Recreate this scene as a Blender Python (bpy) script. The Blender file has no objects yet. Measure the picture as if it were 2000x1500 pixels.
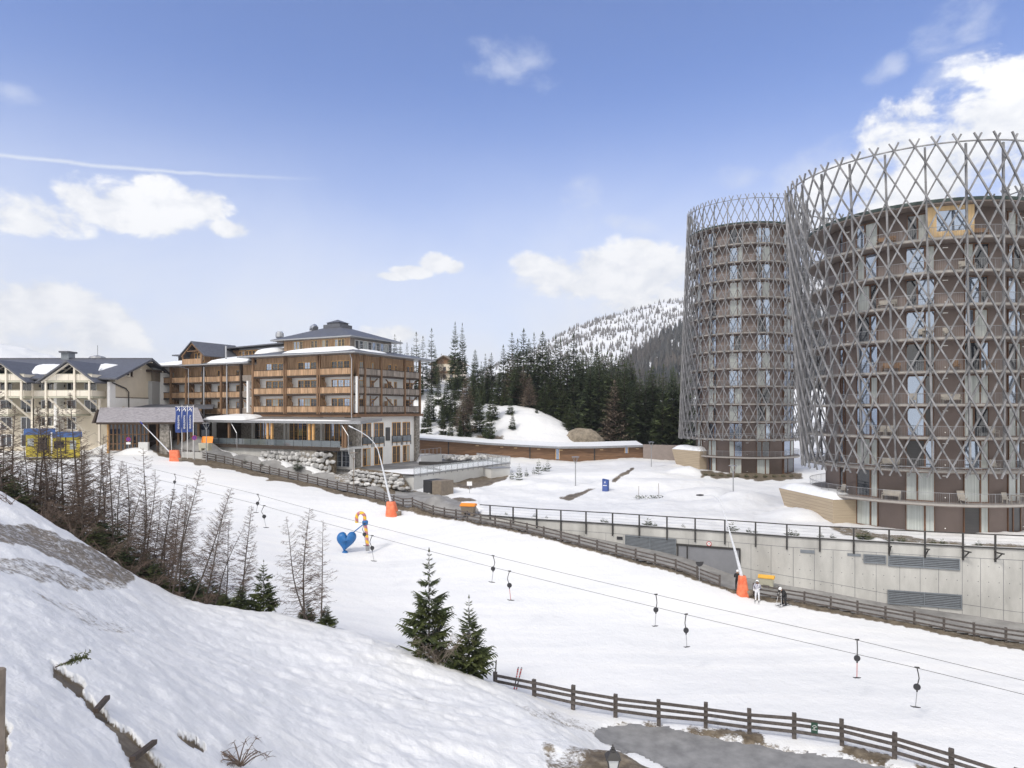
import bpy, math, random
import numpy as np
from mathutils import Vector, Matrix
R = math.radians
C = bpy.context.scene.collection
SC = bpy.context.scene
F = 1333.333            # focal length of the 24 mm lens, in pixels of the 2000 px wide photograph

# ------------------------------------------------------------------ camera, sky, sun, exposure
cam = bpy.data.cameras.new('camera'); cam.lens = 24; cam.sensor_width = 36
cam.shift_y = 0.025; cam.clip_start = 0.2; cam.clip_end = 20000
camo = bpy.data.objects.new('camera', cam); C.objects.link(camo)
camo.location = (0, 0, 0); camo.rotation_euler = (R(90), 0, 0)
SC.camera = camo

SUN_AZ = R(-140)        # from +Y towards +X: the sun stands behind the camera's left shoulder
SUN_EL = R(45)
sl = bpy.data.lights.new('sun', 'SUN'); sl.energy = 1.3; sl.angle = R(11); sl.color = (1.0, 0.94, 0.85)
so = bpy.data.objects.new('sun', sl); C.objects.link(so)
sdir = Vector((math.sin(SUN_AZ)*math.cos(SUN_EL), math.cos(SUN_AZ)*math.cos(SUN_EL), math.sin(SUN_EL)))
so.rotation_euler = (-sdir).to_track_quat('-Z', 'Y').to_euler()

SC.view_settings.view_transform = 'Standard'; SC.view_settings.look = 'None'
SC.view_settings.exposure = 0.66; SC.view_settings.gamma = 1.0
try:
    SC.cycles.max_bounces = 6; SC.cycles.transparent_max_bounces = 6
    SC.cycles.use_adaptive_sampling = True
except Exception: pass

world = bpy.data.worlds.new('World'); SC.world = world; world.use_nodes = True
world.cycles.sampling_method = 'MANUAL'; world.cycles.sample_map_resolution = 256
def build_sky():
    nt = world.node_tree; N = nt.nodes; L = nt.links; N.clear()
    def M(op, a, b=None, c=None, clamp=False):
        n = N.new('ShaderNodeMath'); n.operation = op; n.use_clamp = clamp
        for i, v in enumerate((a, b, c)):
            if v is None: continue
            if isinstance(v, (int, float)): n.inputs[i].default_value = v
            else: L.new(v, n.inputs[i])
        return n.outputs[0]
    def mixc(f, a, b):
        n = N.new('ShaderNodeMix'); n.data_type = 'RGBA'
        if isinstance(f, float): n.inputs[0].default_value = f
        else: L.new(f, n.inputs[0])
        for i, v in ((6, a), (7, b)):
            if isinstance(v, tuple): n.inputs[i].default_value = v
            else: L.new(v, n.inputs[i])
        return n.outputs[2]
    sky = N.new('ShaderNodeTexSky'); sky.sky_type = 'NISHITA'; sky.sun_disc = False
    sky.sun_elevation = SUN_EL; sky.sun_rotation = SUN_AZ
    sky.altitude = 1600; sky.air_density = 1.0; sky.dust_density = 0.6; sky.ozone_density = 2.5
    tc = N.new('ShaderNodeTexCoord')
    sp = N.new('ShaderNodeSeparateXYZ'); L.new(tc.outputs['Generated'], sp.inputs[0])
    x, y, z = sp.outputs
    az = M('ARCTAN2', x, y); el = M('ARCSINE', z)
    # wispy noise over the sky dome, in azimuth / elevation
    cb = N.new('ShaderNodeCombineXYZ'); L.new(az, cb.inputs[0]); L.new(M('MULTIPLY', el, 1.5), cb.inputs[1])
    def noise(scale, detail, rough, dist=0.0, off=0.0):
        n = N.new('ShaderNodeTexNoise'); n.inputs['Scale'].default_value = scale
        n.inputs['Detail'].default_value = detail; n.inputs['Roughness'].default_value = rough
        n.inputs['Distortion'].default_value = dist
        mp = N.new('ShaderNodeMapping'); mp.inputs['Location'].default_value = (off, off*.7, off*.3)
        L.new(cb.outputs[0], mp.inputs[0]); L.new(mp.outputs[0], n.inputs['Vector'])
        return n.outputs['Fac']
    n1 = noise(9, 9, .58, .25); n2 = noise(26, 6, .6, .3, 3.1); n3 = noise(3.2, 4, .55, .6, 7.7)
    nn = M('ADD', M('MULTIPLY', M('SUBTRACT', n1, .5), 2.6), M('MULTIPLY', M('SUBTRACT', n2, .5), .9))
    def ang(px, py):
        u = (px-1000)/F; v = (800-py)/F
        return math.atan(u), math.atan(v/math.sqrt(1+u*u))
    def blob(px, py, rx, ry, rot=0.0, flat=0.0):
        a0, e0 = ang(px, py)
        c = math.cos(a0)**2/F
        rx *= c; ry = ry*math.cos(a0)/F
        da = M('SUBTRACT', az, a0); de = M('SUBTRACT', el, e0)
        if rot:
            cr, sr = math.cos(rot), math.sin(rot)
            da2 = M('ADD', M('MULTIPLY', da, cr), M('MULTIPLY', de, sr))
            de = M('SUBTRACT', M('MULTIPLY', de, cr), M('MULTIPLY', da, sr)); da = da2
        de = M('DIVIDE', de, ry); da = M('DIVIDE', da, rx)
        if flat:       # flatter underside
            de = M('ADD', M('MAXIMUM', de, 0.0), M('MULTIPLY', M('MINIMUM', de, 0.0), flat))
        return M('SUBTRACT', 1.0, M('ADD', M('MULTIPLY', da, da), M('MULTIPLY', de, de)))
    def group(lst):
        o = None
        for b in lst:
            v = blob(*b); o = v if o is None else M('MAXIMUM', o, v)
        return o
    dense = group([(60, 425, 170, 62, 0, 1.5), (250, 415, 190, 66, 0, 1.5), (330, 395, 90, 40),
                   (60, 610, 190, 95), (190, 640, 120, 70), (30, 700, 260, 60),
                   (1110, 550, 120, 55, 0, 1.4), (1270, 545, 140, 75), (1330, 600, 200, 60),
                   (852, 514, 36, 22), (806, 531, 48, 13), (884, 522, 24, 15), (770, 540, 40, 9), (150, 392, 70, 42), (305, 372, 60, 38), (405, 402, 60, 34), (450, 448, 50, 22), (1040, 520, 50, 30), (1150, 515, 60, 34), (1250, 500, 60, 34), (1910, 300, 200, 150, .3), (1760, 260, 120, 75), (1990, 260, 180, 130),
                   (1800, 400, 270, 110, .25), (1650, 360, 120, 50, .5), (2300, 300, 300, 200), (-300, 500, 250, 120),
                   (790, 655, 90, 24)])
    back = M('MULTIPLY', M('SUBTRACT', y, .38), -2.6)      # unseen broken cloud deck overhead and behind the viewer, added as white fill light
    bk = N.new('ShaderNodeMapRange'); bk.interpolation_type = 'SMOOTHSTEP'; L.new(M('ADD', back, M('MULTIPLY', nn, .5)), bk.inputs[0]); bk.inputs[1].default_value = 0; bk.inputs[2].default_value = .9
    d = M('ADD', dense, M('MULTIPLY', nn, 1.65))
    mr = N.new('ShaderNodeMapRange'); mr.interpolation_type = 'SMOOTHSTEP'
    L.new(d, mr.inputs[0]); mr.inputs[1].default_value = .02; mr.inputs[2].default_value = .75
    dm = mr.outputs[0]
    thin = group([(1880, 40, 130, 60, .2), (1730, 140, 60, 30, .5), (1430, 350, 75, 30), (1000, 130, 110, 60), (1130, 400, 60, 90, -.7),
                  (1250, 440, 120, 22, -.25), (1600, 330, 160, 60, .5), (40, 185, 80, 30),
                  (330, 650, 200, 70), (470, 450, 80, 36), (700, 540, 120, 30), (1850, 150, 120, 40, .4)])
    t = M('ADD', thin, M('MULTIPLY', nn, 1.25))
    mr2 = N.new('ShaderNodeMapRange'); mr2.interpolation_type = 'SMOOTHSTEP'
    L.new(t, mr2.inputs[0]); mr2.inputs[1].default_value = .35; mr2.inputs[2].default_value = 1.7; mr2.inputs[4].default_value = .55
    # contrail: a thin line sloping down to the right
    a0, e0 = ang(300, 333)
    ln = M('SUBTRACT', M('SUBTRACT', el, e0), M('MULTIPLY', M('SUBTRACT', az, a0), .066))
    ln = M('ADD', ln, M('MULTIPLY', M('SUBTRACT', n2, .5), .006))
    wline = M('SUBTRACT', 1.0, M('DIVIDE', M('ABSOLUTE', ln), .0032), None, True)
    fade = N.new('ShaderNodeMapRange'); L.new(az, fade.inputs[0])
    fade.inputs[1].default_value = ang(350, 340)[0]; fade.inputs[2].default_value = ang(640, 362)[0]
    fade.inputs[3].default_value = .75; fade.inputs[4].default_value = 0.0
    trail = M('MULTIPLY', wline, fade.outputs[0])
    # high veil thickening towards the horizon
    ve = N.new('ShaderNodeMapRange'); ve.interpolation_type = 'SMOOTHERSTEP'; L.new(el, ve.inputs[0])
    ve.inputs[1].default_value = 0.50; ve.inputs[2].default_value = -.02; ve.inputs[3].default_value = 0.0; ve.inputs[4].default_value = 1.0
    veil = M('MULTIPLY', ve.outputs[0], M('ADD', .5, M('MULTIPLY', n3, 1.1)), None, True)
    K_FILL = 7.2           # added out-of-view fill deck, set brighter than the clouds ahead to lift shadows
    K = 5.9            # cloud radiance relative to the sky before the background strength
    tint = N.new('ShaderNodeMix'); tint.data_type = 'RGBA'; tint.blend_type = 'MULTIPLY'; tint.inputs[0].default_value = 1
    L.new(sky.outputs[0], tint.inputs[6]); tint.inputs[7].default_value = SKY_TINT
    c = mixc(veil, tint.outputs[2], (.80*K, .84*K, .93*K, 1))
    c = mixc(mr2.outputs[0], c, (.72*K, .76*K, .86*K, 1))
    c = mixc(trail, c, (.76*K, .80*K, .88*K, 1))
    # cumulus: white above, a little greyer underneath and inside
    sh = N.new('ShaderNodeMapRange'); L.new(M('ADD', n2, M('MULTIPLY', n1, 1.0)), sh.inputs[0])
    sh.inputs[1].default_value = .80; sh.inputs[2].default_value = 1.12
    cc = mixc(sh.outputs[0], (.74*K, .765*K, .82*K, 1), (.97*K, .97*K, .975*K, 1))
    c = mixc(dm, c, cc)
    c = mixc(M('MULTIPLY', bk.outputs[0], .9), c, (.965*K_FILL, .945*K_FILL, .91*K_FILL, 1))
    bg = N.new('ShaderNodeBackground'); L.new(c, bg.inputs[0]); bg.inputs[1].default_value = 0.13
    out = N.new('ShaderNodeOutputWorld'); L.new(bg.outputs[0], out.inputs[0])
SKY_TINT = (.66, .76, 1.04, 1)
build_sky()
HAZE = 0.00017

# ------------------------------------------------------------------ materials
MATS = {}
def mat(name, col, rough=.7, var=0.0, scale=2.0, stretch=(1, 1, 1), bump=0.0, metal=0.0, spec=None, col2=None, detail=5, island=0.0, bscale=None, emit=None):
    m = bpy.data.materials.new(name); m.use_nodes = True
    nt = m.node_tree; N = nt.nodes; L = nt.links
    b = N['Principled BSDF']; b.inputs['Roughness'].default_value = rough; b.inputs['Metallic'].default_value = metal
    if spec is not None: b.inputs['Specular IOR Level'].default_value = spec
    b.inputs['Base Color'].default_value = (*col, 1)
    if emit: b.inputs['Emission Color'].default_value = (*col, 1); b.inputs['Emission Strength'].default_value = emit
    if var or bump or col2 or island:
        g = N.new('ShaderNodeNewGeometry'); mp = N.new('ShaderNodeMapping'); mp.inputs['Scale'].default_value = stretch
        L.new(g.outputs['Position'], mp.inputs[0])
        n = N.new('ShaderNodeTexNoise'); n.inputs['Scale'].default_value = scale; n.inputs['Detail'].default_value = detail
        n.inputs['Roughness'].default_value = .6
        L.new(mp.outputs[0], n.inputs['Vector'])
        cur = None
        if var or col2:
            c2 = col2 if col2 else tuple(min(1, c*(1+var)) for c in col)
            c1 = col if col2 else tuple(c*(1-var) for c in col)
            rp = N.new('ShaderNodeValToRGB'); rp.color_ramp.elements[0].position = .32; rp.color_ramp.elements[1].position = .68
            rp.color_ramp.elements[0].color = (*c1, 1); rp.color_ramp.elements[1].color = (*c2, 1)
            L.new(n.outputs['Fac'], rp.inputs[0]); cur = rp.outputs[0]
        if island:
            hs = N.new('ShaderNodeHueSaturation'); mr = N.new('ShaderNodeMapRange')
            L.new(g.outputs['Random Per Island'], mr.inputs[0]); mr.inputs[3].default_value = 1-island; mr.inputs[4].default_value = 1+island
            L.new(mr.outputs[0], hs.inputs['Value'])
            if cur: L.new(cur, hs.inputs['Color'])
            else: hs.inputs['Color'].default_value = (*col, 1)
            cur = hs.outputs[0]
        if cur: L.new(cur, b.inputs['Base Color'])
        if bump:
            bp = N.new('ShaderNodeBump'); bp.inputs['Strength'].default_value = bump; bp.inputs['Distance'].default_value = .05
            if bscale:
                n2 = N.new('ShaderNodeTexNoise'); n2.inputs['Scale'].default_value = bscale; n2.inputs['Detail'].default_value = 6
                L.new(mp.outputs[0], n2.inputs['Vector']); L.new(n2.outputs['Fac'], bp.inputs['Height'])
            else: L.new(n.outputs['Fac'], bp.inputs['Height'])
            L.new(bp.outputs[0], b.inputs['Normal'])
    MATS[name] = m
    return m
V = (5, 5, .35)       # upright boards
H = (.4, .4, 8)       # lying boards
mat('snow', (.80, .815, .84), .55, .05, 1.5, bump=.35, bscale=9)
mat('timber', (.12, .068, .038), .8, scale=1.6, stretch=V, bump=.3, col2=(.27, .16, .088))
mat('timber_dark', (.045, .03, .022), .8, .4, 2, V, .3)
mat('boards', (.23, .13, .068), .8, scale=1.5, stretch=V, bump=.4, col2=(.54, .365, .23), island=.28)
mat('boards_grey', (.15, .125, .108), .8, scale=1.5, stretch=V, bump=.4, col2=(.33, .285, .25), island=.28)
mat('boards_lying', (.11, .06, .034), .75, scale=1.4, stretch=H, bump=.3, col2=(.25, .14, .075))
mat('larch_frame', (.62, .36, .14), .6, .2, 3)
mat('white_render', (.82, .81, .79), .85, .04, .7)
mat('cream_render', (.66, .59, .48), .85, .05, .6)
mat('cream_boards', (.74, .68, .58), .75, .06, 1.2, (3, 3, .4))
mat('grey_render', (.40, .405, .41), .85, .04, .6)
mat('roof_slate', (.095, .10, .12), .55, .2, 2.5, bump=.1)
mat('fascia_metal', (.34, .35, .37), .4, .1, 3, metal=.5)
mat('steel', (.45, .46, .48), .35, .1, 3, metal=.8)
mat('galv', (.30, .305, .32), .45, .15, 4, metal=.4)
mat('dark_metal', (.035, .033, .032), .5, .2, 3)
mat('glass', (.022, .027, .036), .04, spec=1.0)
mat('glass_sky', (.34, .40, .50), .05, metal=.75)
mat('glass_curtain', (.30, .33, .32), .12, scale=1.2, stretch=(9, 9, .1), col2=(.52, .55, .53), spec=.9)
mat('glass_shade', (.05, .048, .05), .3, .2, 6, (.1, .1, 6), spec=.6)
mat('glass_rail', (.10, .12, .135), .06, spec=1.0)
mat('tower_render', (.205, .163, .148), .85, .06, .6)
mat('tower_slab', (.25, .208, .188), .7, .1, 1.5)
mat('slab_edge', (.34, .32, .30), .6, .1, 3)
mat('lattice_wood', (.098, .098, .104), .7, scale=1.6, stretch=(1, 1, .5), bump=.3, col2=(.275, .275, .288))
mat('brown_frame', (.13, .06, .028), .5, .2, 4)
mat('roof_green', (.035, .055, .05), .6, .2, 2)
mat('concrete', (.36, .355, .34), .85, scale=.5, stretch=(1, 1, .35), bump=.15, col2=(.56, .553, .53), bscale=6, detail=9)
mat('concrete_light', (.58, .58, .57), .85, .05, .5)
mat('beige_boards', (.40, .325, .235), .8, .12, 1.2, (.3, .3, 7), .3)
mat('louvre', (.20, .22, .245), .45, .1, 3, metal=.3)
mat('door_grey', (.21, .215, .235), .5, .06, 2)
mat('fence_wood', (.060, .050, .046), .85, scale=2.5, stretch=(2, 2, 2), bump=.4, col2=(.125, .108, .10))
mat('fence_wood_light', (.12, .10, .092), .85, scale=5, stretch=(1.5, 1.5, 4), bump=.5, col2=(.22, .19, .178))
mat('orange_pad', (.66, .125, .05), .6, scale=2.2, bump=.3, col2=(.80, .24, .12))
mat('orange_lid', (.80, .26, .02), .5, .08, 3)
mat('yellow_lid', (.72, .40, .06), .5, .08, 3)
mat('bin_cream', (.44, .43, .34), .6, .08, 3)
mat('bin_brown', (.20, .165, .13), .7, .15, 3)
mat('white_paint', (.78, .78, .78), .5, .04, 3)
mat('banner_blue', (.016, .045, .20), .6, .2, 1.2)
mat('pylon_blue', (.02, .06, .24), .4, .1, 2)
mat('pylon_panel', (.06, .10, .30), .3, .1, 2)
mat('heart_blue', (.010, .125, .36), .38, .08, 2)
mat('cane_yellow', (.80, .50, .03), .45)
mat('cane_pink', (.48, .17, .20), .45)
mat('booth_yellow', (.40, .32, .04), .7, scale=1.6, stretch=(.4, .4, 6), bump=.3, col2=(.58, .47, .06))
mat('booth_blue', (.055, .12, .30), .6, .2, 2)
mat('shingle', (.20, .19, .205), .85, scale=3.5, stretch=(.6, .6, 4), bump=.6, col2=(.40, .38, .41))
mat('stone_wall', (.12, .108, .092), .9, scale=3.2, bump=.9, col2=(.40, .37, .33))
mat('boulder', (.26, .255, .25), .9, scale=1.3, bump=.5, col2=(.62, .615, .61), island=.3)
mat('needles', (.030, .050, .023), .7, scale=.2, col2=(.082, .105, .042), island=.55)
mat('needles_near', (.030, .044, .016), .65, scale=.9, col2=(.085, .10, .028), island=.5)
mat('needles_young', (.03, .05, .018), .7, scale=.6, col2=(.07, .085, .028), island=.5)
mat('larch_crown', (.17, .135, .10), .85, scale=.8, col2=(.28, .22, .17), island=.35)
mat('bark', (.060, .048, .041), .9, scale=5, stretch=(1, 1, .3), bump=.6, col2=(.13, .108, .093))
mat('bark_light', (.20, .165, .135), .9, .25, 4, bump=.3)
mat('twig', (.115, .082, .064), .9, .3, 2)
mat('soil', (.055, .042, .028), .95, scale=3, bump=.9, col2=(.17, .135, .095))
mat('rock', (.15, .125, .095), .95, scale=1.3, bump=1.0, col2=(.34, .29, .225))
mat('asphalt', (.15, .15, .155), .8, scale=1.1, bump=.3, col2=(.26, .26, .265), bscale=25, detail=10)
mat('asphalt_far', (.17, .165, .165), .85, scale=.6, bump=.15, col2=(.30, .295, .29), bscale=12)
mat('sign_red', (.45, .02, .03), .5); mat('sign_blue', (.02, .035, .30), .5); mat('sign_back', (.03, .03, .034), .5, .1, 3)
mat('sign_green', (.018, .06, .04), .6, .2, 8)
mat('black_rubber', (.02, .02, .022), .6)
mat('lance_white', (.66, .68, .72), .4, .12, 6, metal=.2)
mat('jacket_black', (.012, .012, .014), .7); mat('suit_white', (.68, .69, .73), .8)
mat('camo', (.05, .05, .13), .8, scale=9, col2=(.72, .72, .76)); mat('skin', (.45, .27, .19), .6)
mat('chair_wood', (.36, .33, .29), .7, .1, 4); mat('chair_brown', (.20, .11, .05), .7, .15, 4)
mat('lamp_glass', (.52, .53, .52), .25)
mat('light_wood', (.52, .36, .18), .7, scale=1.5, stretch=V, bump=.2, col2=(.66, .48, .27))
mat('wall_lamp', (.85, .85, .82), .4)
mat('ski_top', (.03, .03, .035), .4, scale=6, col2=(.75, .75, .78))
mat('red_rod', (.40, .03, .03), .5)
mat('copper', (.30, .10, .05), .5)
def MT(n): return MATS[n]

# ------------------------------------------------------------------ mesh helpers
class MB:
    def __init__(s): s.v = []; s.f = []; s.mi = []; s.m = 0
    def add(s, vs, fs):
        o = len(s.v); s.v.extend([tuple(p) for p in vs])
        for f in fs: s.f.append([i+o for i in f]); s.mi.append(s.m)
        return s
    def box(s, x0, x1, y0, y1, z0, z1):
        return s.add([(x0,y0,z0),(x1,y0,z0),(x1,y1,z0),(x0,y1,z0),(x0,y0,z1),(x1,y0,z1),(x1,y1,z1),(x0,y1,z1)],
                     [(0,3,2,1),(4,5,6,7),(0,1,5,4),(1,2,6,5),(2,3,7,6),(3,0,4,7)])
    def obox(s, c, a, b, d):
        c, a, b, d = Vector(c), Vector(a), Vector(b), Vector(d)
        vs = [c+sa*a+sb*b+sd*d for sd in (-1,1) for sa, sb in ((-1,-1),(1,-1),(1,1),(-1,1))]
        return s.add(vs, [(0,3,2,1),(4,5,6,7),(0,1,5,4),(1,2,6,5),(2,3,7,6),(3,0,4,7)])
    def bar(s, p0, p1, w, h=None, up=(0,0,1)):
        p0, p1 = Vector(p0), Vector(p1); h = h or w
        t = (p1-p0); l = t.length
        if l < 1e-6: return s
        t /= l; up = Vector(up)
        if abs(t.dot(up)) > .98: up = Vector((1,0,0)) if abs(t.x) < .9 else Vector((0,1,0))
        a = t.cross(up).normalized(); b = a.cross(t).normalized()
        return s.obox((p0+p1)/2, a*w/2, b*h/2, t*l/2)
    def tube(s, pts, rad, n=6, caps=True):
        pts = [Vector(p) for p in pts]; k = len(pts)
        if isinstance(rad, (int, float)): rad = [rad]*k
        o = len(s.v); prev = None
        for i, p in enumerate(pts):
            t = (pts[min(i+1,k-1)]-pts[max(i-1,0)])
            if t.length < 1e-9: t = Vector((0,0,1))
            t.normalize()
            if prev is None:
                u = Vector((0,0,1)) if abs(t.z) < .9 else Vector((1,0,0))
                a = t.cross(u).normalized()
            else:
                a = prev - t*prev.dot(t)
                a = a.normalized() if a.length > 1e-6 else t.orthogonal().normalized()
            prev = a; b = t.cross(a)
            for j in range(n):
                q = 2*math.pi*j/n
                s.v.append(tuple(p + (a*math.cos(q)+b*math.sin(q))*rad[i]))
        for i in range(k-1):
            for j in range(n):
                s.f.append([o+i*n+j, o+i*n+(j+1)%n, o+(i+1)*n+(j+1)%n, o+(i+1)*n+j]); s.mi.append(s.m)
        if caps and n > 2:
            s.f.append([o+j for j in reversed(range(n))]); s.mi.append(s.m)
            s.f.append([o+(k-1)*n+j for j in range(n)]); s.mi.append(s.m)
        return s
    def prism(s, pts, off):
        pts = [Vector(p) for p in pts]; off = Vector(off); n = len(pts)
        fs = [tuple(reversed(range(n))), tuple(range(n, 2*n))] + [(i, (i+1)%n, n+(i+1)%n, n+i) for i in range(n)]
        return s.add(pts+[p+off for p in pts], fs)
    def lathe(s, prof, n=16, c=(0,0,0), cap=True):
        o = len(s.v); c = Vector(c)
        for r, z in prof:
            for j in range(n):
                q = 2*math.pi*j/n; s.v.append((c.x+r*math.cos(q), c.y+r*math.sin(q), c.z+z))
        for i in range(len(prof)-1):
            for j in range(n):
                s.f.append([o+i*n+j, o+i*n+(j+1)%n, o+(i+1)*n+(j+1)%n, o+(i+1)*n+j]); s.mi.append(s.m)
        if cap:
            s.f.append([o+j for j in reversed(range(n))]); s.mi.append(s.m)
            k = len(prof)-1; s.f.append([o+k*n+j for j in range(n)]); s.mi.append(s.m)
        return s
    def ring(s, ri, ro, z0, z1, n=72, c=(0,0)):
        o = len(s.v)
        for r, z in ((ri,z0),(ro,z0),(ro,z1),(ri,z1)):
            for j in range(n):
                q = 2*math.pi*j/n; s.v.append((c[0]+r*math.cos(q), c[1]+r*math.sin(q), z))
        for i in range(4):
            for j in range(n):
                a, b = i, (i+1) % 4
                s.f.append([o+a*n+j, o+a*n+(j+1)%n, o+b*n+(j+1)%n, o+b*n+j]); s.mi.append(s.m)
        return s
    def tri(s, a, b, c): return s.add([a, b, c], [(0,1,2)])
    def quad(s, a, b, c, d): return s.add([a, b, c, d], [(0,1,2,3)])
    def poly(s, pts): return s.add(pts, [tuple(range(len(pts)))])

def mesh(name, mb, mats, smooth=False):
    me = bpy.data.meshes.new(name); me.from_pydata(mb.v, [], mb.f)
    for m in (mats if isinstance(mats, (list, tuple)) else [mats]): me.materials.append(MT(m))
    if mb.m or any(mb.mi): me.polygons.foreach_set('material_index', mb.mi)
    if smooth: me.polygons.foreach_set('use_smooth', [True]*len(me.polygons))
    me.update()
    return me
def tag(o, label=None, cat=None, group=None, kind=None):
    if label: o['label'] = label
    if cat: o['category'] = cat
    if group: o['group'] = group
    if kind: o['kind'] = kind
    return o
def obj(name, mb, mats, parent=None, smooth=False, loc=None):
    me = mb if isinstance(mb, bpy.types.Mesh) else mesh(name, mb, mats, smooth)
    o = bpy.data.objects.new(name, me); C.objects.link(o)
    if parent: o.parent = parent
    if loc is not None: o.location = loc
    return o
def thing(name, label, cat, loc=(0,0,0), rz=0, group=None):
    o = bpy.data.objects.new(name, None); C.objects.link(o); o.location = loc; o.rotation_euler = (0,0,rz)
    o.empty_display_size = .2
    return tag(o, label, cat, group)
def dup(root, loc, rz=0, label=None, scale=None, group=None):
    def cp(o, par):
        c = o.copy(); C.objects.link(c)
        if par: c.parent = par
        for ch in KIDS.get(o.name, o.children): cp(ch, c)
        return c
    KIDS = {}
    r = cp(root, None); r.location = loc
    e = r.rotation_euler.copy(); e.z = rz; r.rotation_euler = e
    if scale: r.scale = scale if isinstance(scale, tuple) else (scale,)*3
    if label: r['label'] = label
    if group: r['group'] = group
    return r
def at(px, py, D): return Vector(((px-1000)/F*D, D, (800-py)/F*D))
ORD = ['first','second','third','fourth','fifth','sixth','seventh','eighth','ninth','tenth','eleventh','twelfth','thirteenth','fourteenth',
       'fifteenth','sixteenth','seventeenth','eighteenth','nineteenth','twentieth']
# ------------------------------------------------------------------ terrain: two smooth height fields (slope below, plateau above the wall)
def U(px): return (px-1000)/F
FENCE = [(-400,128),(100,118),(255,112),(325,110),(430,104),(560,97),(690,90),(830,79.5),(930,73.5),(1000,71),(1100,68),(1190,65.5),(1300,62.5),
         (1430,59.5),(1555,57.5),(1745,54.5),(1964,51.5),(2100,50),(2600,45)]
FU = [U(p) for p, d in FENCE]; FD = [d for p, d in FENCE]
WALLP = [(936,75),(1050,71.7),(1194,68.9),(1302,66.6),(1450,63.8),(1545,61.9),(1667,60.2),(1811,58.4),(1944,57),(2100,55.5),(2350,53)]
WU = [U(p) for p, d in WALLP]; WD = [d for p, d in WALLP]
def Dfence(u): return np.interp(u, FU, FD)
def Dwall(u): return np.interp(u, WU, WD)
WTOP = -11.55
def zy(y, D): return (800-y)/F*D
LOW, UP = [], []
def pts(lst, px, *dz):
    for d, z in dz: lst.append((U(px), math.log(d), z))
pts(LOW, -500, (6,-4.2),(10,-4.0),(25,-3.4),(40,-3),(60,-7),(100,-7),(125,-6.5))
pts(LOW, 0, (5,-4.5),(9.5,-4.99),(13.5,-5.06),(19,-4.99),(27,-5.06),(33,-4.95),(40,-4.95),(48,-8),(55,-9),(80,-9),(100,-7.6),(112,-7))
pts(LOW, 200, (5,-5),(11.5,-6.04),(15.5,-6.4),(24,-7.2),(32,-7.9),(39,-8.3),(47,-10.5),(60,-10.7),(85,-9),(105,-7.3),(112,-7))
pts(LOW, 350, (6,-6),(14,-7.35),(19,-7.8),(27,-9.1),(33,-10.0),(39,-10.8),(46,-12.8),(60,-12.5),(80,-10.8),(100,-8.3),(109,-7.4))
pts(LOW, 450, (40,-11.6),(47,-13.6))
pts(LOW, 550, (7,-7.2),(12,-8.6),(18,-9.45),(22,-9.9),(30,-11.25),(36,-11.9),(41,-12.45),(48,-14.6),(60,-14.2),(80,-12.2),(97,-9.8))
pts(LOW, 700, (7,-8),(20.5,-10.8),(25,-11.25),(33,-12.4),(40,-13.2),(46,-15.3),(52,-15.8),(60,-15.5),(75,-13.6),(90,-11.2))
pts(LOW, 850, (8,-9),(14,-10.6),(22.5,-11.8),(28,-12.6),(33,-13.4),(39,-14.2),(44,-16.3),(50,-16.6),(60,-15.6),(70,-13.8),(78.5,-12.2))
pts(LOW, 1000, (8,-10),(15,-11.8),(25,-13.1),(29.5,-13.7),(34,-14.5),(38,-15.6),(42,-17.0),(46,-17.2),(55,-16.2),(64,-14.4),(71,-12.5))
pts(LOW, 1100, (26,-13.65),(29,-14.1),(32.5,-15.1),(36,-16.4),(39.5,-17.1),(46,-17.2),(55,-16.4),(68,-13.2))
pts(LOW, 1200, (8,-11),(20,-13.5),(26.5,-13.9),(28.5,-14.2),(31,-16.4),(34,-17.1),(38,-17.1),(45,-17.2),(55,-16.2),(65.5,-13.9))
pts(LOW, 1330, (20,-14),(26,-14.3),(28.5,-15.6),(31,-17.1),(36.5,-17.2),(45,-17.2),(55,-16.6),(62,-14.7))
pts(LOW, 1430, (24,-15.5),(28,-17),(35,-17.15),(45,-17.2),(52,-16.9),(59.5,-15.8),(63.5,-15.5))
pts(LOW, 1555, (20,-16.6),(28,-17.2),(35.5,-17.1),(45,-17.2),(57.5,-16.25),(61.5,-16.0))
pts(LOW, 1750, (15,-16.6),(25,-17.3),(33,-17.1),(43,-17.2),(54.5,-16.9),(59,-16.9))
pts(LOW, 2000, (15,-16.8),(25,-17.5),(32,-17.3),(40,-17.4),(51,-17.6),(56.5,-17.6))
pts(LOW, 2500, (15,-17),(30,-17.6),(45,-18.3),(52,-18.6))
COMMON = [(-500,140,-6),(0,125,-6.6),(200,125,-6.5),(325,116,-7),(430,111,-7.6),(430,125,-7.4),(560,104,-9.3),(560,112,-8.9),(690,97,-10.6),(690,110,-9.2),
          (760,92,-11.1),(830,88,-11.3),(830,105,-10.8),(900,82,-11.5),(925,78,-11.5)]
for p, d, z in COMMON: pts(LOW, p, (d, z)); pts(UP, p, (d, z))
pts(LOW, 1000, (90,-11.5),(130,-10.5)); pts(LOW, 1400, (90,-11.5)); pts(LOW, 2000, (90,-11.7))
pts(UP, 936, (60,-11.5),(75,-11.5),(100,-11.3)); pts(UP, 1050, (71,-11.55),(95,-11.4),(120,-10.9),(138,-10.4))
pts(UP, 1200, (60,-11.6),(69,-11.6),(90,-11.5),(118,-10.9),(138,-10.3)); pts(UP, 1330, (66,-11.6),(90,-11.4),(115,-10.9),(140,-10.2))
pts(UP, 1450, (55,-11.6),(64,-11.6),(90,-11.2),(112,-11.3),(140,-10.8)); pts(UP, 1600, (61,-11.6),(75,-11.5),(90,-11.2),(120,-11.2))
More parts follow.
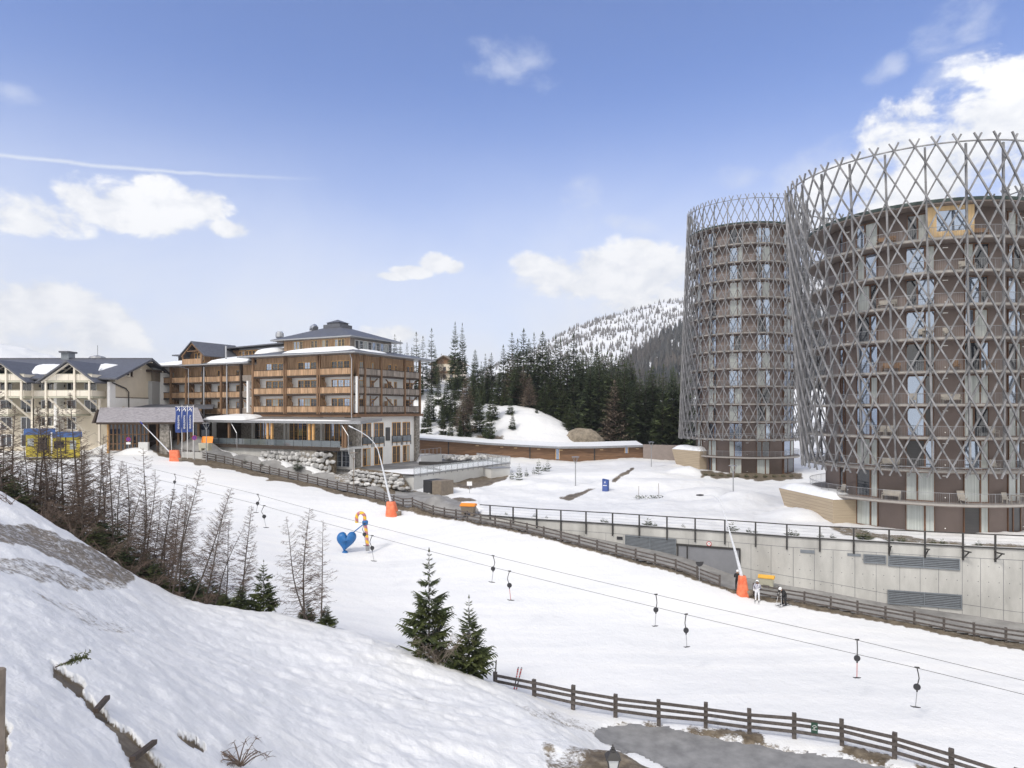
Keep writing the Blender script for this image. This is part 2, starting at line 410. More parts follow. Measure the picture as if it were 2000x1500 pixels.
pts(UP, 1800, (50,-11.6),(58,-11.6),(75,-11.7),(110,-11.4)); pts(UP, 2000, (56,-11.6),(80,-11.7),(120,-11.4)); pts(UP, 2500, (45,-11.6),(90,-11.6),(130,-11.4))
pts(UP, 760, (118,-9.5),(138,-9.6)); pts(UP, 850, (120,-9.6),(138,-9.4),(150,-5.5),(165,-1.5),(185,6),(215,12)); pts(UP, 930, (138,-9.9),(147,-7.2),(158,-2.5),(172,1.2),(200,4))
pts(UP, 1000, (143,-9.3),(150,-6.5),(158,-2),(166,.8),(180,0)); pts(UP, 1060, (143,-9.6),(150,-7),(158,-2.5),(165,-.5),(180,-2))
pts(UP, 1120, (145,-9.6),(152,-7),(158,-4.5),(170,-5)); pts(UP, 1180, (145,-9.7),(155,-8.6),(175,-8)); pts(UP, 1260, (150,-9.2),(170,-8.6),(200,-7)); pts(UP, 1330, (165,-9),(200,-8))
pts(UP, 600, (130,-7),(160,-4),(200,4),(260,12)); pts(UP, 300, (135,-6.5),(180,-5),(250,-3)); pts(UP, 0, (140,-6),(200,-5)); pts(UP, -600, (140,-6),(250,-5))
pts(UP, 1000, (260,4),(420,0)); pts(UP, 1300, (260,-4),(420,-6)); pts(UP, 1700, (200,-9),(420,-6)); pts(UP, 2500, (250,-9),(420,-6)); pts(UP, 300, (420,-4)); pts(UP, -600, (420,-4)); pts(UP, 800, (300,14),(420,8))
class TPS:
    def __init__(s, P, lam=2e-4):
        P = np.array(P); s.x = P[:, 0]*1.6; s.y = P[:, 1]*1.15; n = len(P)
        K = s.k(s.x[:, None]-s.x[None], s.y[:, None]-s.y[None]) + lam*np.eye(n)
        A = np.zeros((n+3, n+3)); A[:n, :n] = K
        A[:n, n] = 1; A[:n, n+1] = s.x; A[:n, n+2] = s.y; A[n:, :n] = A[:n, n:].T
        s.w = np.linalg.solve(A, np.concatenate([P[:, 2], np.zeros(3)]))
    def k(s, dx, dy):
        r2 = dx*dx+dy*dy+1e-12; return .5*r2*np.log(r2)
    def __call__(s, u, w):
        u = np.asarray(u, float)*1.6; w = np.asarray(w, float)*1.15; sh = u.shape; u = u.ravel(); w = w.ravel(); o = np.empty(u.shape); n = len(s.x)
        for i in range(0, len(u), 20000):
            a = u[i:i+20000, None]-s.x[None]; b = w[i:i+20000, None]-s.y[None]
            o[i:i+20000] = s.k(a, b)@s.w[:n] + s.w[n] + s.w[n+1]*u[i:i+20000] + s.w[n+2]*w[i:i+20000]
        return o.reshape(sh)
tl, tu = TPS(LOW), TPS(UP)
def hashn(ix, iy, seed):
    h = (ix.astype(np.int64)*374761393 + iy.astype(np.int64)*668265263 + seed*974634777) & 0x7fffffff
    h = ((h ^ (h >> 13))*1274126177) & 0x7fffffff
    h = h ^ (h >> 16)
    return (h & 0xffff)/65535.0
def vnoise(x, y, seed=0):
    x = np.asarray(x, float); y = np.asarray(y, float)
    ix = np.floor(x); iy = np.floor(y); fx = x-ix; fy = y-iy
    fx = fx*fx*fx*(fx*(fx*6-15)+10); fy = fy*fy*fy*(fy*(fy*6-15)+10)
    a = hashn(ix, iy, seed); b = hashn(ix+1, iy, seed); c = hashn(ix, iy+1, seed); d = hashn(ix+1, iy+1, seed)
    return (a*(1-fx)+b*fx)*(1-fy)+(c*(1-fx)+d*fx)*fy
def fbm(x, y, oct=4, seed=0, gain=.5):
    t = 0; a = 1; s = 0
    for i in range(oct):
        t = t + a*(vnoise(x*2**i, y*2**i, seed+i)-.5)*2; s += a; a *= gain
    return t/s
def sstep(a, b, x):
    t = np.clip((x-a)/(b-a), 0, 1); return t*t*(3-2*t)
PILES = [(362,112.3,2.2,3.2,1.5),(322,113.5,1.6,2.8,1.6),(400,111.5,2.2,2.8,1.5),(230,113,1.4,4,2),(270,109,1.0,3,1.8),
         (840,82,1.2,2.2,2.0),(862,80.5,.9,1.8,1.6),(905,79,.6,3,1.5),(1335,118,1.0,3,3),(1300,100,1.0,10,5),(1360,90,.9,5,3),(1420,82,.6,5,3),
         (1180,112,.9,12,4),(1130,100,.5,8,3),(1590,79,1.1,3.5,2.5),(1470,84,.9,4,3),(1550,73,.8,3,2.5),(1010,104,.8,5,3),(905,97,.7,3,2),
         (440,110.2,1.0,3.0,1.5),(490,107.6,1.35,3.4,1.4),(540,105.2,1.3,3.4,1.3),(590,102.6,1.15,3.2,1.2),(635,99.6,.9,2.6,1.1),(735,93,.6,2,1.5)]
def base_z(u, w):
    u = np.asarray(u, float); w = np.asarray(w, float); D = np.exp(w)
    lo = tl(u, w); up = tu(u, w)
    isup = np.where(u >= U(936), D > Dwall(u)+.42, D > 80)
    far = D > 86
    z = np.where(isup | (far & (u < U(936))), up, lo)
    z = np.where((u < U(936)) & (D > 76) & (D <= 96), lo + (up-lo)*sstep(76, 96, D), z)
    x = u*D
    pz = np.zeros_like(z)
    for p, d, h, rx, ry in PILES:
        q = ((x-U(p)*d)/rx)**2+((D-d)/ry)**2
        pz = pz + h*np.exp(-q*q*.9-.35*q)
    z = z+pz
    k = sstep(330, 900, D)
    return np.where(D > 330, z*(1-k)+(-14)*k, z)
def gz(x, y): return float(base_z(np.array([x/y]), np.array([math.log(y)]))[0])
def G(px, D, dz=0.0):
    x = U(px)*D; return Vector((x, D, gz(x, D)+dz))
def hit(px, py, d0=5, d1=400):
    w = np.linspace(math.log(d0), math.log(d1), 900); z = base_z(np.full(900, U(px)), w); D = np.exp(w)
    y = 800-z/D*F
    i = int(np.argmax(y < py)) if (y < py).any() else 899
    return Vector((U(px)*D[i], D[i], z[i]))

def build_ground():
    uc = np.linspace(-.86, .86, 720)
    u = np.concatenate([-np.geomspace(4, .875, 34), uc, np.geomspace(.875, 4, 34)])
    w = np.concatenate([np.linspace(math.log(2.6), math.log(330), 800), np.linspace(math.log(345), math.log(2800), 26)])
    UU, WW = np.meshgrid(u, w); D = np.exp(WW); X = UU*D
    Z = base_z(UU, WW)
    PX = 1000+UU*F; PY = 800-Z/D*F
    low = np.where(UU >= U(936), D < Dwall(UU)+.3, D < Dfence(UU))
    bank = low & (D < np.interp(UU, [U(0),U(550),U(850),U(1000),U(1200),U(1330)], [46,46,43,39,33,30])) & (UU < U(1360))
    rough = np.where(bank, .16, np.where(low, .05, .22))*sstep(400, 200, D)
    n = fbm(X*.22, D*.22, 4, 3)*rough*1.6 + fbm(X*1.1, D*1.1, 4, 9)*rough*.45 + np.where(bank, np.clip(fbm(X*.55+3, D*.9, 4, 41)*2-.1, 0, 1)*-.16*sstep(U(520), U(760), UU), 0) + np.where(bank, fbm(X*1.7+D*.3, D*1.5, 5, 19)*.075, 0)
    def poly(pl, dmax=1e9, dmin=0):
        p = np.array(pl, float); ins = np.zeros(D.shape, bool)
        jx = fbm(PX*.05, PY*.08, 4, 21)*9; jy = fbm(PX*.05, PY*.08, 4, 33)*6
        qx, qy = PX+jx*.8, PY+jy*.8; j = len(p)-1
        bb = (qx > p[:,0].min()-2) & (qx < p[:,0].max()+2) & (qy > p[:,1].min()-2) & (qy < p[:,1].max()+2) & (D < dmax) & (D > dmin)
        a, b = qx[bb], qy[bb]; t = np.zeros(a.shape, bool)
        for i in range(len(p)):
            c = ((p[i,1] > b) != (p[j,1] > b)) & (a < (p[j,0]-p[i,0])*(b-p[i,1])/(p[j,1]-p[i,1]+1e-9)+p[i,0]); t ^= c; j = i
        ins[bb] = t
        return ins
    dirt = np.zeros(D.shape)
    def paint(m, v):
        np.maximum(dirt, np.where(m, v, 0), out=dirt)
    crack = poly([(98,1290),(115,1303),(150,1322),(168,1335),(162,1345),(190,1372),(210,1390),(218,1405),(255,1428),(285,1458),(312,1490),(345,1530),(272,1530),(255,1478),(235,1452),
                  (225,1432),(205,1412),(190,1402),(178,1385),(165,1367),(148,1347),(120,1332),(102,1315)], 26)
    crack |= poly([(345,1428),(370,1438),(395,1446),(405,1455),(399,1466),(385,1463),(360,1447)], 26)
    crack |= poly([(-80,1405),(10,1408),(22,1425),(12,1440),(20,1458),(14,1480),(8,1530),(-80,1530)], 26)
    paint(crack, 1.0)
    for pl, v, dm in (([(-60,1012),(60,1022),(140,1056),(220,1092),(266,1130),(250,1142),(180,1130),(120,1105),(60,1075),(-60,1058)], .66, 46),
                  ([(-60,1075),(60,1095),(150,1125),(250,1140),(255,1155),(180,1160),(100,1140),(30,1120),(-60,1105)], .56, 46),
                  ([(45,1150),(90,1162),(150,1178),(200,1197),(268,1222),(262,1234),(200,1228),(150,1208),(90,1180)], .48, 40),
                  ([(340,1150),(380,1160),(372,1175),(345,1170)], .3, 40), ([(500,1358),(540,1362),(535,1376),(510,1374)], .55, 30), ([(418,1290),(445,1290),(450,1300),(425,1300)], .4, 30),
                  ([(722,1380),(745,1400),(800,1345),(850,1355),(845,1372),(790,1365),(755,1405),(725,1398)], .45, 34), ([(640,1260),(700,1250),(760,1262),(800,1285),(740,1275)], .3, 44),
                  ([(1052,1450),(1066,1440),(1078,1458),(1090,1480),(1112,1455),(1140,1462),(1190,1460),(1235,1458),(1290,1474),(1345,1505),(1345,1560),(1090,1560),(1062,1500)], .62, 33), ([(1150,1470),(1230,1466),(1290,1482),(1340,1510),(1340,1560),(1130,1560)], .9, 33),
                  ([(1000,1362),(1060,1380),(1130,1402),(1185,1422),(1172,1440),(1110,1424),(1050,1402),(985,1378)], .5, 45),
                  ([(865,942),(905,935),(955,925),(985,919),(1000,928),(985,937),(940,950),(890,955),(862,954)], 1.0, 130), ([(690,938),(760,948),(830,962),(850,972),(760,974),(690,958)], .85, 130),
                  ([(810,972),(845,956),(885,975),(895,998),(850,998),(810,988)], .66, 100), ([(1190,941),(1212,924),(1248,910),(1228,926),(1200,944)], .95, 130), ([(1085,971),(1165,952),(1170,956),(1112,973)], .8, 130),
                  ([(868,970),(930,974),(945,978),(900,981)], .8, 130), ([(1365,922),(1570,922),(1570,934),(1480,939),(1370,932)], .8, 130),
                  ([(1600,1022),(1700,1036),(1800,1050),(1900,1062),(2050,1064),(2050,1074),(1800,1064),(1650,1046)], .7, 76), ([(1780,1000),(2050,1000),(2050,1075),(1850,1058)], .35, 76),
                  ([(640,900),(700,905),(700,960),(640,948)], .6, 110), ([(920,850),(985,848),(990,862),(935,866)], .8, 200)):
        paint(poly(pl, dm), v)
    dF = Dfence(UU)-D
    wS = np.interp(UU, [U(250),U(300),U(380),U(470),U(560),U(700),U(800),U(900),U(1400),U(1500),U(2000),U(2600)], [0,2.2,7.5,6.5,5.2,3.2,1.5,.5,.5,.9,1.1,1.2])
    jag = fbm(X*.35, D*.35, 4, 77)
    paint((dF > -.8) & (dF < wS*(1+.6*jag)), 1.0)
    # soil along the near fence, beside the path
    nfD = np.interp(UU, [U(968),U(1119),U(1287),U(1464),U(1645),U(1747),U(1990)], [41.2,39,37.3,36,34.75,33.4,30])
    dn = nfD-D
    paint((UU > U(1215)) & (dn > -.25) & (dn < 1.0+.5*jag) & (vnoise(X*.8, D*1.1, 5) > .38), .85)
    # roads: faces taken out of the ground sheet and given to their own objects
    roadw = np.interp(UU, [U(0),U(700),U(830),U(1000),U(1200),U(1300),U(1450),U(2000),U(2500)], [5.5,6.0,4.6,3.0,2.4,3.4,4.0,5.2,6])
    road = (dF < -.75) & (dF > -.75-roadw+.3*jag) & (UU > -1.2)
    road = np.where(UU >= U(936), (dF < -.75) & (D < Dwall(UU)+.4), road)
    road |= poly([(770,955),(800,958),(870,968),(905,985),(930,1000),(905,1012),(840,995),(780,980)], 95)
    nearL = poly([(1160,1430),(1215,1420),(1300,1426),(1380,1441),(1500,1463),(1700,1497),(1900,1545),(1900,1700),(1395,1700),(1375,1560),(1330,1502),(1250,1463),(1180,1446)], 40)
    asph = nearL & (UU > U(1100))
    for _ in range(2):
        dp = np.pad(dirt, 1, mode='edge')
        dirt = (dp[:-2,1:-1]+dp[2:,1:-1]+dp[1:-1,:-2]+dp[1:-1,2:]+2*dp[1:-1,1:-1])/6
    db = dirt.copy()
    for _ in range(9):
        dp = np.pad(db, 1, mode='edge'); db = (dp[:-2,1:-1]+dp[2:,1:-1]+dp[1:-1,:-2]+dp[1:-1,2:]+dp[1:-1,1:-1])/5
    dirt = np.where((D < 46) & (UU < U(1400)) & (UU > U(300)) & ~crack, np.maximum(db, np.where(crack, 1, 0)), dirt)
    Z2 = Z + n
    soft = np.clip(dirt, 0, 1)
    Z2 -= crack*.14
    def blur(m, k):
        m = m.astype(float)
        for _ in range(k):
            p = np.pad(m, 1, mode='edge'); m = (p[:-2,1:-1]+p[2:,1:-1]+p[1:-1,:-2]+p[1:-1,2:]+p[1:-1,1:-1])/5
        return m
    br = np.maximum(blur(road, 3), 0); ba = blur(asph, 7)
    edge = fbm(X*.9, D*.9, 4, 61)*.10
    Zs = Z - .06                                    # the paved sheets; the snow dips under them where the road is cleared
    Z2 = np.where(br > .02, (Z+n*(1-br)) - (.34*br + edge*(br > .05)*(1-br)*2), Z2); Z2 = np.where(ba > .02, (Z+n*(1-ba)) - (.34*ba + edge*1.6*(1-ba)*(ba > .03)), Z2)
    dirt = np.maximum(dirt, np.where((ba > .06) & (ba < .7), .52, 0)); dirt = np.maximum(dirt, np.where((br > .1) & (br < .8), .45, 0))
    V = np.stack([X, D, Z2], -1).reshape(-1, 3); VS = np.stack([X, D, Zs], -1).reshape(-1, 3); road, asph = br > .12, (ba > .06) & (br <= .12)
    nr, nc = D.shape
    i = np.arange(nr*nc).reshape(nr, nc)
    quads = np.stack([i[:-1,:-1], i[:-1,1:], i[1:,1:], i[1:,:-1]], -1).reshape(-1, 4)
    fr = (road[:-1,:-1] & road[1:,1:] & road[:-1,1:] & road[1:,:-1]).ravel()
    fa = (asph[:-1,:-1] & asph[1:,1:] & asph[:-1,1:] & asph[1:,:-1]).ravel() & ~fr
    def build(name, q, m, attr=None, V=V):
        used = np.unique(q); mp = np.full(len(V), -1, np.int64); mp[used] = np.arange(len(used)); q = mp[q]
        me = bpy.data.meshes.new(name); me.vertices.add(len(used)); me.vertices.foreach_set('co', V[used].astype(np.float32).ravel())
        me.loops.add(len(q)*4); me.loops.foreach_set('vertex_index', q.astype(np.int32).ravel())
        me.polygons.add(len(q)); me.polygons.foreach_set('loop_start', (np.arange(len(q))*4).astype(np.int32))
        me.polygons.foreach_set('use_smooth', np.ones(len(q), bool))
        me.update(calc_edges=True)
        if attr is not None:
            a = me.attributes.new('dirt', 'FLOAT', 'POINT'); a.data.foreach_set('value', attr.ravel()[used].astype(np.float32))
        me.materials.append(m); o = bpy.data.objects.new(name, me); C.objects.link(o)
        return o
    o = build('ground', quads, ground_mat(), dirt); tag(o, 'snow covered ground with bare soil patches', None, None, 'structure')
    o = build('road', quads[fr], MT('asphalt_far'), None, VS); tag(o, 'grey service road running down behind the long rail fence', None, None, 'structure')
    o = build('asphalt_path', quads[fa], MT('asphalt'), None, VS); tag(o, 'wet asphalt path below the near fence', None, None, 'structure')
def ground_mat():
    m = bpy.data.materials.new('snow_ground'); m.use_nodes = True; nt = m.node_tree; N = nt.nodes; L = nt.links
    b = N['Principled BSDF']; b.inputs['Roughness'].default_value = .55; b.inputs['Specular IOR Level'].default_value = .3
    g = N.new('ShaderNodeNewGeometry'); a = N.new('ShaderNodeAttribute'); a.attribute_name = 'dirt'
    def noise(s, d, r=.6, st=None):
        n = N.new('ShaderNodeTexNoise'); n.inputs['Scale'].default_value = s; n.inputs['Detail'].default_value = d; n.inputs['Roughness'].default_value = r
        if st:
            mp = N.new('ShaderNodeMapping'); mp.inputs['Scale'].default_value = st; L.new(g.outputs['Position'], mp.inputs[0]); L.new(mp.outputs[0], n.inputs['Vector'])
        else: L.new(g.outputs['Position'], n.inputs['Vector'])
        return n.outputs['Fac']
    def M(op, a, b, c=None, cl=False):
        n = N.new('ShaderNodeMath'); n.operation = op; n.use_clamp = cl
        for i, v in enumerate((a, b, c)):
            if v is None: continue
            if isinstance(v, float): n.inputs[i].default_value = v
            else: L.new(v, n.inputs[i])
        return n.outputs[0]
    def ramp(f, stops):
        r = N.new('ShaderNodeValToRGB'); L.new(f, r.inputs[0])
        while len(r.color_ramp.elements) < len(stops): r.color_ramp.elements.new(.5)
        for e, (p, c) in zip(r.color_ramp.elements, stops): e.position = p; e.color = (*c, 1)
        return r.outputs[0]
    n1, n2, n3 = noise(1.7, 8, .65), noise(.09, 4), noise(7, 6, .65)
    mps = N.new('ShaderNodeMapping'); mps.inputs['Rotation'].default_value = (0, 0, math.radians(-32)); mps.inputs['Scale'].default_value = (.05, .8, .3); L.new(g.outputs['Position'], mps.inputs[0])
    nst = N.new('ShaderNodeTexNoise'); nst.inputs['Scale'].default_value = 1.0; nst.inputs['Detail'].default_value = 7; L.new(mps.outputs[0], nst.inputs['Vector'])
    n2 = M('ADD', M('MULTIPLY', n2, .45), M('MULTIPLY', nst.outputs['Fac'], .55))
    snow = ramp(n2, [(.36, (.70, .71, .73)), (.5, (.75, .755, .77)), (.64, (.79, .788, .785))])
    # a little wind-blown grit on the old snow
    grit = M('MULTIPLY', M('SUBTRACT', noise(2.6, 10, .75, (1, .6, 1)), .58, None, True), 1.6, None, True)
    mx0 = N.new('ShaderNodeMix'); mx0.data_type = 'RGBA'; L.new(grit, mx0.inputs[0]); L.new(snow, mx0.inputs[6]); mx0.inputs[7].default_value = (.45, .44, .43, 1)
    soil = ramp(n1, [(.3, (.06, .047, .032)), (.5, (.135, .107, .075)), (.72, (.26, .22, .165))])
    e = M('ADD', a.outputs['Fac'], M('MULTIPLY', M('SUBTRACT', M('ADD', M('MULTIPLY', n1, .5), M('MULTIPLY', n3, .5)), .5), 1.5))
    mr = N.new('ShaderNodeMapRange'); mr.interpolation_type = 'SMOOTHSTEP'; L.new(e, mr.inputs[0]); mr.inputs[1].default_value = .42; mr.inputs[2].default_value = .72
    f = M('MULTIPLY', mr.outputs[0], M('MULTIPLY', a.outputs['Fac'], 3.0, None, True))
    mx = N.new('ShaderNodeMix'); mx.data_type = 'RGBA'; L.new(f, mx.inputs[0]); L.new(mx0.outputs[2], mx.inputs[6]); L.new(soil, mx.inputs[7])
    L.new(mx.outputs[2], b.inputs['Base Color'])
    bp = N.new('ShaderNodeBump'); bp.inputs['Strength'].default_value = .7; bp.inputs['Distance'].default_value = .16
    L.new(M('ADD', M('MULTIPLY', noise(1.3, 9, .62), .8), M('MULTIPLY', n3, .25)), bp.inputs['Height']); L.new(bp.outputs[0], b.inputs['Normal'])
    return m
build_ground()

# ------------------------------------------------------------------ mountains
def ridge(name, prof, D0, D1, depth, amp, seed, label, material):
    """a snow mountain: front foot at D0, crest along prof (pixel px, py at distance D1), falling away behind"""
    cols = np.linspace(prof[0][0], prof[-1][0], 240); py = np.interp(cols, [p for p, q in prof], [q for p, q in prof])
    rows = np.linspace(0, 1.35, 70); V = []
    crest = (800-py)/F*D1 + fbm(cols*.012, cols*0, 5, seed)*amp
    for t in rows:
        D = D0+(D1-D0)*t
        X = U(cols)*D
        h = np.where(t <= 1, np.power(min(t, 1), 1.15), 1-(t-1)*1.2)
        z = -16 + (crest+16)*h + fbm(X*.006, cols*0+D*.006, 5, seed+4)*amp*1.6*min(1, t*2)*(abs(1-t) if t > .9 else 1)
        V.append(np.stack([X, np.full_like(X, D), z], -1))
    V = np.array(V); nr, nc = V.shape[:2]
    mb = MB(); mb.v = [tuple(p) for p in V.reshape(-1, 3)]
    for i in range(nr-1):
        for j in range(nc-1):
            mb.f.append([i*nc+j, i*nc+j+1, (i+1)*nc+j+1, (i+1)*nc+j]); mb.mi.append(0)
    o = obj(name, mb, material, smooth=True); tag(o, label, None, None, 'structure')
    return V
mat('mountain_snow', (.70, .72, .76), .8, scale=.012, col2=(.80, .815, .84), bump=.3)
mat('far_trees', (.035, .045, .05), .9, scale=.01, col2=(.10, .085, .075), island=.4)
mat('far_trees_bare', (.15, .138, .13), .9, island=.35)
RV = ridge('mountain', [(700,790),(900,745),(1010,702),(1090,661),(1150,634),(1220,612),(1300,590),(1330,580),(1500,548),(1800,500),(2200,470),(2700,520)], 700, 1900, 1, 14, 5, 'snowy mountain slope dotted with trees beyond the forest', 'mountain_snow')
RB = ridge('wooded_hill', [(1120,800),(1180,742),(1240,694),(1290,662),(1340,640),(1500,600),(1800,560),(2300,560)], 420, 1000, 1, 8, 15, 'dark wooded spur in front of the snowy mountain', 'mountain_snow')
RL = ridge('snow_peak', [(-700,640),(-300,655),(-60,668),(0,673),(50,682),(90,692),(130,701),(220,718),(320,760)], 1500, 2040, 1, 12, 25, 'distant white snow peak above the cream hotel', 'mountain_snow')
def far_trees(name, Vg, n, tmin, tmax, h0, h1, seed, m, label, dens, col=(0, 240)):
    rnd = random.Random(seed); mb = MB(); nr, nc = Vg.shape[:2]; k = 0; tries = 0
    while k < n and tries < n*12:
        tries += 1
        a = rnd.uniform(tmin, tmax)*(nr-1)/1.35; b = rnd.uniform(col[0], col[1]-1.01)
        i, j = int(a), int(b); p = Vg[i, j]*(1-(a-i))+Vg[min(i+1, nr-1), j]*(a-i); q = Vg[i, j+1]*(1-(a-i))+Vg[min(i+1, nr-1), j+1]*(a-i)
        p = p*(1-(b-j))+q*(b-j)
        if float(fbm(np.array(p[0]*.009), np.array(p[1]*.006), 3, seed)) < dens+rnd.uniform(-.25, .25): continue
        h = rnd.uniform(h0, h1); r = h*rnd.uniform(.13, .22); o = len(mb.v); q0 = rnd.random()*6
        for lv, (rr, zz) in enumerate(((r, .04), (r*.55, .42), (r*.72, .40), (r*.28, .75))):
            for s in range(5):
                an = q0+lv*.5+s*1.2566; rj = rr*rnd.uniform(.7, 1.2)
                mb.v.append((p[0]+rj*math.cos(an), p[1]+rj*math.sin(an), p[2]+h*zz))
        mb.v.append((p[0], p[1], p[2]+h))
        for s in range(5):
            mb.f.append([o+s, o+(s+1)%5, o+5+(s+1)%5, o+5+s]); mb.f.append([o+10+s, o+10+(s+1)%5, o+15+(s+1)%5, o+15+s]); mb.f.append([o+15+s, o+15+(s+1)%5, o+20]); mb.mi += [0,0,0]
        k += 1
    o = obj(name, mb, m); tag(o, label, 'forest', None, 'stuff')
far_trees('mountain_forest', RV, 9000, .25, 1.02, 7, 14, 3, 'far_trees_bare', 'sparse bare trees scattered over the snowy mountain slope', -.75, (20, 215))
far_trees('spur_forest', RB, 5200, .22, 1.03, 12, 20, 8, 'far_trees', 'dark conifer forest covering the spur below the mountain', -.38, (0, 215))
# ------------------------------------------------------------------ the two round towers
def ang_px(px, cx, cy, Rr):
    u = U(px); d = Vector((u, 1)).normalized(); c = Vector((cx, cy)); b = d.dot(c); k = b*b-(c.length_squared-Rr*Rr)
    p = d*(b-math.sqrt(max(k, 0))); return math.atan2(p.y-cy, p.x-cx)
def tower(label, cx, cy, zg, slabs, zroof, Rw, Rs, cage, wins, extra, seed, bay=None):
    rnd = random.Random(seed)
    t = thing('residential_tower', label, 'tower', (cx, cy, zg))
    L = lambda z: z-zg
    def pol(a, r, z): return Vector((r*math.cos(a), r*math.sin(a), z))
    mb = MB(); mb.lathe([(Rw, -.6), (Rw, L(zroof))], 96); obj('wall', mb, 'tower_render', t, True)
    me = bpy.data.objects[-1] if False else None
    mb = MB(); mb.ring(0.01, Rs+.15, L(zroof), L(zroof)+.12, 96); mb.m = 1; mb.ring(0.02, Rs+.22, L(zroof)+.123, L(zroof)+.42, 96); obj('roof', mb, ['tower_slab', 'roof_green'], t)
    # balcony floors with railings
    for z in slabs:
        mb = MB(); mb.ring(Rw-.05, Rs, L(z)-.24, L(z), 96); mb.m = 1; mb.ring(Rs+.003, Rs+.05, L(z)-.17, L(z)+.02, 96)
        fl = obj('balcony', mb, ['tower_slab', 'slab_edge'], t)
        mb = MB(); n = int(2*math.pi*Rs/.145)
        for k in range(n):
            a = 2*math.pi*k/n; w = .013 if k % 9 else .034
            c, s = math.cos(a), math.sin(a); r = Rs-.05
            tx, ty = -s*w/2, c*w/2; z0 = L(z)-(.22 if k % 9 == 0 else -.07); z1 = L(z)+1.0
            for q in (-w/2, w/2):
                rr = r+q
                mb.add([(rr*c-tx, rr*s-ty, z0), (rr*c+tx, rr*s+ty, z0), (rr*c+tx, rr*s+ty, z1), (rr*c-tx, rr*s-ty, z1)], [(0,1,2,3)])
        mb.ring(Rs-.075, Rs-.025, L(z)+1.0, L(z)+1.04, 96); mb.ring(Rs-.07, Rs-.035, L(z)+.06, L(z)+.085, 96)
        obj('railing', mb, 'galv', fl)
    levels = [zg+.02]+list(slabs)
    tops = list(slabs)+[zroof]
    mbl = MB()
    for li, z in enumerate(levels):
        h = tops[li]-z-.27
        for wi, (a, wd) in enumerate(wins):
            if bay and li == len(levels)-1 and wi == bay[0]: continue
            wd2 = wd*rnd.choice([1, 1, 1, .92]); hh = h-.04
            ca, sa = math.cos(a), math.sin(a); ax = Vector((-sa, ca, 0)); nx = Vector((ca, sa, 0))
            ch = Rw*math.cos(wd2/2/Rw); base = nx*(ch+.0)
            mb = MB(); rin = Rw-ch
            def panel(u0, u1, z0, z1, d0, d1, M=mb):
                M.obox(base+ax*(u0+u1)/2+nx*(rin+(d0+d1)/2)+Vector((0,0,L(z)+(z0+z1)/2)), ax*(u1-u0)/2, nx*(d1-d0)/2, Vector((0,0,(z1-z0)/2)))
            W = wd2/2; m0 = rnd.choice([.16, .16, -.1])*wd2
            for u0, u1, z0, z1 in ((-W,-W+.07,0,hh),(W-.07,W,0,hh),(-W+.07,W-.07,0,.09),(-W+.07,W-.07,hh-.09,hh),(m0-.08,m0+.08,.09,hh-.09)):
                panel(u0, u1, z0, z1, -rin-.05, .07)
            fr = obj('window', mb, 'brown_frame', t)
            for u0, u1 in ((-W+.07, m0-.08), (m0+.08, W-.07)):
                r = rnd.random(); kind = 'glass_curtain' if r < (.62 if li < 2 else .22) else 'glass_sky' if r < .64 + extra else 'glass_shade' if r < .84 else 'glass'
                mb = MB(); panel(u0, u1, .09, hh-.09, -rin-.06, .012, mb); obj('pane', mb, kind, fr)
        for a, wd in wins[::2]:
            for zz in ((L(z)+.45,) if li == 0 else (L(z)+.42, L(z)+h-.35)):
                a2 = a+wd/Rw*.85; nx = Vector((math.cos(a2), math.sin(a2), 0)); ax = Vector((-nx.y, nx.x, 0))
                w = .045 if zz < L(z)+1 else .22
                mbl.obox(nx*(Rw+.02)+Vector((0,0,zz)), ax*w, nx*.03, Vector((0,0,.04)))
    obj('wall_lamp', mbl, 'wall_lamp', t)
    if bay:
        wi, a, half, r1 = bay; z0, z1 = slabs[-1], zroof
        mb = MB()
        pa = [a-half/Rw, a-half/Rw*.62]; pb = [a+half/Rw*.62, a+half/Rw]
        for a0, a1 in (pa, pb): mb.prism([pol(a0, Rw-.1, L(z0)), pol(a1, Rw-.1, L(z0)), pol(a1, r1, L(z0)), pol(a0, r1, L(z0))], (0,0,z1-z0-.03))
        mb.prism([pol(pa[1], Rw-.1, L(z0)), pol(pb[0], Rw-.1, L(z0)), pol(pb[0], r1, L(z0)), pol(pa[1], r1, L(z0))], (0,0,.75))
        mb.prism([pol(pa[1], Rw-.1, L(z1)-.45), pol(pb[0], Rw-.1, L(z1)-.45), pol(pb[0], r1, L(z1)-.45), pol(pa[1], r1, L(z1)-.45)], (0,0,.42))
        b = obj('wooden_bay', mb, 'light_wood', t)
        mb = MB(); mb.prism([pol(pa[1], Rw-.1, L(z0)+.753), pol(pb[0], Rw-.1, L(z0)+.753), pol(pb[0], r1-.06, L(z0)+.753), pol(pa[1], r1-.06, L(z0)+.753)], (0,0,z1-z0-1.21))
        obj('bay_window', mb, 'glass_sky', b)
    # timber cage
    zb, zt, Rb, Rt, sh, N, pitch, zring, th = cage
    def cpt(a, z, dr=0):
        f = (z-zb)/(zt-zb); r = Rb+(Rt-Rb)*f+dr; return Vector((r*math.cos(a)+sh[0]*f, r*math.sin(a)+sh[1]*f, L(z)))
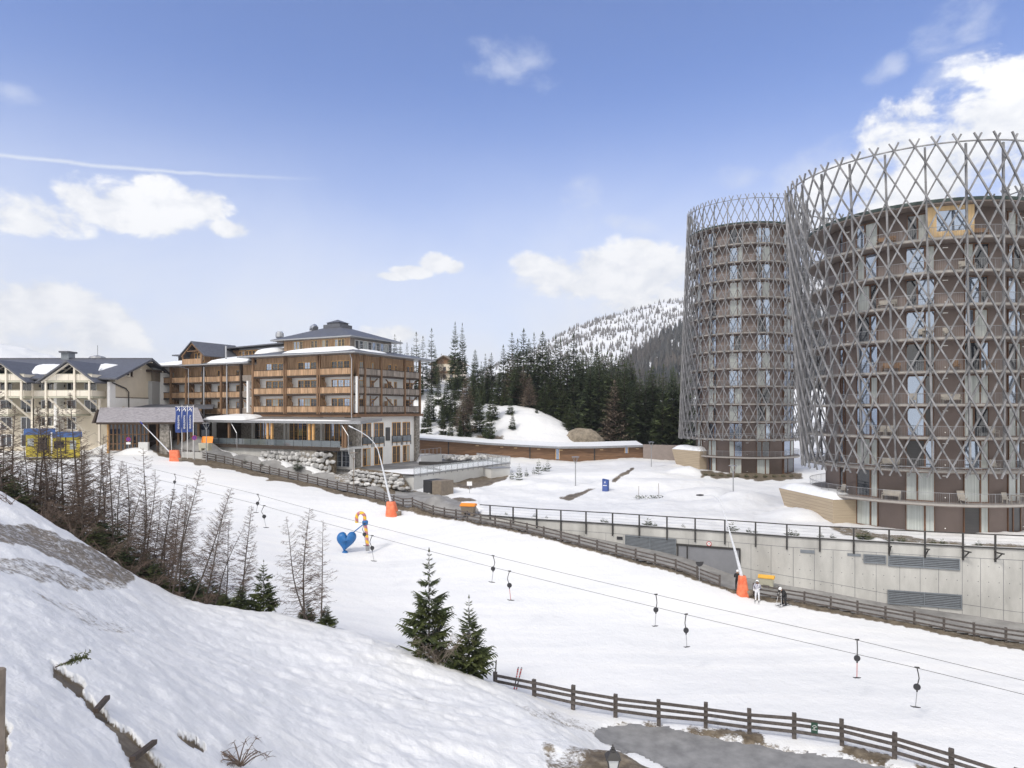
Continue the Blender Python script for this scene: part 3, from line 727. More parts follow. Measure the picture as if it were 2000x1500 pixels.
    def ribbon(angf, z0, z1, dr, w, h):
        n = max(2, int((z1-z0)/pitch*2)); mb = MB(); prev = None; o = 0
        for k in range(n+1):
            z = z0+(z1-z0)*k/n; a = angf(z); p = cpt(a, z, dr); e = .05
            tn = (cpt(angf(z+e), z+e, dr)-cpt(angf(z-e), z-e, dr)).normalized(); nn = Vector((math.cos(a), math.sin(a), 0)); s = tn.cross(nn).normalized()
            mb.v += [tuple(p-s*w/2-nn*h/2), tuple(p+s*w/2-nn*h/2), tuple(p+s*w/2+nn*h/2), tuple(p-s*w/2+nn*h/2)]
            if k:
                b = len(mb.v)-8
                for j in range(4): mb.f.append([b+j, b+(j+1)%4, b+4+(j+1)%4, b+4+j]); mb.mi.append(0)
        mb.f += [[3,2,1,0], [len(mb.v)-4+j for j in range(4)]]; mb.mi += [0,0]
        return mb
    for k in range(N):
        a0 = 2*math.pi*k/N
        for sg in (1, -1):
            j0, j1 = rnd.uniform(-.06, .06), rnd.uniform(-.05, .05)
            obj('lattice_strut', ribbon(lambda z: a0+sg*(z-zring)/pitch*2*math.pi/N, zb-.4+j0, zt+j1, .12 if sg < 0 else -.10, th, th*1.05), 'lattice_wood', t)
    for k in range(0, N, 2):
        a = 2*math.pi*(k+.5)/N
        obj('lattice_post', ribbon(lambda z: a, zb+.4, zring-.05, -.36, th*1.25, th*1.25), 'lattice_wood', t)
    for zz, dr in ((zring, .03), (zb+.55, -.36)):
        mb = MB(); n = 96
        for k in range(n):
            mb.bar(cpt(2*math.pi*k/n, zz, dr), cpt(2*math.pi*(k+1)/n, zz, dr), th*.8, th*.8)
        obj('lattice_ring', mb, 'lattice_wood', t)
    for k in range(0, N, 2):
        a = 2*math.pi*(k+.5)/N; mb = MB()
        for z in list(slabs[1:])+[zroof+.15]: mb.bar(pol(a, Rs-.02, L(z)-.14), cpt(a, z-.14, -.3), .09)
        mb.bar(cpt(a, slabs[1]-.3, -.3), cpt(a, zroof, -.3), .05); obj('brace_ladder', mb, 'galv', t)
    return t
zg = -11.7
cx, cy = 44.0, 73.4; Rw, Rs = 9.35, 11.05
sl = [-8.75+3.085*k for k in range(9)]
def mk(lst, cx, cy, Rw):
    o = []
    for p0, p1 in lst:
        a0, a1 = ang_px(p0, cx, cy, Rw), ang_px(p1, cx, cy, Rw); o.append(((a0+a1)/2, 2*Rw*math.sin(abs(a1-a0)/2)))
    return o
wr = mk([(1641,1652),(1674,1716),(1769,1826),(1881,1930),(1967,1992)], cx, cy, Rw)
a_last = wr[-1][0]
wr += [(a_last+.42, 2.4), (a_last+.85, 2.6), (a_last+1.3, 2.6)]
tower('nearer, larger round brown tower in a timber lattice cage at the right', cx, cy, zg, sl, 19.05, Rw, Rs,
      (-5.9, 24.75, 11.75, 12.75, (-.75, .2), 48, 3.085, 24.05, .136), wr, .10, 4, (3, ang_px(1852, cx, cy, Rw), 1.75, 10.3))
cx2, cy2 = 43.2, 127.6; Rw2, Rs2 = 8.55, 9.75
sl2 = [-8.3+3.1*k for k in range(13)]
wl = mk([(1363,1372),(1384,1400),(1424,1450),(1476,1504),(1528,1547)], cx2, cy2, Rw2)
a_last = wl[-1][0]
wl += [(a_last+.45, 2.4), (a_last+.95, 2.4)]
tower('farther round brown tower in a timber lattice cage behind the larger one', cx2, cy2, -11.3, sl2, 32.1, Rw2, Rs2,
      (-5.0, 37.2, 11.6, 10.5, (.55, 0), 50, 3.1, 36.4, .112), wl, .16, 11)

# ------------------------------------------------------------------ concrete wall below the towers, its railing, garage door and louvres
def wallpt(px, off=0.0):
    D = float(Dwall(U(px))); e = 2
    p = Vector((U(px)*D, D, 0)); a = Vector((U(px-e)*float(Dwall(U(px-e))), float(Dwall(U(px-e))), 0)); b = Vector((U(px+e)*float(Dwall(U(px+e))), float(Dwall(U(px+e))), 0))
    t = (b-a).normalized(); n = Vector((t.y, -t.x, 0))
    return p+n*off, t, n
def road_z(px): return gz(*((wallpt(px, .8)[0]).xy))
def build_wall():
    base = wallpt(1600)[0]; o0 = Vector((base.x, base.y, -18.5))
    t = thing('retaining_wall', 'long curved concrete retaining wall with garage door below the round towers', 'wall', o0)
    xs = np.linspace(937, 2340, 90); mb = MB()
    for off, z0, z1 in ((0, None, WTOP-.02),):
        P = []
        for px in xs:
            p, tt, n = wallpt(px); zb = min(road_z(px)-.8, -13)
            P.append((p, n, zb))
        for i in range(len(P)-1):
            (p, n, z), (q, m, y) = P[i], P[i+1]
            a = [p+Vector((0,0,z)), q+Vector((0,0,y)), q+Vector((0,0,z1)), p+Vector((0,0,z1))]
            b = [v-(n if k in (0,3) else m)*.42 for k, v in enumerate(a)]
            mb.add([v-o0 for v in a+b], [(0,1,2,3),(7,6,5,4),(3,2,6,7),(0,4,5,1)])
    obj('wall_body', mb, 'concrete', t)
    # formwork joints: shallow dark battens and the tie holes
    mb = MB(); rnd = random.Random(5)
    for px in np.arange(975, 2330, 41.0):
        p, tt, n = wallpt(px+rnd.uniform(-4, 4)); mb.obox(p+n*.004+Vector((0,0,(road_z(px)+WTOP-.95)/2))-o0, tt*.012, n*.006, Vector((0,0,(WTOP-.95-road_z(px))/2)))
    for px in np.arange(960, 2330, 10.0):
        p, tt, n = wallpt(px); q = wallpt(px+10)[0]
        mb.bar(p+n*.004+Vector((0,0,WTOP-.93))-o0, q+n*.004+Vector((0,0,WTOP-.93))-o0, .012, .03)
        if px > 1430:
            mb.bar(p+n*.004+Vector((0,0,road_z(px)+.85))-o0, q+n*.004+Vector((0,0,road_z(px+10)+.85))-o0, .012, .025)
    for px in np.arange(1480, 2330, 20.5):
        p, tt, n = wallpt(px)
        for zz in (WTOP-1.6, WTOP-2.9, WTOP-4.1):
            if zz > road_z(px)+.3: mb.obox(p+n*.003+Vector((0,0,zz))-o0, tt*.03, n*.005, Vector((0,0,.03)))
    obj('formwork_joints', mb, 'roof_slate', t)
    def panel(name, p0, p1, y0, y1, m, slats=0, frame='louvre', out=.05):
        a, tt, n = wallpt(p0); b = wallpt(p1)[0]; D = (a.y+b.y)/2; z1, z0 = zy(y0, D), zy(y1, D); w = (b-a).length; tt = (b-a).normalized(); n = Vector((tt.y, -tt.x, 0)); c = (a+b)/2
        mb = MB(); mb.obox(c+n*(out/2)+Vector((0,0,(z0+z1)/2))-o0, tt*(w/2), n*(out/2+.02), Vector((0,0,(z1-z0)/2)))
        o = obj(name, mb, m, t)
        if slats == 'h':
            mb = MB(); k = max(3, int((z1-z0)/.13))
            for i in range(k):
                z = z0+(i+.5)/k*(z1-z0); mb.obox(c+n*(out+.05)+Vector((0,0,z))-o0, tt*(w/2-.05), n*.035+Vector((0,0,-.03)), Vector((0,0,.018)))
            for u in np.linspace(-w/2, w/2, max(2, int(w/2.4)+1)): mb.obox(c+tt*u+n*(out+.05)+Vector((0,0,(z0+z1)/2))-o0, tt*.04, n*.06, Vector((0,0,(z1-z0)/2+.03)))
            for z in (z0, z1): mb.obox(c+n*(out+.055)+Vector((0,0,z))-o0, tt*(w/2+.04), n*.06, Vector((0,0,.04)))
            obj('slats', mb, 'louvre', o)
        if slats == 'v':
            mb = MB(); k = int(w/.28)
            for i in range(k+1): mb.obox(c+tt*(-w/2+i/k*w)+n*(out+.012)+Vector((0,0,(z0+z1)/2))-o0, tt*.018, n*.015, Vector((0,0,(z1-z0)/2)))
            obj('door_ribs', mb, 'door_grey', o)
            mb = MB(); mb.obox(c+n*(out+.03)+Vector((0,0,z1+.06))-o0, tt*(w/2+.1), n*.08, Vector((0,0,.09))); mb.obox(c+tt*(w/2+.05)+n*(out+.03)+Vector((0,0,(z0+z1)/2))-o0, tt*.06, n*.08, Vector((0,0,(z1-z0)/2)))
            mb.obox(c-tt*(w/2-.0)+n*(out+.03)+Vector((0,0,(z0+z1)/2))-o0, tt*.06, n*.08, Vector((0,0,(z1-z0)/2))); mb.obox(c-tt*(w*.34)+n*(out+.03)+Vector((0,0,(z0+z1)/2))-o0, tt*.06, n*.08, Vector((0,0,(z1-z0)/2)))
            obj('door_frame', mb, 'dark_metal', o)
    panel('louvre_panel', 1222, 1320, 1049, 1096, 'sign_back', 'h'); panel('garage_door', 1324, 1444, 1069, 1128, 'door_grey', 'v')
    panel('louvre_panel', 1205, 1216, 1048, 1054, 'sign_back'); panel('vent_grille', 1563, 1591, 1074, 1080, 'louvre'); panel('vent_grille', 1655, 1681, 1081, 1086, 'louvre')
    panel('louvre_panel', 1687, 1729, 1084, 1099, 'sign_back', 'h'); panel('louvre_panel', 1735, 1873, 1088, 1108, 'sign_back', 'h'); panel('louvre_panel', 1734, 1877, 1157, 1183, 'sign_back', 'h')
    # snow and coping on the crest
    mb = MB()
    for i in range(len(xs)-1):
        p, tt, n = wallpt(xs[i]); q, _, m = wallpt(xs[i+1])
        mb.prism([p+n*.03+Vector((0,0,WTOP-.018))-o0, q+m*.03+Vector((0,0,WTOP-.018))-o0, q-m*.40+Vector((0,0,WTOP-.018))-o0, p-n*.40+Vector((0,0,WTOP-.018))-o0], (0,0,.07))
    obj('coping', mb, 'concrete_light', t)
    # railing
    r = thing('guard_rail', 'dark metal guard rail of posts and wire along the concrete wall top', 'railing', Vector((base.x, base.y, WTOP)))
    o1 = Vector((base.x, base.y, WTOP)); posts = [958,1003,1049,1096,1145,1197,1249,1303,1358,1416,1476,1537,1601,1667,1736,1806,1880,1943,2010,2080,2150,2225]
    ends = []
    for i, px in enumerate(posts):
        p, tt, n = wallpt(px, .1); drop = 1.0 if px < 1100 else 1.15
        mb = MB(); mb.bar(p+Vector((0,0,-drop))-Vector((0,0,0))+Vector((0,0,WTOP))-o1, p+Vector((0,0,WTOP+1.15))-o1, .13, .13, tuple(tt))
        if px > 1640:
            k = min(1, (px-1640)/230)*1.25
            a = p+Vector((0,0,WTOP-.35)); b = a+n*k+tt*(k*.15)+Vector((0,0,.12)); mb.bar(a-o1, b-o1, .1, .11); mb.bar(p+Vector((0,0,WTOP-1.0))-o1, a+(b-a)*.8-o1, .08, .08)
        obj('post', mb, 'dark_metal', r); ends.append(p)
    ends = [wallpt(938, .1)[0]]+ends
    for z, w in ((1.13, .09), (.02, .11)):
        for a, b in zip(ends, ends[1:]):
            mb = MB(); up = Vector((0,0,WTOP+z)); mb.bar(a+up-o1, b+up-o1, w*.8, w); obj('rail', mb, 'dark_metal', r)
    for a, b in zip(ends, ends[1:]):
        mb = MB()
        for z in (.3, .57, .84): up = Vector((0,0,WTOP+z)); mb.bar(a+up-o1, b+up-o1, .012, .012)
        obj('wire', mb, 'galv', r)
build_wall()
# beige boarded wing walls with snow on top beside each tower
def wing_wall(label, pl, D0, D1, ztop, zbot, hang):
    (x0, x1) = pl; a = Vector((U(x0)*D0, D0, 0)); b = Vector((U(x1)*D1, D1, 0)); t = (b-a).normalized(); n = Vector((t.y, -t.x, 0)); h = ztop-zbot
    o = thing('wing_wall', label, 'wall', (b.x, b.y, zbot)); o0 = Vector((b.x, b.y, zbot))
    mb = MB(); up = Vector((0,0,1))
    f = [a+up*ztop, a+t*hang+up*zbot, b+up*zbot, b+up*ztop]; mb.prism([p-o0 for p in f], -n*2.6)
    k = int(h/.3)
    mb.m = 1
    for i in range(1, k): z = zbot+h*i/k; s = a+t*(hang*(1-i/k)); mb.obox((s+b)/2+n*.004+up*z-o0, t*((b-s).length/2-.02), n*.006, up*.012)
    obj('boarding', mb, ['beige_boards', 'bin_brown'], o)
    mb = MB(); L = (b-a).length
    for i in range(14):
        for j in range(5):
            pass
    g = []
    for i in range(15):
        for j in range(7):
            u, v = i/14, j/6; e = min(1, 4*u*(1-u)*2)*min(1, 4*v*(1-v)*1.6); q = a+t*(L*u)-n*(2.5*v+.05)+up*(ztop+.02+.75*math.sqrt(max(e, 0))*(.75+.5*vnoise(np.array(u*4.), np.array(v*3.), 3))); g.append(q-o0)
    fs = [(i*7+j, i*7+j+1, (i+1)*7+j+1, (i+1)*7+j) for i in range(14) for j in range(6)]
    mb.add(g, fs); obj('snow_cap', mb, 'snow', o, True)
wing_wall('beige boarded wing wall with snow on top left of the nearer tower', (1521, 1627), 80, 69.5, -8.9-.3, -12.2, 2.0)
wing_wall('beige boarded wing wall with snow on top left of the far tower', (1312, 1366), 131, 123.5, -7.55, -10.8, 1.5)
# grey-pink garden wall running from the low building to the far tower
mb = MB(); a, b = at(1256, 868, 139), at(1368, 870, 134); a.z = zy(868, 139); b.z = zy(871, 134)
mb.prism([Vector((a.x, a.y, -10.6)), Vector((b.x, b.y, -10.6)), b, a], (0.3, .5, 0)); tag(obj('garden_wall', mb, 'tower_slab'), 'plain grey brown wall joining the low wooden building and the far tower', 'wall')
# ------------------------------------------------------------------ timber hotel
HC = Vector((-24.65, 106.0)); HA = math.atan2(-.449, .893)
hx = Vector((math.cos(HA), math.sin(HA))); hy = Vector((-math.sin(HA), math.cos(HA)))
ZB = -9.2
def hl(x, y, z): return Vector((x, y, z-ZB))
def h_from_px(px, y0=None, x0=None):
    """local coordinate on the plane y = y0 (or x = x0) seen at pixel column px"""
    u = U(px)
    if y0 is not None:
        o = HC+hy*y0; return (u*o.y-o.x)/(hx.x-u*hx.y)
    o = HC+hx*x0; return (u*o.y-o.x)/(hy.x-u*hy.y)
hotel = thing('timber_hotel', 'large hotel with brown timber balconies, white walls and slate roofs', 'hotel', (HC.x, HC.y, ZB), HA)
def hbox(mb, x0, x1, y0, y1, z0, z1): return mb.box(x0, x1, y0, y1, z0-ZB, z1-ZB)
LV = [-.4, 2.62, 5.6]; EAVE = 8.75
RY = 18.6
rnd = random.Random(8)
# masses: plaster body, the lower plastered storeys, timber cladding on the top floor
mb = MB(); hbox(mb, -22.2, -1.5, 1.5, RY-.2, -1.2, EAVE); obj('wall', mb, 'white_render', hotel)
mb = MB(); hbox(mb, -22.0, -1.0, 2.4, RY-1.6, -9.2, -1.203); obj('wall', mb, 'white_render', hotel)
mb = MB(); hbox(mb, -46.4, -22.203, 3.0, 17, -9.2, 7.9); obj('wall', mb, 'white_render', hotel)
mb = MB(); hbox(mb, -22.25, -1.45, 1.44, 1.497, 5.6, EAVE-.02); hbox(mb, -1.497, -1.44, 1.5, RY-.21, 5.6, EAVE-.02); hbox(mb, -46.3, -22.26, 2.93, 2.997, 5.3, 7.85); obj('timber_cladding', mb, 'boards', hotel)
mb = MB(); hbox(mb, -48.4, -46.45, .9, 15, -9.2, 7.75); obj('end_wall', mb, 'white_render', hotel)
# horizontal boarding band under the lowest balconies
mb = MB(); hbox(mb, -22.4, .55, .25, 1.4, -1.15, -.72); hbox(mb, -.95, .45, 1.41, RY, -1.15, -.72); obj('board_band', mb, 'boards_lying', hotel)

def window_unit(par, c, ax, w, h, n, glass, frame='larch_frame', out=None, bars=2, nm='window'):
    """casement group: n lights of glass in a timber frame; c centre of the wall opening (local), ax along the wall"""
    c, ax = Vector(c), Vector(ax).normalized(); nx = ax.cross(Vector((0,0,1))) if out is None else Vector(out); up = Vector((0,0,1))
    mb = MB(); f = .11
    def P(u0, u1, z0, z1, d0, d1, M): M.obox(c+ax*(u0+u1)/2+up*(z0+z1)/2+nx*(d0+d1)/2, ax*(u1-u0)/2, nx*(d1-d0)/2, up*((z1-z0)/2))
    P(-w/2, w/2, h/2-f, h/2, .0, .09, mb); P(-w/2, w/2, -h/2, -h/2+f, .0, .11, mb)
    cw = w/n
    for i in range(n+1):
        u = -w/2+cw*i; e = .10 if 0 < i < n else .08
        P(max(-w/2, u-e), min(w/2, u+e), -h/2+f, h/2-f, .0, .085, mb)
    for i in range(n):
        u = -w/2+cw*(i+.5)
        if bars: P(u-.014, u+.014, -h/2+f, h/2-f, .03, .055, mb)
        for j in range(bars): z = -h/2+(j+1)*h/(bars+1); P(u-cw/2+.06, u+cw/2-.06, z-.014, z+.014, .03, .053, mb)
    fr = obj(nm, mb, frame, par)
    for i in range(n):
        mb = MB(); u = -w/2+cw*(i+.5); P(u-cw/2+.05, u+cw/2-.05, -h/2+f, h/2-f, -.02, .022, mb); obj('pane', mb, rnd.choice(glass), fr)
    return fr
GL = ['glass', 'glass', 'glass_shade', 'glass', 'glass_sky', 'glass_curtain']
def bay(x0, x1, yf, lv, top, wx0, wx1, nl, m='boards', whole=True, brace=True):
    """one balcony bay between timber posts: floor, boarded parapet, window, brace (front facade, outward is -y)"""
    mb = MB(); hbox(mb, x0+.1, x1-.1, yf+.0, yf+1.5, lv-.3, lv-.08)
    mb.m = 1
    n = max(3, int((x1-x0-.2)/.19)); s = (x1-x0-.24)/n
    for i in range(n):
        j = rnd.uniform(-.012, .012); u = x0+.12+s*i
        hbox(mb, u+.004, u+s-.004, yf+.05+j*.5, yf+.10+j*.5, lv-.02+j*2, lv+.95)
    mb.m = 2; hbox(mb, x0+.1, x1-.1, yf-.02, yf+.16, lv+.95, lv+1.03)
    hbox(mb, x0+.1, x1-.1, yf+.04, yf+.2, lv-.34, lv-.04)
    obj('balcony', mb, ['timber_dark', m, 'timber_dark'], hotel)
    if brace and whole:
        mb = MB(); a = hl(x0+.15, yf+.35, top-.95-.0); mb.bar(hl(x0+.12, yf+.75, top-.42), hl(x0+1.05, yf+.75, top-1.5), .16, .18, (0,1,0)); mb.bar(hl(x0+1.05, yf+.75, lv+.0), hl(x0+1.05, yf+.75, top-1.45), .16, .16)
        obj('brace', mb, 'timber', hotel)
# front facade, right block: three wide bays
fx = [h_from_px(p, y0=0) for p in (492, 555, 620, 686)]
for bi in range(3):
    x0, x1 = fx[bi], fx[bi+1]; w = x1-x0
    for li, lv in enumerate(LV):
        top = LV[li+1] if li < 2 else EAVE
        bay(x0, x1, 0, lv, top, 0, 0, 3, brace=li < 2)
        f0, f1 = ((.24, .82), (.23, .80), (.24, .79))[bi]
        window_unit(hotel, hl(x0+w*(f0+f1)/2, 1.44 if li == 2 else 1.5, lv+1.13), (1,0,0), w*(f1-f0), 2.2, 3, GL, out=(0,-1,0))
        if li < 2:
            mb = MB(); hbox(mb, x0+.16, x0+.24, .3, 1.49, lv, top-.36); obj('partition', mb, 'boards', hotel)
            mb = MB(); hbox(mb, x0+.2, x1-.2, .1, 1.48, top-.36, top-.303); obj('soffit', mb, 'timber', hotel)
    for x, ww in ((x0, .3), (x0+.45, .2)) if bi else ((x0+.2, .42),):
        mb = MB(); hbox(mb, x-ww/2, x+ww/2, -.08, .2, -.72, EAVE-.05); obj('post', mb, 'timber', hotel)
mb = MB(); hbox(mb, fx[3]-.05, fx[3]+.25, -.1, .2, -.72, EAVE-.05); obj('post', mb, 'timber', hotel)
mb = MB(); mb.tube([hl(-.25, -.5, 8.6), hl(-.2, -.15, 7.9), hl(-.2, -.15, -2.0)], .07, 6); obj('downpipe', mb, 'steel', hotel)
mb = MB(); hbox(mb, .12, .38, .4, .68, -.5, 5.2); obj('column', mb, 'white_paint', hotel)
mb = MB(); hbox(mb, -22.95, -22.6, -.1, .3, -.5, 4.9); obj('column', mb, 'white_paint', hotel)
# left wing: five narrower bays, set back
lx = [h_from_px(p, y0=1.5) for p in (307, 334, 364, 397, 432, 470)]
LV2 = [-.75, 2.2, 5.0]; EAVE2 = 7.9
for bi in range(5):
    x0, x1 = lx[bi], lx[bi+1]; w = x1-x0
    for li, lv in enumerate(LV2):
        top = LV2[li+1] if li < 2 else EAVE2
        bay(x0, x1, 1.5, lv, top, 0, 0, 2, brace=li < 2)
        window_unit(hotel, hl(x0+w*.62, 2.93 if li == 2 else 3.0, lv+1.1), (1,0,0), w*.36, 2.1, 2, GL, out=(0,-1,0))
        if li < 2:
            mb = MB(); hbox(mb, x0+.21, x0+.28, 1.8, 2.99, lv, top-.3); obj('partition', mb, 'timber', hotel)
    mb = MB(); hbox(mb, x0-.2, x0+.2, 1.35, 1.75, -1.5, EAVE2); obj('post', mb, 'timber' if bi != 3 else 'timber_dark', hotel)
mb = MB(); hbox(mb, lx[5]-.1, lx[5]+.3, 1.3, 1.75, -1.5, EAVE2+.3); obj('post', mb, 'timber_dark', hotel)
for zq in (-.75, 2.2, 5.0):
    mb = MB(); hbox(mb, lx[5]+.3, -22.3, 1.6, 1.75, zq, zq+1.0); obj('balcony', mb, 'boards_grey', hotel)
mb = MB(); mb.bar(hl(lx[5]+.5, 1.7, 4.6), hl(-22.7, 1.7, 2.6), .18); mb.bar(hl(lx[5]+.5, 1.7, 1.7), hl(-22.7, 1.7, -.2), .18); obj('brace', mb, 'timber', hotel)
# right facade: four bays
ry = [h_from_px(p, x0=0) for p in (699, 713, 745, 791, 820)]
for bi in range(4):
    y0, y1 = ry[bi], ry[bi+1]; w = y1-y0
    for li, lv in enumerate(LV):
        top = LV[li+1] if li < 2 else EAVE
        mb = MB(); hbox(mb, -1.5, 0, y0+.1, y1-.1, lv-.3, lv-.08); mb.m = 1
        n = max(3, int(w/.19)); s = (w-.24)/n
        for i in range(n):
            j = rnd.uniform(-.012, .012); u = y0+.12+s*i; hbox(mb, -.10+j*.5, -.05+j*.5, u+.004, u+s-.004, lv-.02+2*j, lv+.95)
        mb.m = 2; hbox(mb, -.16, .02, y0+.1, y1-.1, lv+.95, lv+1.03); hbox(mb, -.2, -.04, y0+.1, y1-.1, lv-.34, lv-.04)
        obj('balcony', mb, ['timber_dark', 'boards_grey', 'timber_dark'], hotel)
        yc = y0+w*(.2 if bi in (0, 1) else .62); ww = min(1.1, w*.3)
        window_unit(hotel, hl(-1.44 if li == 2 else -1.5, yc, lv+1.1), (0,1,0), ww, 2.1, 1, GL, out=(1,0,0))
        if bi in (1, 2, 3): window_unit(hotel, hl(-1.44 if li == 2 else -1.5, y0+w*.88, lv+1.1), (0,1,0), .7, 2.1, 1, GL, out=(1,0,0))
        if li < 2:
            mb = MB(); yb = y0+w*(.62 if bi == 1 else .35); sg = 1 if bi in (0, 1, 3) else -1
            if bi == 0: mb.bar(hl(-.7, y0+.1, top-1.6), hl(-.7, y0+1.3, top-.5), .16, .16)
            elif bi == 2: mb.bar(hl(-.7, y0+w*.32, top-.55), hl(-.7, y0+w*.62, top-1.9), .16, .16); hbox(mb, -1.0, -.95, y0+w*.32, y0+w*.42, lv, top-1.2)
            else: mb.bar(hl(-.7, y0+w*.55, top-1.7), hl(-.7, y1-.15, top-.5), .16, .16); mb.bar(hl(-.7, y0+w*.52, lv), hl(-.7, y0+w*.52, top-.35), .14, .14)
            obj('brace', mb, 'timber', hotel)
    mb = MB(); hbox(mb, -.3, .1, y0-.16, y0+.2, -.72, EAVE-.05); obj('post', mb, 'timber', hotel)
mb = MB(); hbox(mb, -.25, .1, ry[4]-.1, ry[4]+.25, -.72, EAVE-.05); obj('post', mb, 'timber', hotel)
# main roof of the right block
def hip(mb, x0, x1, y0, y1, z, dx0, dx1, dy0, dy1, z2, th=.22):
    b = [hl(x0,y0,z), hl(x1,y0,z), hl(x1,y1,z), hl(x0,y1,z)]; c = [p+Vector((0,0,th)) for p in b]
    d = [hl(x0+dx0,y0+dy0,z2), hl(x1-dx1,y0+dy0,z2), hl(x1-dx1,y1-dy1,z2), hl(x0+dx0,y1-dy1,z2)]
    m0 = mb.m; mb.m = 1
    mb.add(b+c, [(0,3,2,1),(0,1,5,4),(1,2,6,5),(2,3,7,6),(3,0,4,7)])
    mb.m = m0
    mb.add(c+d, [(0,1,5,4),(1,2,6,5),(2,3,7,6),(3,0,4,7),(4,5,6,7)])
mb = MB(); hip(mb, -23.8, 1.5, -1.4, RY+2.4, EAVE, 6, 6, 6, 6, EAVE+1.5); roof = obj('roof', mb, ['roof_slate', 'fascia_metal'], hotel)
def snow_patch(par, outline, zf, th=.22, nm='snow_patch', seed=1):
    """a pillow of snow with a ragged outline lying on the roof plane zf(x, y)"""
    cx = sum(p[0] for p in outline)/len(outline); cy = sum(p[1] for p in outline)/len(outline); mb = MB(); K = 6
    den = []
    for a, b in zip(outline, outline[1:]+outline[:1]):
        for k in range(6): t = k/6; den.append((a[0]+(b[0]-a[0])*t, a[1]+(b[1]-a[1])*t))
    n = len(den); rr = random.Random(seed)
    jit = [1+rr.uniform(-.04, .04) for _ in den]
    for i in range(K+1):
        f = 1-i/K
        for (x, y), j in zip(den, jit):
            X = cx+(x-cx)*f*j; Y = cy+(y-cy)*f*j; mb.v.append(tuple(hl(X, Y, zf(X, Y)+(-.03 if i == 0 else th*(1-f**4)**.5))))
    for i in range(K):
        for j in range(n): mb.f.append([i*n+j, i*n+(j+1)%n, (i+1)*n+(j+1)%n, (i+1)*n+j]); mb.mi.append(0)
    return obj(nm, mb, 'snow', par, True)
def zmain(x, y): return EAVE+.22+min((y+1.4), (1.5-x), 6)*(1.28/6)
snow_patch(roof, [(-15.5,.2),(-12,-.2),(-8,-.5),(-4,-.3),(-1.2,.4),(-1.0,2.2),(-2.2,3.8),(-6,4.0),(-10,3.8),(-14,3.0)], zmain, .45, seed=3)
snow_patch(roof, [(-23,1.5),(-20.5,2),(-19,3.5),(-18.8,4.6),(-20,5),(-22.5,4.5)], zmain, .7, seed=4)
snow_patch(roof, [(-1.6,3),(0,4),(.2,7),(-.6,9.5),(-2,9),(-2.6,5)], zmain, .2, seed=5)
# upper storey and hipped penthouse roof with its cupola
mb = MB(); hbox(mb, -18.5, -4, 4, 15, EAVE+.3, 11.9); pent = obj('penthouse', mb, 'boards', hotel)
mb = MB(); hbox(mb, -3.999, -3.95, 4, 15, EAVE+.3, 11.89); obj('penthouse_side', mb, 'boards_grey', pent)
for x0, n in ((-15.6, 3), (-11.6, 2), (-9.2, 2), (-6.5, 3)): window_unit(pent, hl(x0+(.4 if n == 3 else 0), 4.0, 10.75), (1,0,0), .72*n, 1.8, n, GL, frame='light_wood', out=(0,-1,0), bars=2)
for y0 in np.arange(5.6, 14.6, 1.12): window_unit(pent, hl(-3.95, y0, 10.65), (0,1,0), .98, 1.7, 1, GL, frame='white_paint', out=(1,0,0), bars=0)
mb = MB(); hip(mb, -20.2, -2.5, 2.5, 16.5, 11.75, 7.2, 7.2, 5.6, 5.6, 14.25, .2); pr = obj('penthouse_roof', mb, ['roof_slate', 'fascia_metal'], pent)
mb = MB(); hbox(mb, -13.2, -9.5, 7.9, 11.1, 14.2, 14.75); hbox(mb, -12.7, -10.0, 8.3, 10.7, 14.753, 15.1); mb.add([hl(-12.9,8.1,15.1),hl(-9.8,8.1,15.1),hl(-9.8,10.9,15.1),hl(-12.9,10.9,15.1),hl(-11.35,9.5,15.75)], [(0,1,4),(1,2,4),(2,3,4),(3,0,4),(3,2,1,0)]); obj('cupola', mb, 'roof_slate', pent)
mb = MB(); mb.tube([hl(-16.2, 8.5, 13.2), hl(-16.2, 8.5, 14.1), hl(-16.0, 8.3, 14.4), hl(-15.2, 7.9, 14.5), hl(-14.8, 7.7, 14.2)], .55, 10); obj('vent_cowl', mb, 'steel', pent)
mb = MB(); mb.tube([hl(-4.3, 4.6, 9.6), hl(-4.3,4.6,9.6)], .01, 3); 
mb = MB()
for y0 in np.arange(5, 15.4, .9): mb.bar(hl(-2.6, y0, 9.9), hl(-2.6, y0, 10.65), .05)
mb.bar(hl(-2.6, 5, 10.65), hl(-2.6, 15.2, 10.65), .06); mb.bar(hl(-2.6, 5, 10.3), hl(-2.6, 15.2, 10.3), .04); obj('roof_railing', mb, 'fascia_metal', pent)
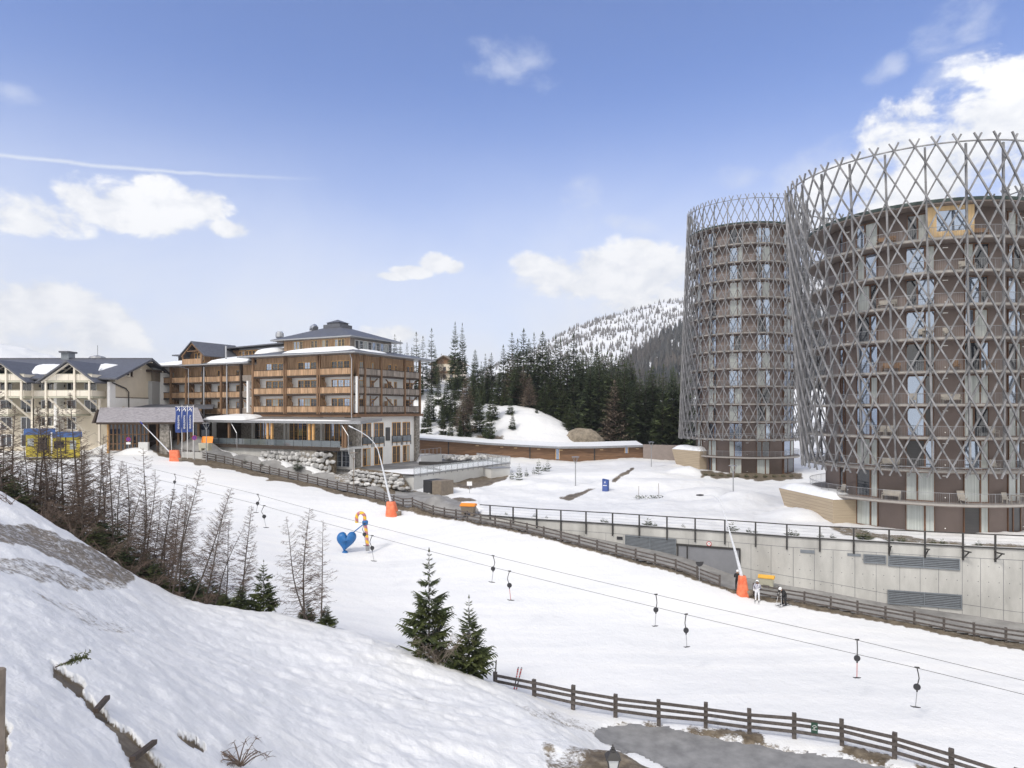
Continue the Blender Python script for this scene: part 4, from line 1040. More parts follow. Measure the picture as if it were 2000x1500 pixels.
# left wing roof, clerestory and gable dormer
mb = MB(); hip(mb, -49.6, -22.6, -.1, 18, EAVE2, 1.2, 1.2, 6.5, 6.5, EAVE2+1.6); roof2 = obj('roof', mb, ['roof_slate', 'fascia_metal'], hotel)
def zleft(x, y): return EAVE2+.22+max(0, min(y+.1, 6.5))*(1.38/6.5)
snow_patch(roof2, [(-49,.5),(-44,.2),(-40.5,.2),(-40.2,3),(-40.3,5.6),(-44,5.2),(-48,4.4)], zleft, .35, seed=6)
snow_patch(roof2, [(-33.5,.3),(-30,.1),(-25,.2),(-23.2,1.0),(-23.5,4.8),(-27,6),(-31,6.2),(-33.2,4)], zleft, .6, seed=7)
gx = h_from_px(386, y0=1.2); gw = 3.1
mb = MB(); gz0 = EAVE2+.3; mb.prism([hl(gx-gw+.5, 1.6, gz0-.2), hl(gx+gw-.5, 1.6, gz0-.2), hl(gx+gw-.5, 1.6, gz0+1.7), hl(gx, 1.6, gz0+3.7), hl(gx-gw+.5, 1.6, gz0+1.7)], (0, 8, 0)); dm = obj('gable_dormer', mb, 'timber', hotel)
mb = MB()
for sg in (-1, 1):
    a = [hl(gx, -.2, gz0+3.9), hl(gx+sg*(gw+.35), -.2, gz0+1.25), hl(gx+sg*(gw+.35), 9.6, gz0+1.25), hl(gx, 9.6, gz0+3.9)]
    mb.prism(a if sg > 0 else a[::-1], (0,0,.2))
obj('dormer_roof', mb, 'roof_slate', dm)
mb = MB(); mb.bar(hl(gx-gw+.3, .1, gz0+1.35), hl(gx, .1, gz0+3.65), .2, .25, (0,1,0)); mb.bar(hl(gx+gw-.3, .1, gz0+1.35), hl(gx, .1, gz0+3.65), .2, .25, (0,1,0)); mb.bar(hl(gx-gw+.6, .1, gz0), hl(gx-gw+.6, .1, gz0+1.8), .22); mb.bar(hl(gx+gw-.6, .1, gz0), hl(gx+gw-.6, .1, gz0+1.8), .22); mb.bar(hl(gx-1.3, .1, gz0+2.3), hl(gx+1.3, .1, gz0+2.3), .16); obj('gable_truss', mb, 'timber', dm)
mb = MB(); hbox(mb, gx-gw+.7, gx+gw-.7, -.05, .05, gz0-.15, gz0+.9); obj('balcony', mb, 'boards', dm)
window_unit(dm, hl(gx, 1.6, gz0+1.2), (1,0,0), 2.6, 1.9, 3, GL, out=(0,-1,0))
mb = MB(); hbox(mb, -41.5, -19.5, 7.5, 14.5, 9, 11.1); cl = obj('clerestory', mb, 'timber', hotel)
mb = MB(); mb.prism([hl(-45.5, 6.2, 11.1), hl(-18.6, 6.2, 11.75), hl(-18.6, 15.5, 12.5), hl(-45.5, 15.5, 11.9)], (0,0,.22)); obj('clerestory_roof', mb, 'roof_slate', cl)
for x0 in np.arange(-32.5, -19.6, 1.75): window_unit(cl, hl(x0, 7.5, 10.25), (1,0,0), 1.5, 1.45, 2, GL, out=(0,-1,0), bars=1)
mb = MB(); hbox(mb, -48.2, -41.6, 6, 14, 8.9, 10.4); mb.m = 1; hbox(mb, -49, -41.2, 5.2, 15, 10.403, 10.65); obj('roof_house', mb, ['timber_dark', 'roof_slate'], hotel)
mb = MB(); mb.lathe([(.45, 0), (.45, .7)], 10, hl(-24.6, 9.0, 11.9)); mb.m = 1; mb.lathe([(.4, .7), (.4, 1.0), (.72, 1.4), (.72, 2.1), (.45, 2.4)], 8, hl(-24.6, 9, 11.9)); obj('chimney_cowl', mb, ['roof_slate', 'steel'], hotel)
mb = MB(); mb.tube([hl(-29.2, 1.0, 8.0), hl(-29.2, 1.0, 11.2)], .16, 8); mb.tube([hl(-29.2, 1.2, -1.2), hl(-29.2, 1.2, 7.9)], .13, 8); obj('flue_pipe', mb, 'steel', hotel)
mb = MB(); mb.tube([hl(-34.9, 1.1, -1.6), hl(-34.9, 1.1, 7.7)], .12, 6); mb.tube([hl(-39.0, 1.1, -1.6), hl(-39.0, 1.1, 7.4), hl(-40.5, .2, 7.9)], .08, 6); obj('downpipe', mb, 'steel', hotel)
mb = MB(); mb.bar(hl(-49.4, .6, 7.6), hl(-47.8, .6, 4.9), .2); obj('brace', mb, 'timber', hotel)
# terrace storey: canopy, stone piers, timber windows, glass balustrade
TZ = -5.7
mb = MB(); mb.prism([hl(-29.5, -4.7, -1.85), hl(5.3, -4.7, -1.85), hl(5.3, .2, -1.45), hl(-22.3, .2, -1.3), hl(-29.5, 2.6, -1.3)], (0,0,.12)); mb.m = 1
mb.prism([hl(-29.5, -4.78, -2.12), hl(5.34, -4.78, -2.12), hl(5.34, -4.71, -2.12), hl(-29.5, -4.71, -2.12)], (0,0,.42)); mb.prism([hl(5.31, -4.7, -2.12), hl(5.38, -4.7, -2.12), hl(5.38, .2, -1.75), hl(5.31, .2, -1.75)], (0,0,.42)); can = obj('terrace_canopy', mb, ['fascia_metal', 'galv'], hotel)
mb = MB()
for x in np.arange(-29, 5.2, .85): mb.bar(hl(x, -4.6, -2.0), hl(x, .3, -1.6), .14, .2)
obj('rafters', mb, 'light_wood', can)
def zcan(x, y): return -1.73+(y+4.7)*.08
snow_patch(can, [(-29.3,-4.2),(-22,-4.5),(-19,-4.4),(-18.6,-2),(-19.5,.6),(-24,2.2),(-28.8,2.4)], zcan, .6, seed=8); snow_patch(can, [(-18,-4.6),(-8,-4.6),(3,-4.6),(3.5,-4.0),(-5,-3.6),(-17,-3.4)], zcan, .14, seed=9)
mb = MB(); hbox(mb, -31, 1.2, -4.4, 2.4, TZ-.35, TZ); ter = obj('terrace', mb, 'concrete_light', hotel)
mb = MB(); hbox(mb, -31, 1.2, -4.5, -4.403, TZ-.5, TZ+.05); obj('edge_beam', mb, 'timber_dark', ter)
for x in np.arange(-26.6, .6, 1.85):
    mb = MB(); hbox(mb, x+.03, x+1.82, -4.33, -4.31, TZ+.08, TZ+1.0); mb.m = 1; hbox(mb, x-.02, x+.02, -4.35, -4.29, TZ, TZ+1.02); hbox(mb, x, x+1.85, -4.35, -4.29, TZ+1.003, TZ+1.04); obj('balustrade', mb, ['glass_rail', 'dark_metal'], ter)
for x in (-29, -22.5, -13.8, -12.9, -5.1, -4.3, 1.5, 2.0):
    mb = MB(); hbox(mb, x-.16, x+.16, -4.25, -3.93, TZ+.005, -2.05); obj('canopy_post', mb, 'larch_frame' if -14 < x < -4 else 'timber', can)
for x in (-20.2, 2.9):
    mb = MB(); mb.tube([hl(x-1.6, -4.4, -2.05), hl(x-.1, -4.5, -3.8), hl(x, -4.5, TZ-.9)], .07, 6); obj('downpipe', mb, 'steel', can)
for x in (-24.8, -17.5, -9.5, -1.8): mb = MB(); hbox(mb, x-1.3, x+1.3, 1.6, 2.38, TZ+.004, -1.21); obj('stone_pier', mb, 'stone_wall', hotel)
mb = MB(); hbox(mb, -33, -23, 2.2, 2.95, TZ-1.5, -1.3); obj('back_wall', mb, 'timber_dark', hotel)
for x, w, n in ((-28.5, 4.2, 4), (-21.3, 3.6, 4), (-13.6, 3.8, 4), (-5.8, 4.0, 4)): window_unit(hotel, hl(x, 2.36, TZ+2.05), (1,0,0), w, 4.0, n, ['glass', 'glass', 'glass_shade', 'glass_sky'], out=(0,-1,0), bars=3)
for x in (-23.0, -15.6, -7.6): mb = MB(); hbox(mb, x-.2, x+.2, 1.2, 1.6, TZ+.004, -1.4); obj('column', mb, 'concrete_light', hotel)
for i, x in enumerate(np.arange(-25, .5, 2.3)):
    mb = MB(); hbox(mb, x-.5, x+.5, -2.6, -1.7, TZ+.7, TZ+.75); hbox(mb, x-.05, x+.05, -2.2, -2.1, TZ, TZ+.7); hbox(mb, x+.7, x+1.1, -2.4, -1.95, TZ+.4, TZ+.46); hbox(mb, x+1.06, x+1.1, -2.4, -1.95, TZ+.46, TZ+.9); hbox(mb, x+.72, x+.76, -2.38, -2.34, TZ, TZ+.4); hbox(mb, x+.72, x+.76, -2, -1.96, TZ, TZ+.4); hbox(mb, x+1.05, x+1.09, -2.38, -2.34, TZ, TZ+.4); hbox(mb, x+1.05, x+1.09, -2, -1.96, TZ, TZ+.4)
    p = hotel.matrix_world
    o = obj('terrace_table', mb, 'dark_metal'); o.location = (HC.x, HC.y, ZB); o.rotation_euler = (0,0,HA)
    tag(o, 'small dark table with a chair on the hotel terrace under the canopy', 'table', 'tables on the hotel terrace')
# right facade, two lower plastered storeys
mb = MB(); hbox(mb, -.999, -.7, 1.8, RY-1.3, -9.2, -1.17); obj('wall', mb, 'white_render', hotel)
for px0, px1, big in ((707.6,724.4,1),(730,748.4,1),(753,761,0),(765.5,782,1),(786,800.4,1)):
    y0, y1 = h_from_px(px0, x0=-.7), h_from_px(px1, x0=-.7)
    if big:
        w = window_unit(hotel, hl(-.7, (y0+y1)/2, -3.9), (0,1,0), y1-y0, 3.5, 2, ['glass', 'glass_shade', 'glass_sky', 'glass'], out=(1,0,0), bars=2)
        mb = MB(); hbox(mb, -.55, -.52, y0-.1, y1+.1, -5.55, -4.5); mb.m = 1
        for y in (y0-.1, (y0+y1)/2, y1+.1): hbox(mb, -.6, -.5, y-.04, y+.04, -6.1, -4.45)
        hbox(mb, -.58, -.48, y0-.12, y1+.12, -4.5, -4.44); obj('glass_railing', mb, ['glass_rail', 'dark_metal'], w)
        window_unit(hotel, hl(-.7, (y0+y1)/2-.05, -7.65), (0,1,0), (y1-y0)*.88, 2.9, 2, ['glass', 'glass_shade', 'glass_curtain'], out=(1,0,0), bars=1)
    else: window_unit(hotel, hl(-.7, (y0+y1)/2, -4.1), (0,1,0), y1-y0, 2.2, 1, ['glass_shade'], frame='dark_metal', out=(1,0,0), bars=0)
mb = MB(); hbox(mb, -1.2, .1, .6, 1.79, -9.2, -1.17); obj('stone_pier', mb, 'stone_wall', hotel)
mb = MB(); hbox(mb, -1.2, -.2, RY-1.29, RY-.2, -9.2, -1.17); obj('stone_pier', mb, 'stone_wall', hotel)
# basement: pier and glazed corner under the terrace
mb = MB(); hbox(mb, -6.8, -3.6, -4.3, -2.2, -9.3, TZ-.36); obj('stone_pier', mb, 'stone_wall', hotel)
mb = MB(); hbox(mb, -3.2, 1.0, -1.2, -.8, -9.2, TZ-.36); obj('wall', mb, 'white_render', hotel)
window_unit(hotel, hl(-1.2, -1.2, -7.6), (1,0,0), 3.2, 2.6, 2, ['glass', 'glass_sky'], frame='white_paint', out=(0,-1,0), bars=2)
mb = MB(); hbox(mb, -32, -6.9, -3.9, 2.2, -9.5, TZ-.51); obj('basement', mb, 'concrete', hotel)

# ------------------------------------------------------------------ walls of boulders in front of the hotel
def rock(mb, c, s, rr, n=1, u=None, v=None):
    """one angular boulder: a cube cut down by random planes"""
    vs = []
    import itertools
    ph = (1+5**.5)/2
    ico = [(-1,ph,0),(1,ph,0),(-1,-ph,0),(1,-ph,0),(0,-1,ph),(0,1,ph),(0,-1,-ph),(0,1,-ph),(ph,0,-1),(ph,0,1),(-ph,0,-1),(-ph,0,1)]
    fs = [(0,11,5),(0,5,1),(0,1,7),(0,7,10),(0,10,11),(1,5,9),(5,11,4),(11,10,2),(10,7,6),(7,1,8),(3,9,4),(3,4,2),(3,2,6),(3,6,8),(3,8,9),(4,9,5),(2,4,11),(6,2,10),(8,6,7),(9,8,1)]
    M = Matrix.Rotation(rr.uniform(0, 6), 3, 'Z')@Matrix.Rotation(rr.uniform(0, 6), 3, 'X')
    for p in ico:
        q = M@Vector(p).normalized(); k = rr.uniform(.72, 1.12); vs.append(Vector(c)+Vector((q.x*s[0]*k, q.y*s[1]*k, q.z*s[2]*k)))
    mb.add(vs, fs)
def boulder_wall(label, quad, nx, nz, seed):
    """quad: four points a(bottom left) b(bottom right) c(top right) d(top left) of the sloping face"""
    a, b, c, d = quad; o0 = (a+b)/2; rr = random.Random(seed); mb = MB()
    for j in range(nz):
        for i in range(nx+1):
            u = (i+(.5 if j % 2 else 0)+rr.uniform(-.2, .2))/nx; v = (j+.5+rr.uniform(-.2, .2))/nz
            if u > 1.02: continue
            p = (a+(b-a)*u)*(1-v)+(d+(c-d)*u)*v; s = ((b-a).length/nx)*rr.uniform(.40, .74); h = max(.22, ((d.z-a.z)+(c.z-b.z))/2/nz)*rr.uniform(.5, .8)
            rock(mb, p-o0, (s, s*.62, h), rr)
    mb.m = 1; n = Vector(((b-a).y, -(b-a).x, 0)).normalized(); mb.prism([p-o0-n*.45 for p in (a, b, c, d)], -n*.5)
    t = obj('boulder_wall', mb, ['boulder', 'soil']); t.location = o0; tag(t, label, 'rock wall')
boulder_wall('rock wall of pale boulders under the hotel terrace', [at(505,908,108.2), at(648,932,101.2), at(650,884,102.4), at(515,879,109.4)], 17, 4, 3)
boulder_wall('low rock wall of pale boulders below the hotel corner', [at(676,946,96.6), at(796,958,92), at(776,926,95.2), at(690,915,98.4)], 11, 4, 6)

# ------------------------------------------------------------------ raised plaza deck with glass railing right of the hotel
def deck():
    DZ = -9.15
    P = [at(706,0,99), at(808,0,95.5), at(893,0,104.5), at(996,0,118), at(930,0,127), at(800,0,128), at(712,0,112)]
    P = [Vector((p.x, p.y, 0)) for p in P]; c = P[1].copy(); c.z = -12.5
    t = thing('plaza_deck', 'raised white walled plaza deck with glass railing right of the timber hotel', 'terrace', c)
    mb = MB(); mb.prism([Vector((p.x, p.y, -12.6))-c for p in P], (0,0,DZ+12.6-.1)); obj('retaining_walls', mb, 'concrete_light', t)
    mb = MB(); cc = sum(P, Vector())/len(P); mb.prism([Vector((p.x, p.y, DZ-.097))-c for p in P], (0,0,.1)); obj('paving', mb, 'asphalt_far', t)
    def sn(pl, th, seed):
        den = []
        for a, b in zip(pl, pl[1:]+pl[:1]):
            for k in range(5): den.append(a+(b-a)*(k/5))
        q = sum(den, Vector())/len(den); rr = random.Random(seed); n = len(den); mb = MB(); J = [rr.uniform(.93, 1.05) for _ in den]
        for i in range(5):
            f = 1-i/4
            for p, j in zip(den, J): z = q+(p-q)*f*j; mb.v.append((z.x-c.x, z.y-c.y, DZ-.01+th*(1-f**4)**.5-c.z))
        for i in range(4):
            for j in range(n): mb.f.append([i*n+j, i*n+(j+1)%n, (i+1)*n+(j+1)%n, (i+1)*n+j]); mb.mi.append(0)
        obj('snow_cover', mb, 'snow', t, True)
    F2 = lambda a: Vector((a.x, a.y, 0))
    sn([F2(at(712,0,99.5)), F2(at(806,0,96.5)), F2(at(860,0,102)), F2(at(830,0,106)), F2(at(760,0,103))], .18, 1)
    sn([F2(at(862,0,102.5)), F2(at(893,0,105.6)), F2(at(985,0,117)), F2(at(960,0,120)), F2(at(900,0,114)), F2(at(850,0,108))], .3, 2)
    sn([F2(at(815,0,118)), F2(at(850,0,119)), F2(at(850,0,125)), F2(at(812,0,126))], .9, 3)
    for a, b in ((P[1], P[2]), (P[2], P[3]), (P[3], P[4])):
        d = (b-a); n = max(2, int(d.length/1.35)); nn = Vector((d.y, -d.x, 0)).normalized()
        if nn.dot(a-cc) < 0: nn = -nn
        for k in range(n):
            p, q = a+d*(k/n)+nn*.05, a+d*((k+1)/n)+nn*.05; e = d.normalized()*.05; Z = Vector((0,0,1))
            mb = MB(); mb.prism([p+e+Z*(DZ+.05)-c, q-e+Z*(DZ+.05)-c, q-e+nn*.02+Z*(DZ+.05)-c, p+e+nn*.02+Z*(DZ+.05)-c], (0,0,1.0)); mb.m = 1
            mb.bar(p+Z*(DZ-.35)-c, p+Z*(DZ+1.12)-c, .07); mb.bar(p+Z*(DZ-.05)-c, q+Z*(DZ-.05)-c, .06, .14); mb.bar(p+Z*(DZ+1.09)-c, q+Z*(DZ+1.09)-c, .05)
            obj('glass_panel', mb, ['glass_rail_clear', 'galv'], t)
    # ramp wall with its own railing, and a pool of boulders behind it
    A, B, Cc = F2(at(818,0,113)), F2(at(862,0,112)), F2(at(925,0,117)); Z = Vector((0,0,1)); mb = MB()
    for a, b in ((A, B), (B, Cc)):
        d = (b-a).normalized(); nn = Vector((d.y, -d.x, 0)); mb.prism([a+Z*DZ-c, b+Z*DZ-c, b-nn*.3+Z*DZ-c, a-nn*.3+Z*DZ-c], (0,0,.55))
    obj('ramp_kerb', mb, 'dark_metal', t)
    A, B = F2(at(822,0,115)), F2(at(861,0,121)); mb = MB(); mb.prism([A+Z*DZ-c, B+Z*DZ-c, B+Vector((.2,.3,0))+Z*DZ-c, A+Vector((.2,.3,0))+Z*DZ-c], (0,0,1.3)); obj('ramp_wall', mb, 'concrete_light', t)
    mb = MB()
    for k in range(6):
        p = A+(B-A)*(k/5); mb.bar(p+Z*(DZ+1.0)-c, p+Z*(DZ+2.4)-c, .07)
    mb.bar(A+Z*(DZ+2.4)-c, B+Z*(DZ+2.4)-c, .06); mb.bar(A+Z*(DZ+1.35)-c, B+Z*(DZ+1.35)-c, .08); obj('ramp_railing', mb, 'galv', t)
    rr = random.Random(4); mb = MB()
    for k in range(60):
        u = rr.random(); p = F2(at(866+85*u, 0, 121+rr.uniform(0, 3.5))); rock(mb, p+Z*(DZ+.2+rr.uniform(0, .5))-c, (.6, .5, .42), rr)
    obj('boulders', mb, 'boulder', t)
    mb = MB(); mb.prism([F2(at(708,0,97.3))+Z*-9.25-c, F2(at(808,0,95.3))+Z*-9.25-c, F2(at(808,0,95.48))+Z*-9.25-c, F2(at(708,0,97.5))+Z*-9.25-c], (0,0,.16)); obj('kerb', mb, 'dark_metal', t)
    # entrance box with its dark door and a vent housing against the wall
    o = at(846, 958, 92.5); o.z = -11.7; b = thing('concrete_bunker', 'small grey concrete doorway standing in front of the white deck wall', 'doorway', o, R(-38))
    mb = MB(); mb.box(-1.9, -.1, 0, 2.6, 0, 2.05); obj('housing', mb, 'sign_back', b)
    mb = MB(); mb.box(0, 1.7, -.2, 2.2, 0, 2.1); obj('side_wall', mb, 'bin_brown', b); mb = MB(); mb.box(-1.7, -.3, -.06, 0, .05, 1.85); obj('opening', mb, 'sign_back', b)
    o = at(971, 925, 111); o.z = -11.0; b = thing('vent_housing', 'pale concrete vent box against the white deck wall', 'vent box', o, R(35))
    mb = MB(); mb.box(-1.8, 1.8, -1, 1.2, -.6, 1.5); obj('body', mb, 'concrete_light', b); mb = MB(); mb.box(-1.9, 1.9, -1.1, 1.2, 1.503, 1.62); obj('lid', mb, 'galv', b)
m = bpy.data.materials.new('glass_rail_clear'); m.use_nodes = True; b_ = m.node_tree.nodes['Principled BSDF']; b_.inputs['Base Color'].default_value = (.75,.8,.82,1); b_.inputs['Roughness'].default_value = .03; b_.inputs['Alpha'].default_value = .28; MATS['glass_rail_clear'] = m
deck()
# ------------------------------------------------------------------ cream hotel on the left
def cream_hotel():
    X0, X1, Y0, Y1, zb = -118.0, -66.6, 113.0, 133.0, -7.2
    t = thing('cream_hotel', 'cream rendered hotel with white balconies, gables and a slate roof', 'hotel', (X1, Y0, zb))
    o = Vector((X1, Y0, zb)); B = lambda mb, x0, x1, y0, y1, z0, z1: mb.box(x0-o.x, x1-o.x, y0-o.y, y1-o.y, z0-o.z, z1-o.z)
    P = lambda x, y, z: Vector((x, y, z))-o
    mb = MB(); B(mb, X0, X1, Y0+1.6, Y1, zb-1, 5.0); mb.prism([P(X1-.01, Y0+1.6, 5.0), P(X1-.01, Y1, 5.0), P(X1-.01, 123.2, 8.6)], (X0-X1+.02, 0, 0)); obj('wall', mb, 'cream_render', t)
    mb = MB(); B(mb, X1-.35, X1+.05, Y0-.1, Y0+1.58, zb-1, 4.6); B(mb, X1-.02, X1+.06, Y0+1.59, 133, zb-1, 2.0); obj('white_corner', mb, 'white_render', t)
    mb = MB(); B(mb, X1+.061, X1+.12, Y0+1.6, 133, 2.0, 2.14); obj('string_course', mb, 'bin_brown', t)
    # main roof: front and rear slopes
    mb = MB(); zr = 8.95
    for ya, za in ((Y0-1.0, 4.95), (Y1+1.2, 4.9)):
        q = [P(X0, ya, za), P(X1+1.7, ya, za), P(X1+1.7, 123.2, zr), P(X0, 123.2, zr)]; mb.prism(q if ya < 120 else q[::-1], (0,0,.24))
    rf = obj('roof', mb, 'roof_slate', t)
    mb = MB(); mb.bar(P(X1+1.72, Y0-1, 5.02), P(X1+1.72, 123.2, 9.05), .1, .36); mb.bar(P(X1+1.72, Y1+1.2, 5.02), P(X1+1.72, 123.2, 9.05), .1, .36); mb.bar(P(X0, 123.2, zr+.28), P(X1+1.7, 123.2, zr+.28), .4, .16); obj('barge_board', mb, 'roof_slate', rf)
    mb = MB()
    for y in (116, 119.5, 123.2, 127, 130): mb.bar(P(X1, y, 8.5-abs(y-123.2)*.39), P(X1+1.7, y, 8.5-abs(y-123.2)*.39), .18)
    obj('rafters', mb, 'cream_boards', rf)
    # end wall windows, arched niche, downpipe
    for px0, px1, y0, y1 in ((236,242,723,734),(248,252,721,735),(255,259,722,735)):
        ya = X1/U(px0); yb = X1/U(px1); D = (ya+yb)/2; mb = MB(); B(mb, X1+.0, X1+.03, ya, yb, zy(y1, D), zy(y0, D)); w = obj('window', mb, 'glass', t)
        mb = MB(); B(mb, X1, X1+.08, ya-.12, yb+.12, zy(y1, D)-.15, zy(y1, D)); obj('sill', mb, 'bin_brown', w)
    mb = MB(); pr = [(0,-7),(1.5,-7)]+[(.75+.75*math.cos(a), -1.2+.75*math.sin(a)) for a in np.linspace(0, math.pi, 9)]; mb.prism([P(X1+.062, 116.0+u*1.2, z+1.0) for u, z in pr], (.03, 0, 0)); obj('niche', mb, 'cream_render', t)
    mb = MB(); mb.tube([P(X1+.2, 113.4, 4.5), P(X1+.2, 117.5, 3.6), P(X1+.2, 118.3, 3.0), P(X1+.2, 118.3, -5)], .1, 6); obj('downpipe', mb, 'dark_metal', t)
    # cross gables with their balcony stacks
    rails = [(4.75, 5.75), (2.2, 3.12), (-.72, .12), (-3.6, -2.7)]
    def X(px, D=112.0): return U(px)*D
    for ax, w0, w1 in ((X(145), X(97), X(188)), (X(13), X(-46), X(57)), (X(-130), X(-185), X(-75))):
        yf = Y0-2.2; za = 7.75; zl = 5.0; mb = MB()
        for xe in (w0-1.0, w1+1.0):
            q = [P(ax, yf-.8, za), P(xe, yf-.8, zl-.75 if xe > ax else zl-.75), P(xe, 119.5, zl-.75), P(ax, 119.5, za)]; mb.prism(q if xe < ax else q[::-1], (0,0,.26))
        g = obj('gable_roof', mb, 'roof_slate', t)
        mb = MB(); mb.prism([P(w0+.8, Y0+1.2, 4.8), P(w1-.8, Y0+1.2, 4.8), P(ax, Y0+1.2, za-.3)], (0, 4, 0)); obj('gable_wall', mb, 'cream_boards', g)
        mb = MB()
        for xe in (w0-.4, w1+.4): mb.bar(P(ax, yf-.1, za-.25), P(xe, yf-.1, zl-.6), .22, .3, (0,1,0)); mb.bar(P(ax, yf+1.6, za-.25), P(xe, yf+1.6, zl-.6), .2, .25, (0,1,0))
        for f in (.33, .66): mb.bar(P(ax-(ax-w0)*f, yf, za-(za-zl)*f-.25), P(ax-(ax-w0)*f, yf+3, za-(za-zl)*f-.25), .16); mb.bar(P(ax+(w1-ax)*f, yf, za-(za-zl)*f-.25), P(ax+(w1-ax)*f, yf+3, za-(za-zl)*f-.25), .16)
        obj('gable_truss', mb, 'cream_boards', g)
        for u, w, h in ((ax+.9, 1.6, 1.7), (ax-1.6, 1.0, 1.0), (ax+3.0, 1.2, 1.0)):
            mb = MB(); B(mb, u-w/2, u+w/2, Y0+1.14, Y0+1.19, 4.9, 4.9+h); obj('window', mb, 'glass', g)
        for li, (z0, z1) in enumerate(rails[:3]):
            a, b = (w0, w1) if li < 2 else (w0+2.2, w1-2.6)
            mb = MB(); B(mb, a, b, yf, yf+.08, z0, z1); B(mb, a, a+.08, yf+.081, Y0+1.5, z0, z1); B(mb, b-.08, b, yf+.081, Y0+1.5, z0, z1)
            mb.m = 1; B(mb, a-.1, b+.1, yf-.05, Y0+1.59, z0-.32, z0-.02); B(mb, a-.05, b+.05, yf-.05, yf+.14, z1+.002, z1+.08)
            bl = obj('balcony', mb, ['cream_boards', 'bin_cream'], t)
            mb = MB(); k = 4
            for i in range(1, k): x = a+(b-a)*i/k; B(mb, x-.015, x+.015, yf-.012, yf-.001, z0, z1)
            obj('joints', mb, 'bin_brown', bl)
        for x, zt in ((w0+.3, 4.6), (ax+.9, za-.6), (w1-.3, 4.6)):
            mb = MB(); mb.bar(P(x, yf-.14, 1.6 if abs(x-ax) > 2 else 1.6), P(x, yf-.14, zt), .26); obj('post', mb, 'cream_boards', t)
        mb = MB(); mb.bar(P(w0+.6, yf-.1, 1.9), P(w0+4.6, Y0+.8, -3.6), .28); mb.bar(P(ax+.9, yf-.1, 1.9), P(ax+3.8, Y0+.9, -2.5), .26); mb.bar(P(w1-.5, yf-.1, 1.9), P(w1-.1, Y0+1.0, -.2), .22); obj('brace', mb, 'cream_boards', t)
        mb = MB(); B(mb, ax+3.6, ax+3.9, Y0-.5, Y0-.2, -7, 1.8); obj('post', mb, 'cream_boards', t)
    # recessed balcony stacks between the gables
    for a, b in ((X(58), X(99)), (X(-75), X(-46))):
        for z0, z1 in rails[1:]:
            mb = MB(); B(mb, a, b, Y0-.2, Y0-.12, z0, z1); mb.m = 1; B(mb, a, b, Y0-.25, Y0+1.59, z0-.3, z0-.02); B(mb, a, b, Y0-.24, Y0-.08, z1+.002, z1+.07); obj('balcony', mb, ['cream_boards', 'bin_cream'], t)
        for x in (a, b-1.2): mb = MB(); mb.bar(P(x, Y0-.3, -7), P(x, Y0-.3, 4.7), .24); obj('post', mb, 'cream_boards', t)
    mb = MB(); B(mb, X(100), X(106), Y0-.4, Y0+1.59, zb-1, 4.5); obj('pilaster', mb, 'white_render', t)
    for z, hh in ((2.25, 2.0), (-.65, 1.9), (-3.5, 1.9), (-6.4, 1.9)):
        for px0, px1 in ((-40,-20),(2,22),(42,61),(82,100),(132,147),(166,187)):
            if z < -3 and px0 > 160: continue
            x0, x1 = X(px0, 114.5), X(px1, 114.5); mb = MB(); zz = z+.25
            for q in ((x0-.14,x0,zz,zz+hh),(x1,x1+.14,zz,zz+hh),(x0-.14,x1+.14,zz+hh,zz+hh+.14),(x0-.14,x1+.14,zz-.1,zz),((x0+x1)/2-.05,(x0+x1)/2+.05,zz,zz+hh)): B(mb, q[0], q[1], Y0+1.5, Y0+1.597, q[2], q[3])
            w = obj('window', mb, 'white_paint', t); mb = MB(); B(mb, x0, x1, Y0+1.56, Y0+1.595, zz, zz+hh); obj('pane', mb, 'glass', w)
        for px in (77, 125):
            mb = MB(); x = X(px, 114.4); B(mb, x-.1, x+.1, Y0+1.4, Y0+1.597, z+1.5, z+1.95); obj('wall_lantern', mb, 'dark_metal', t)
    # snow on the roof, vent, small lantern and mast
    def zr_(x, y): return 4.95+.24+(y-Y0+1)*(4.0/11.2)
    def snowp(ol, th, seed):
        rr = random.Random(seed); den = []
        for a, b in zip(ol, ol[1:]+ol[:1]):
            for k in range(6): den.append((a[0]+(b[0]-a[0])*k/6, a[1]+(b[1]-a[1])*k/6))
        cx = sum(p[0] for p in den)/len(den); cy = sum(p[1] for p in den)/len(den); mb = MB(); n = len(den); J = [rr.uniform(.93, 1.06) for _ in den]
        for i in range(5):
            f = 1-i/4
            for (x, y), j in zip(den, J): xx, yy = cx+(x-cx)*f*j, cy+(y-cy)*f*j; mb.v.append(tuple(P(xx, yy, zr_(xx, yy)-.02+th*(1-f**4)**.5)))
        for i in range(4):
            for j in range(n): mb.f.append([i*n+j, i*n+(j+1)%n, (i+1)*n+(j+1)%n, (i+1)*n+j]); mb.mi.append(0)
        obj('snow_patch', mb, 'snow', rf, True)
    snowp([(X(60,115),114.2),(X(99,115),114),(X(105,116),116),(X(128,118),119.5),(X(110,119),119.6),(X(75,119),119.8),(X(62,118),118)], .3, 2)
    snowp([(X(191,115),114.8),(X(196,116),116),(X(222,118),119.3),(X(200,119),120),(X(186,118),119.2)], .3, 3)
    mb = MB(); B(mb, X(122,123), X(137,123), 122.6, 124.4, 8.9, 10.2); mb.m = 1; B(mb, X(120,123), X(139,123), 122.2, 124.8, 10.203, 10.5); obj('roof_vent', mb, ['louvre', 'roof_slate'], rf)
    mb = MB(); mb.lathe([(1.6, 0), (1.2, .5), (.2, .75), (.05, .8)], 10, P(X(197,126), 125, 9.2)); mb.tube([P(X(197,126), 125, 9.9), P(X(197,126), 125, 11.8)], .05, 5); obj('roof_finial', mb, 'galv', rf)
cream_hotel()
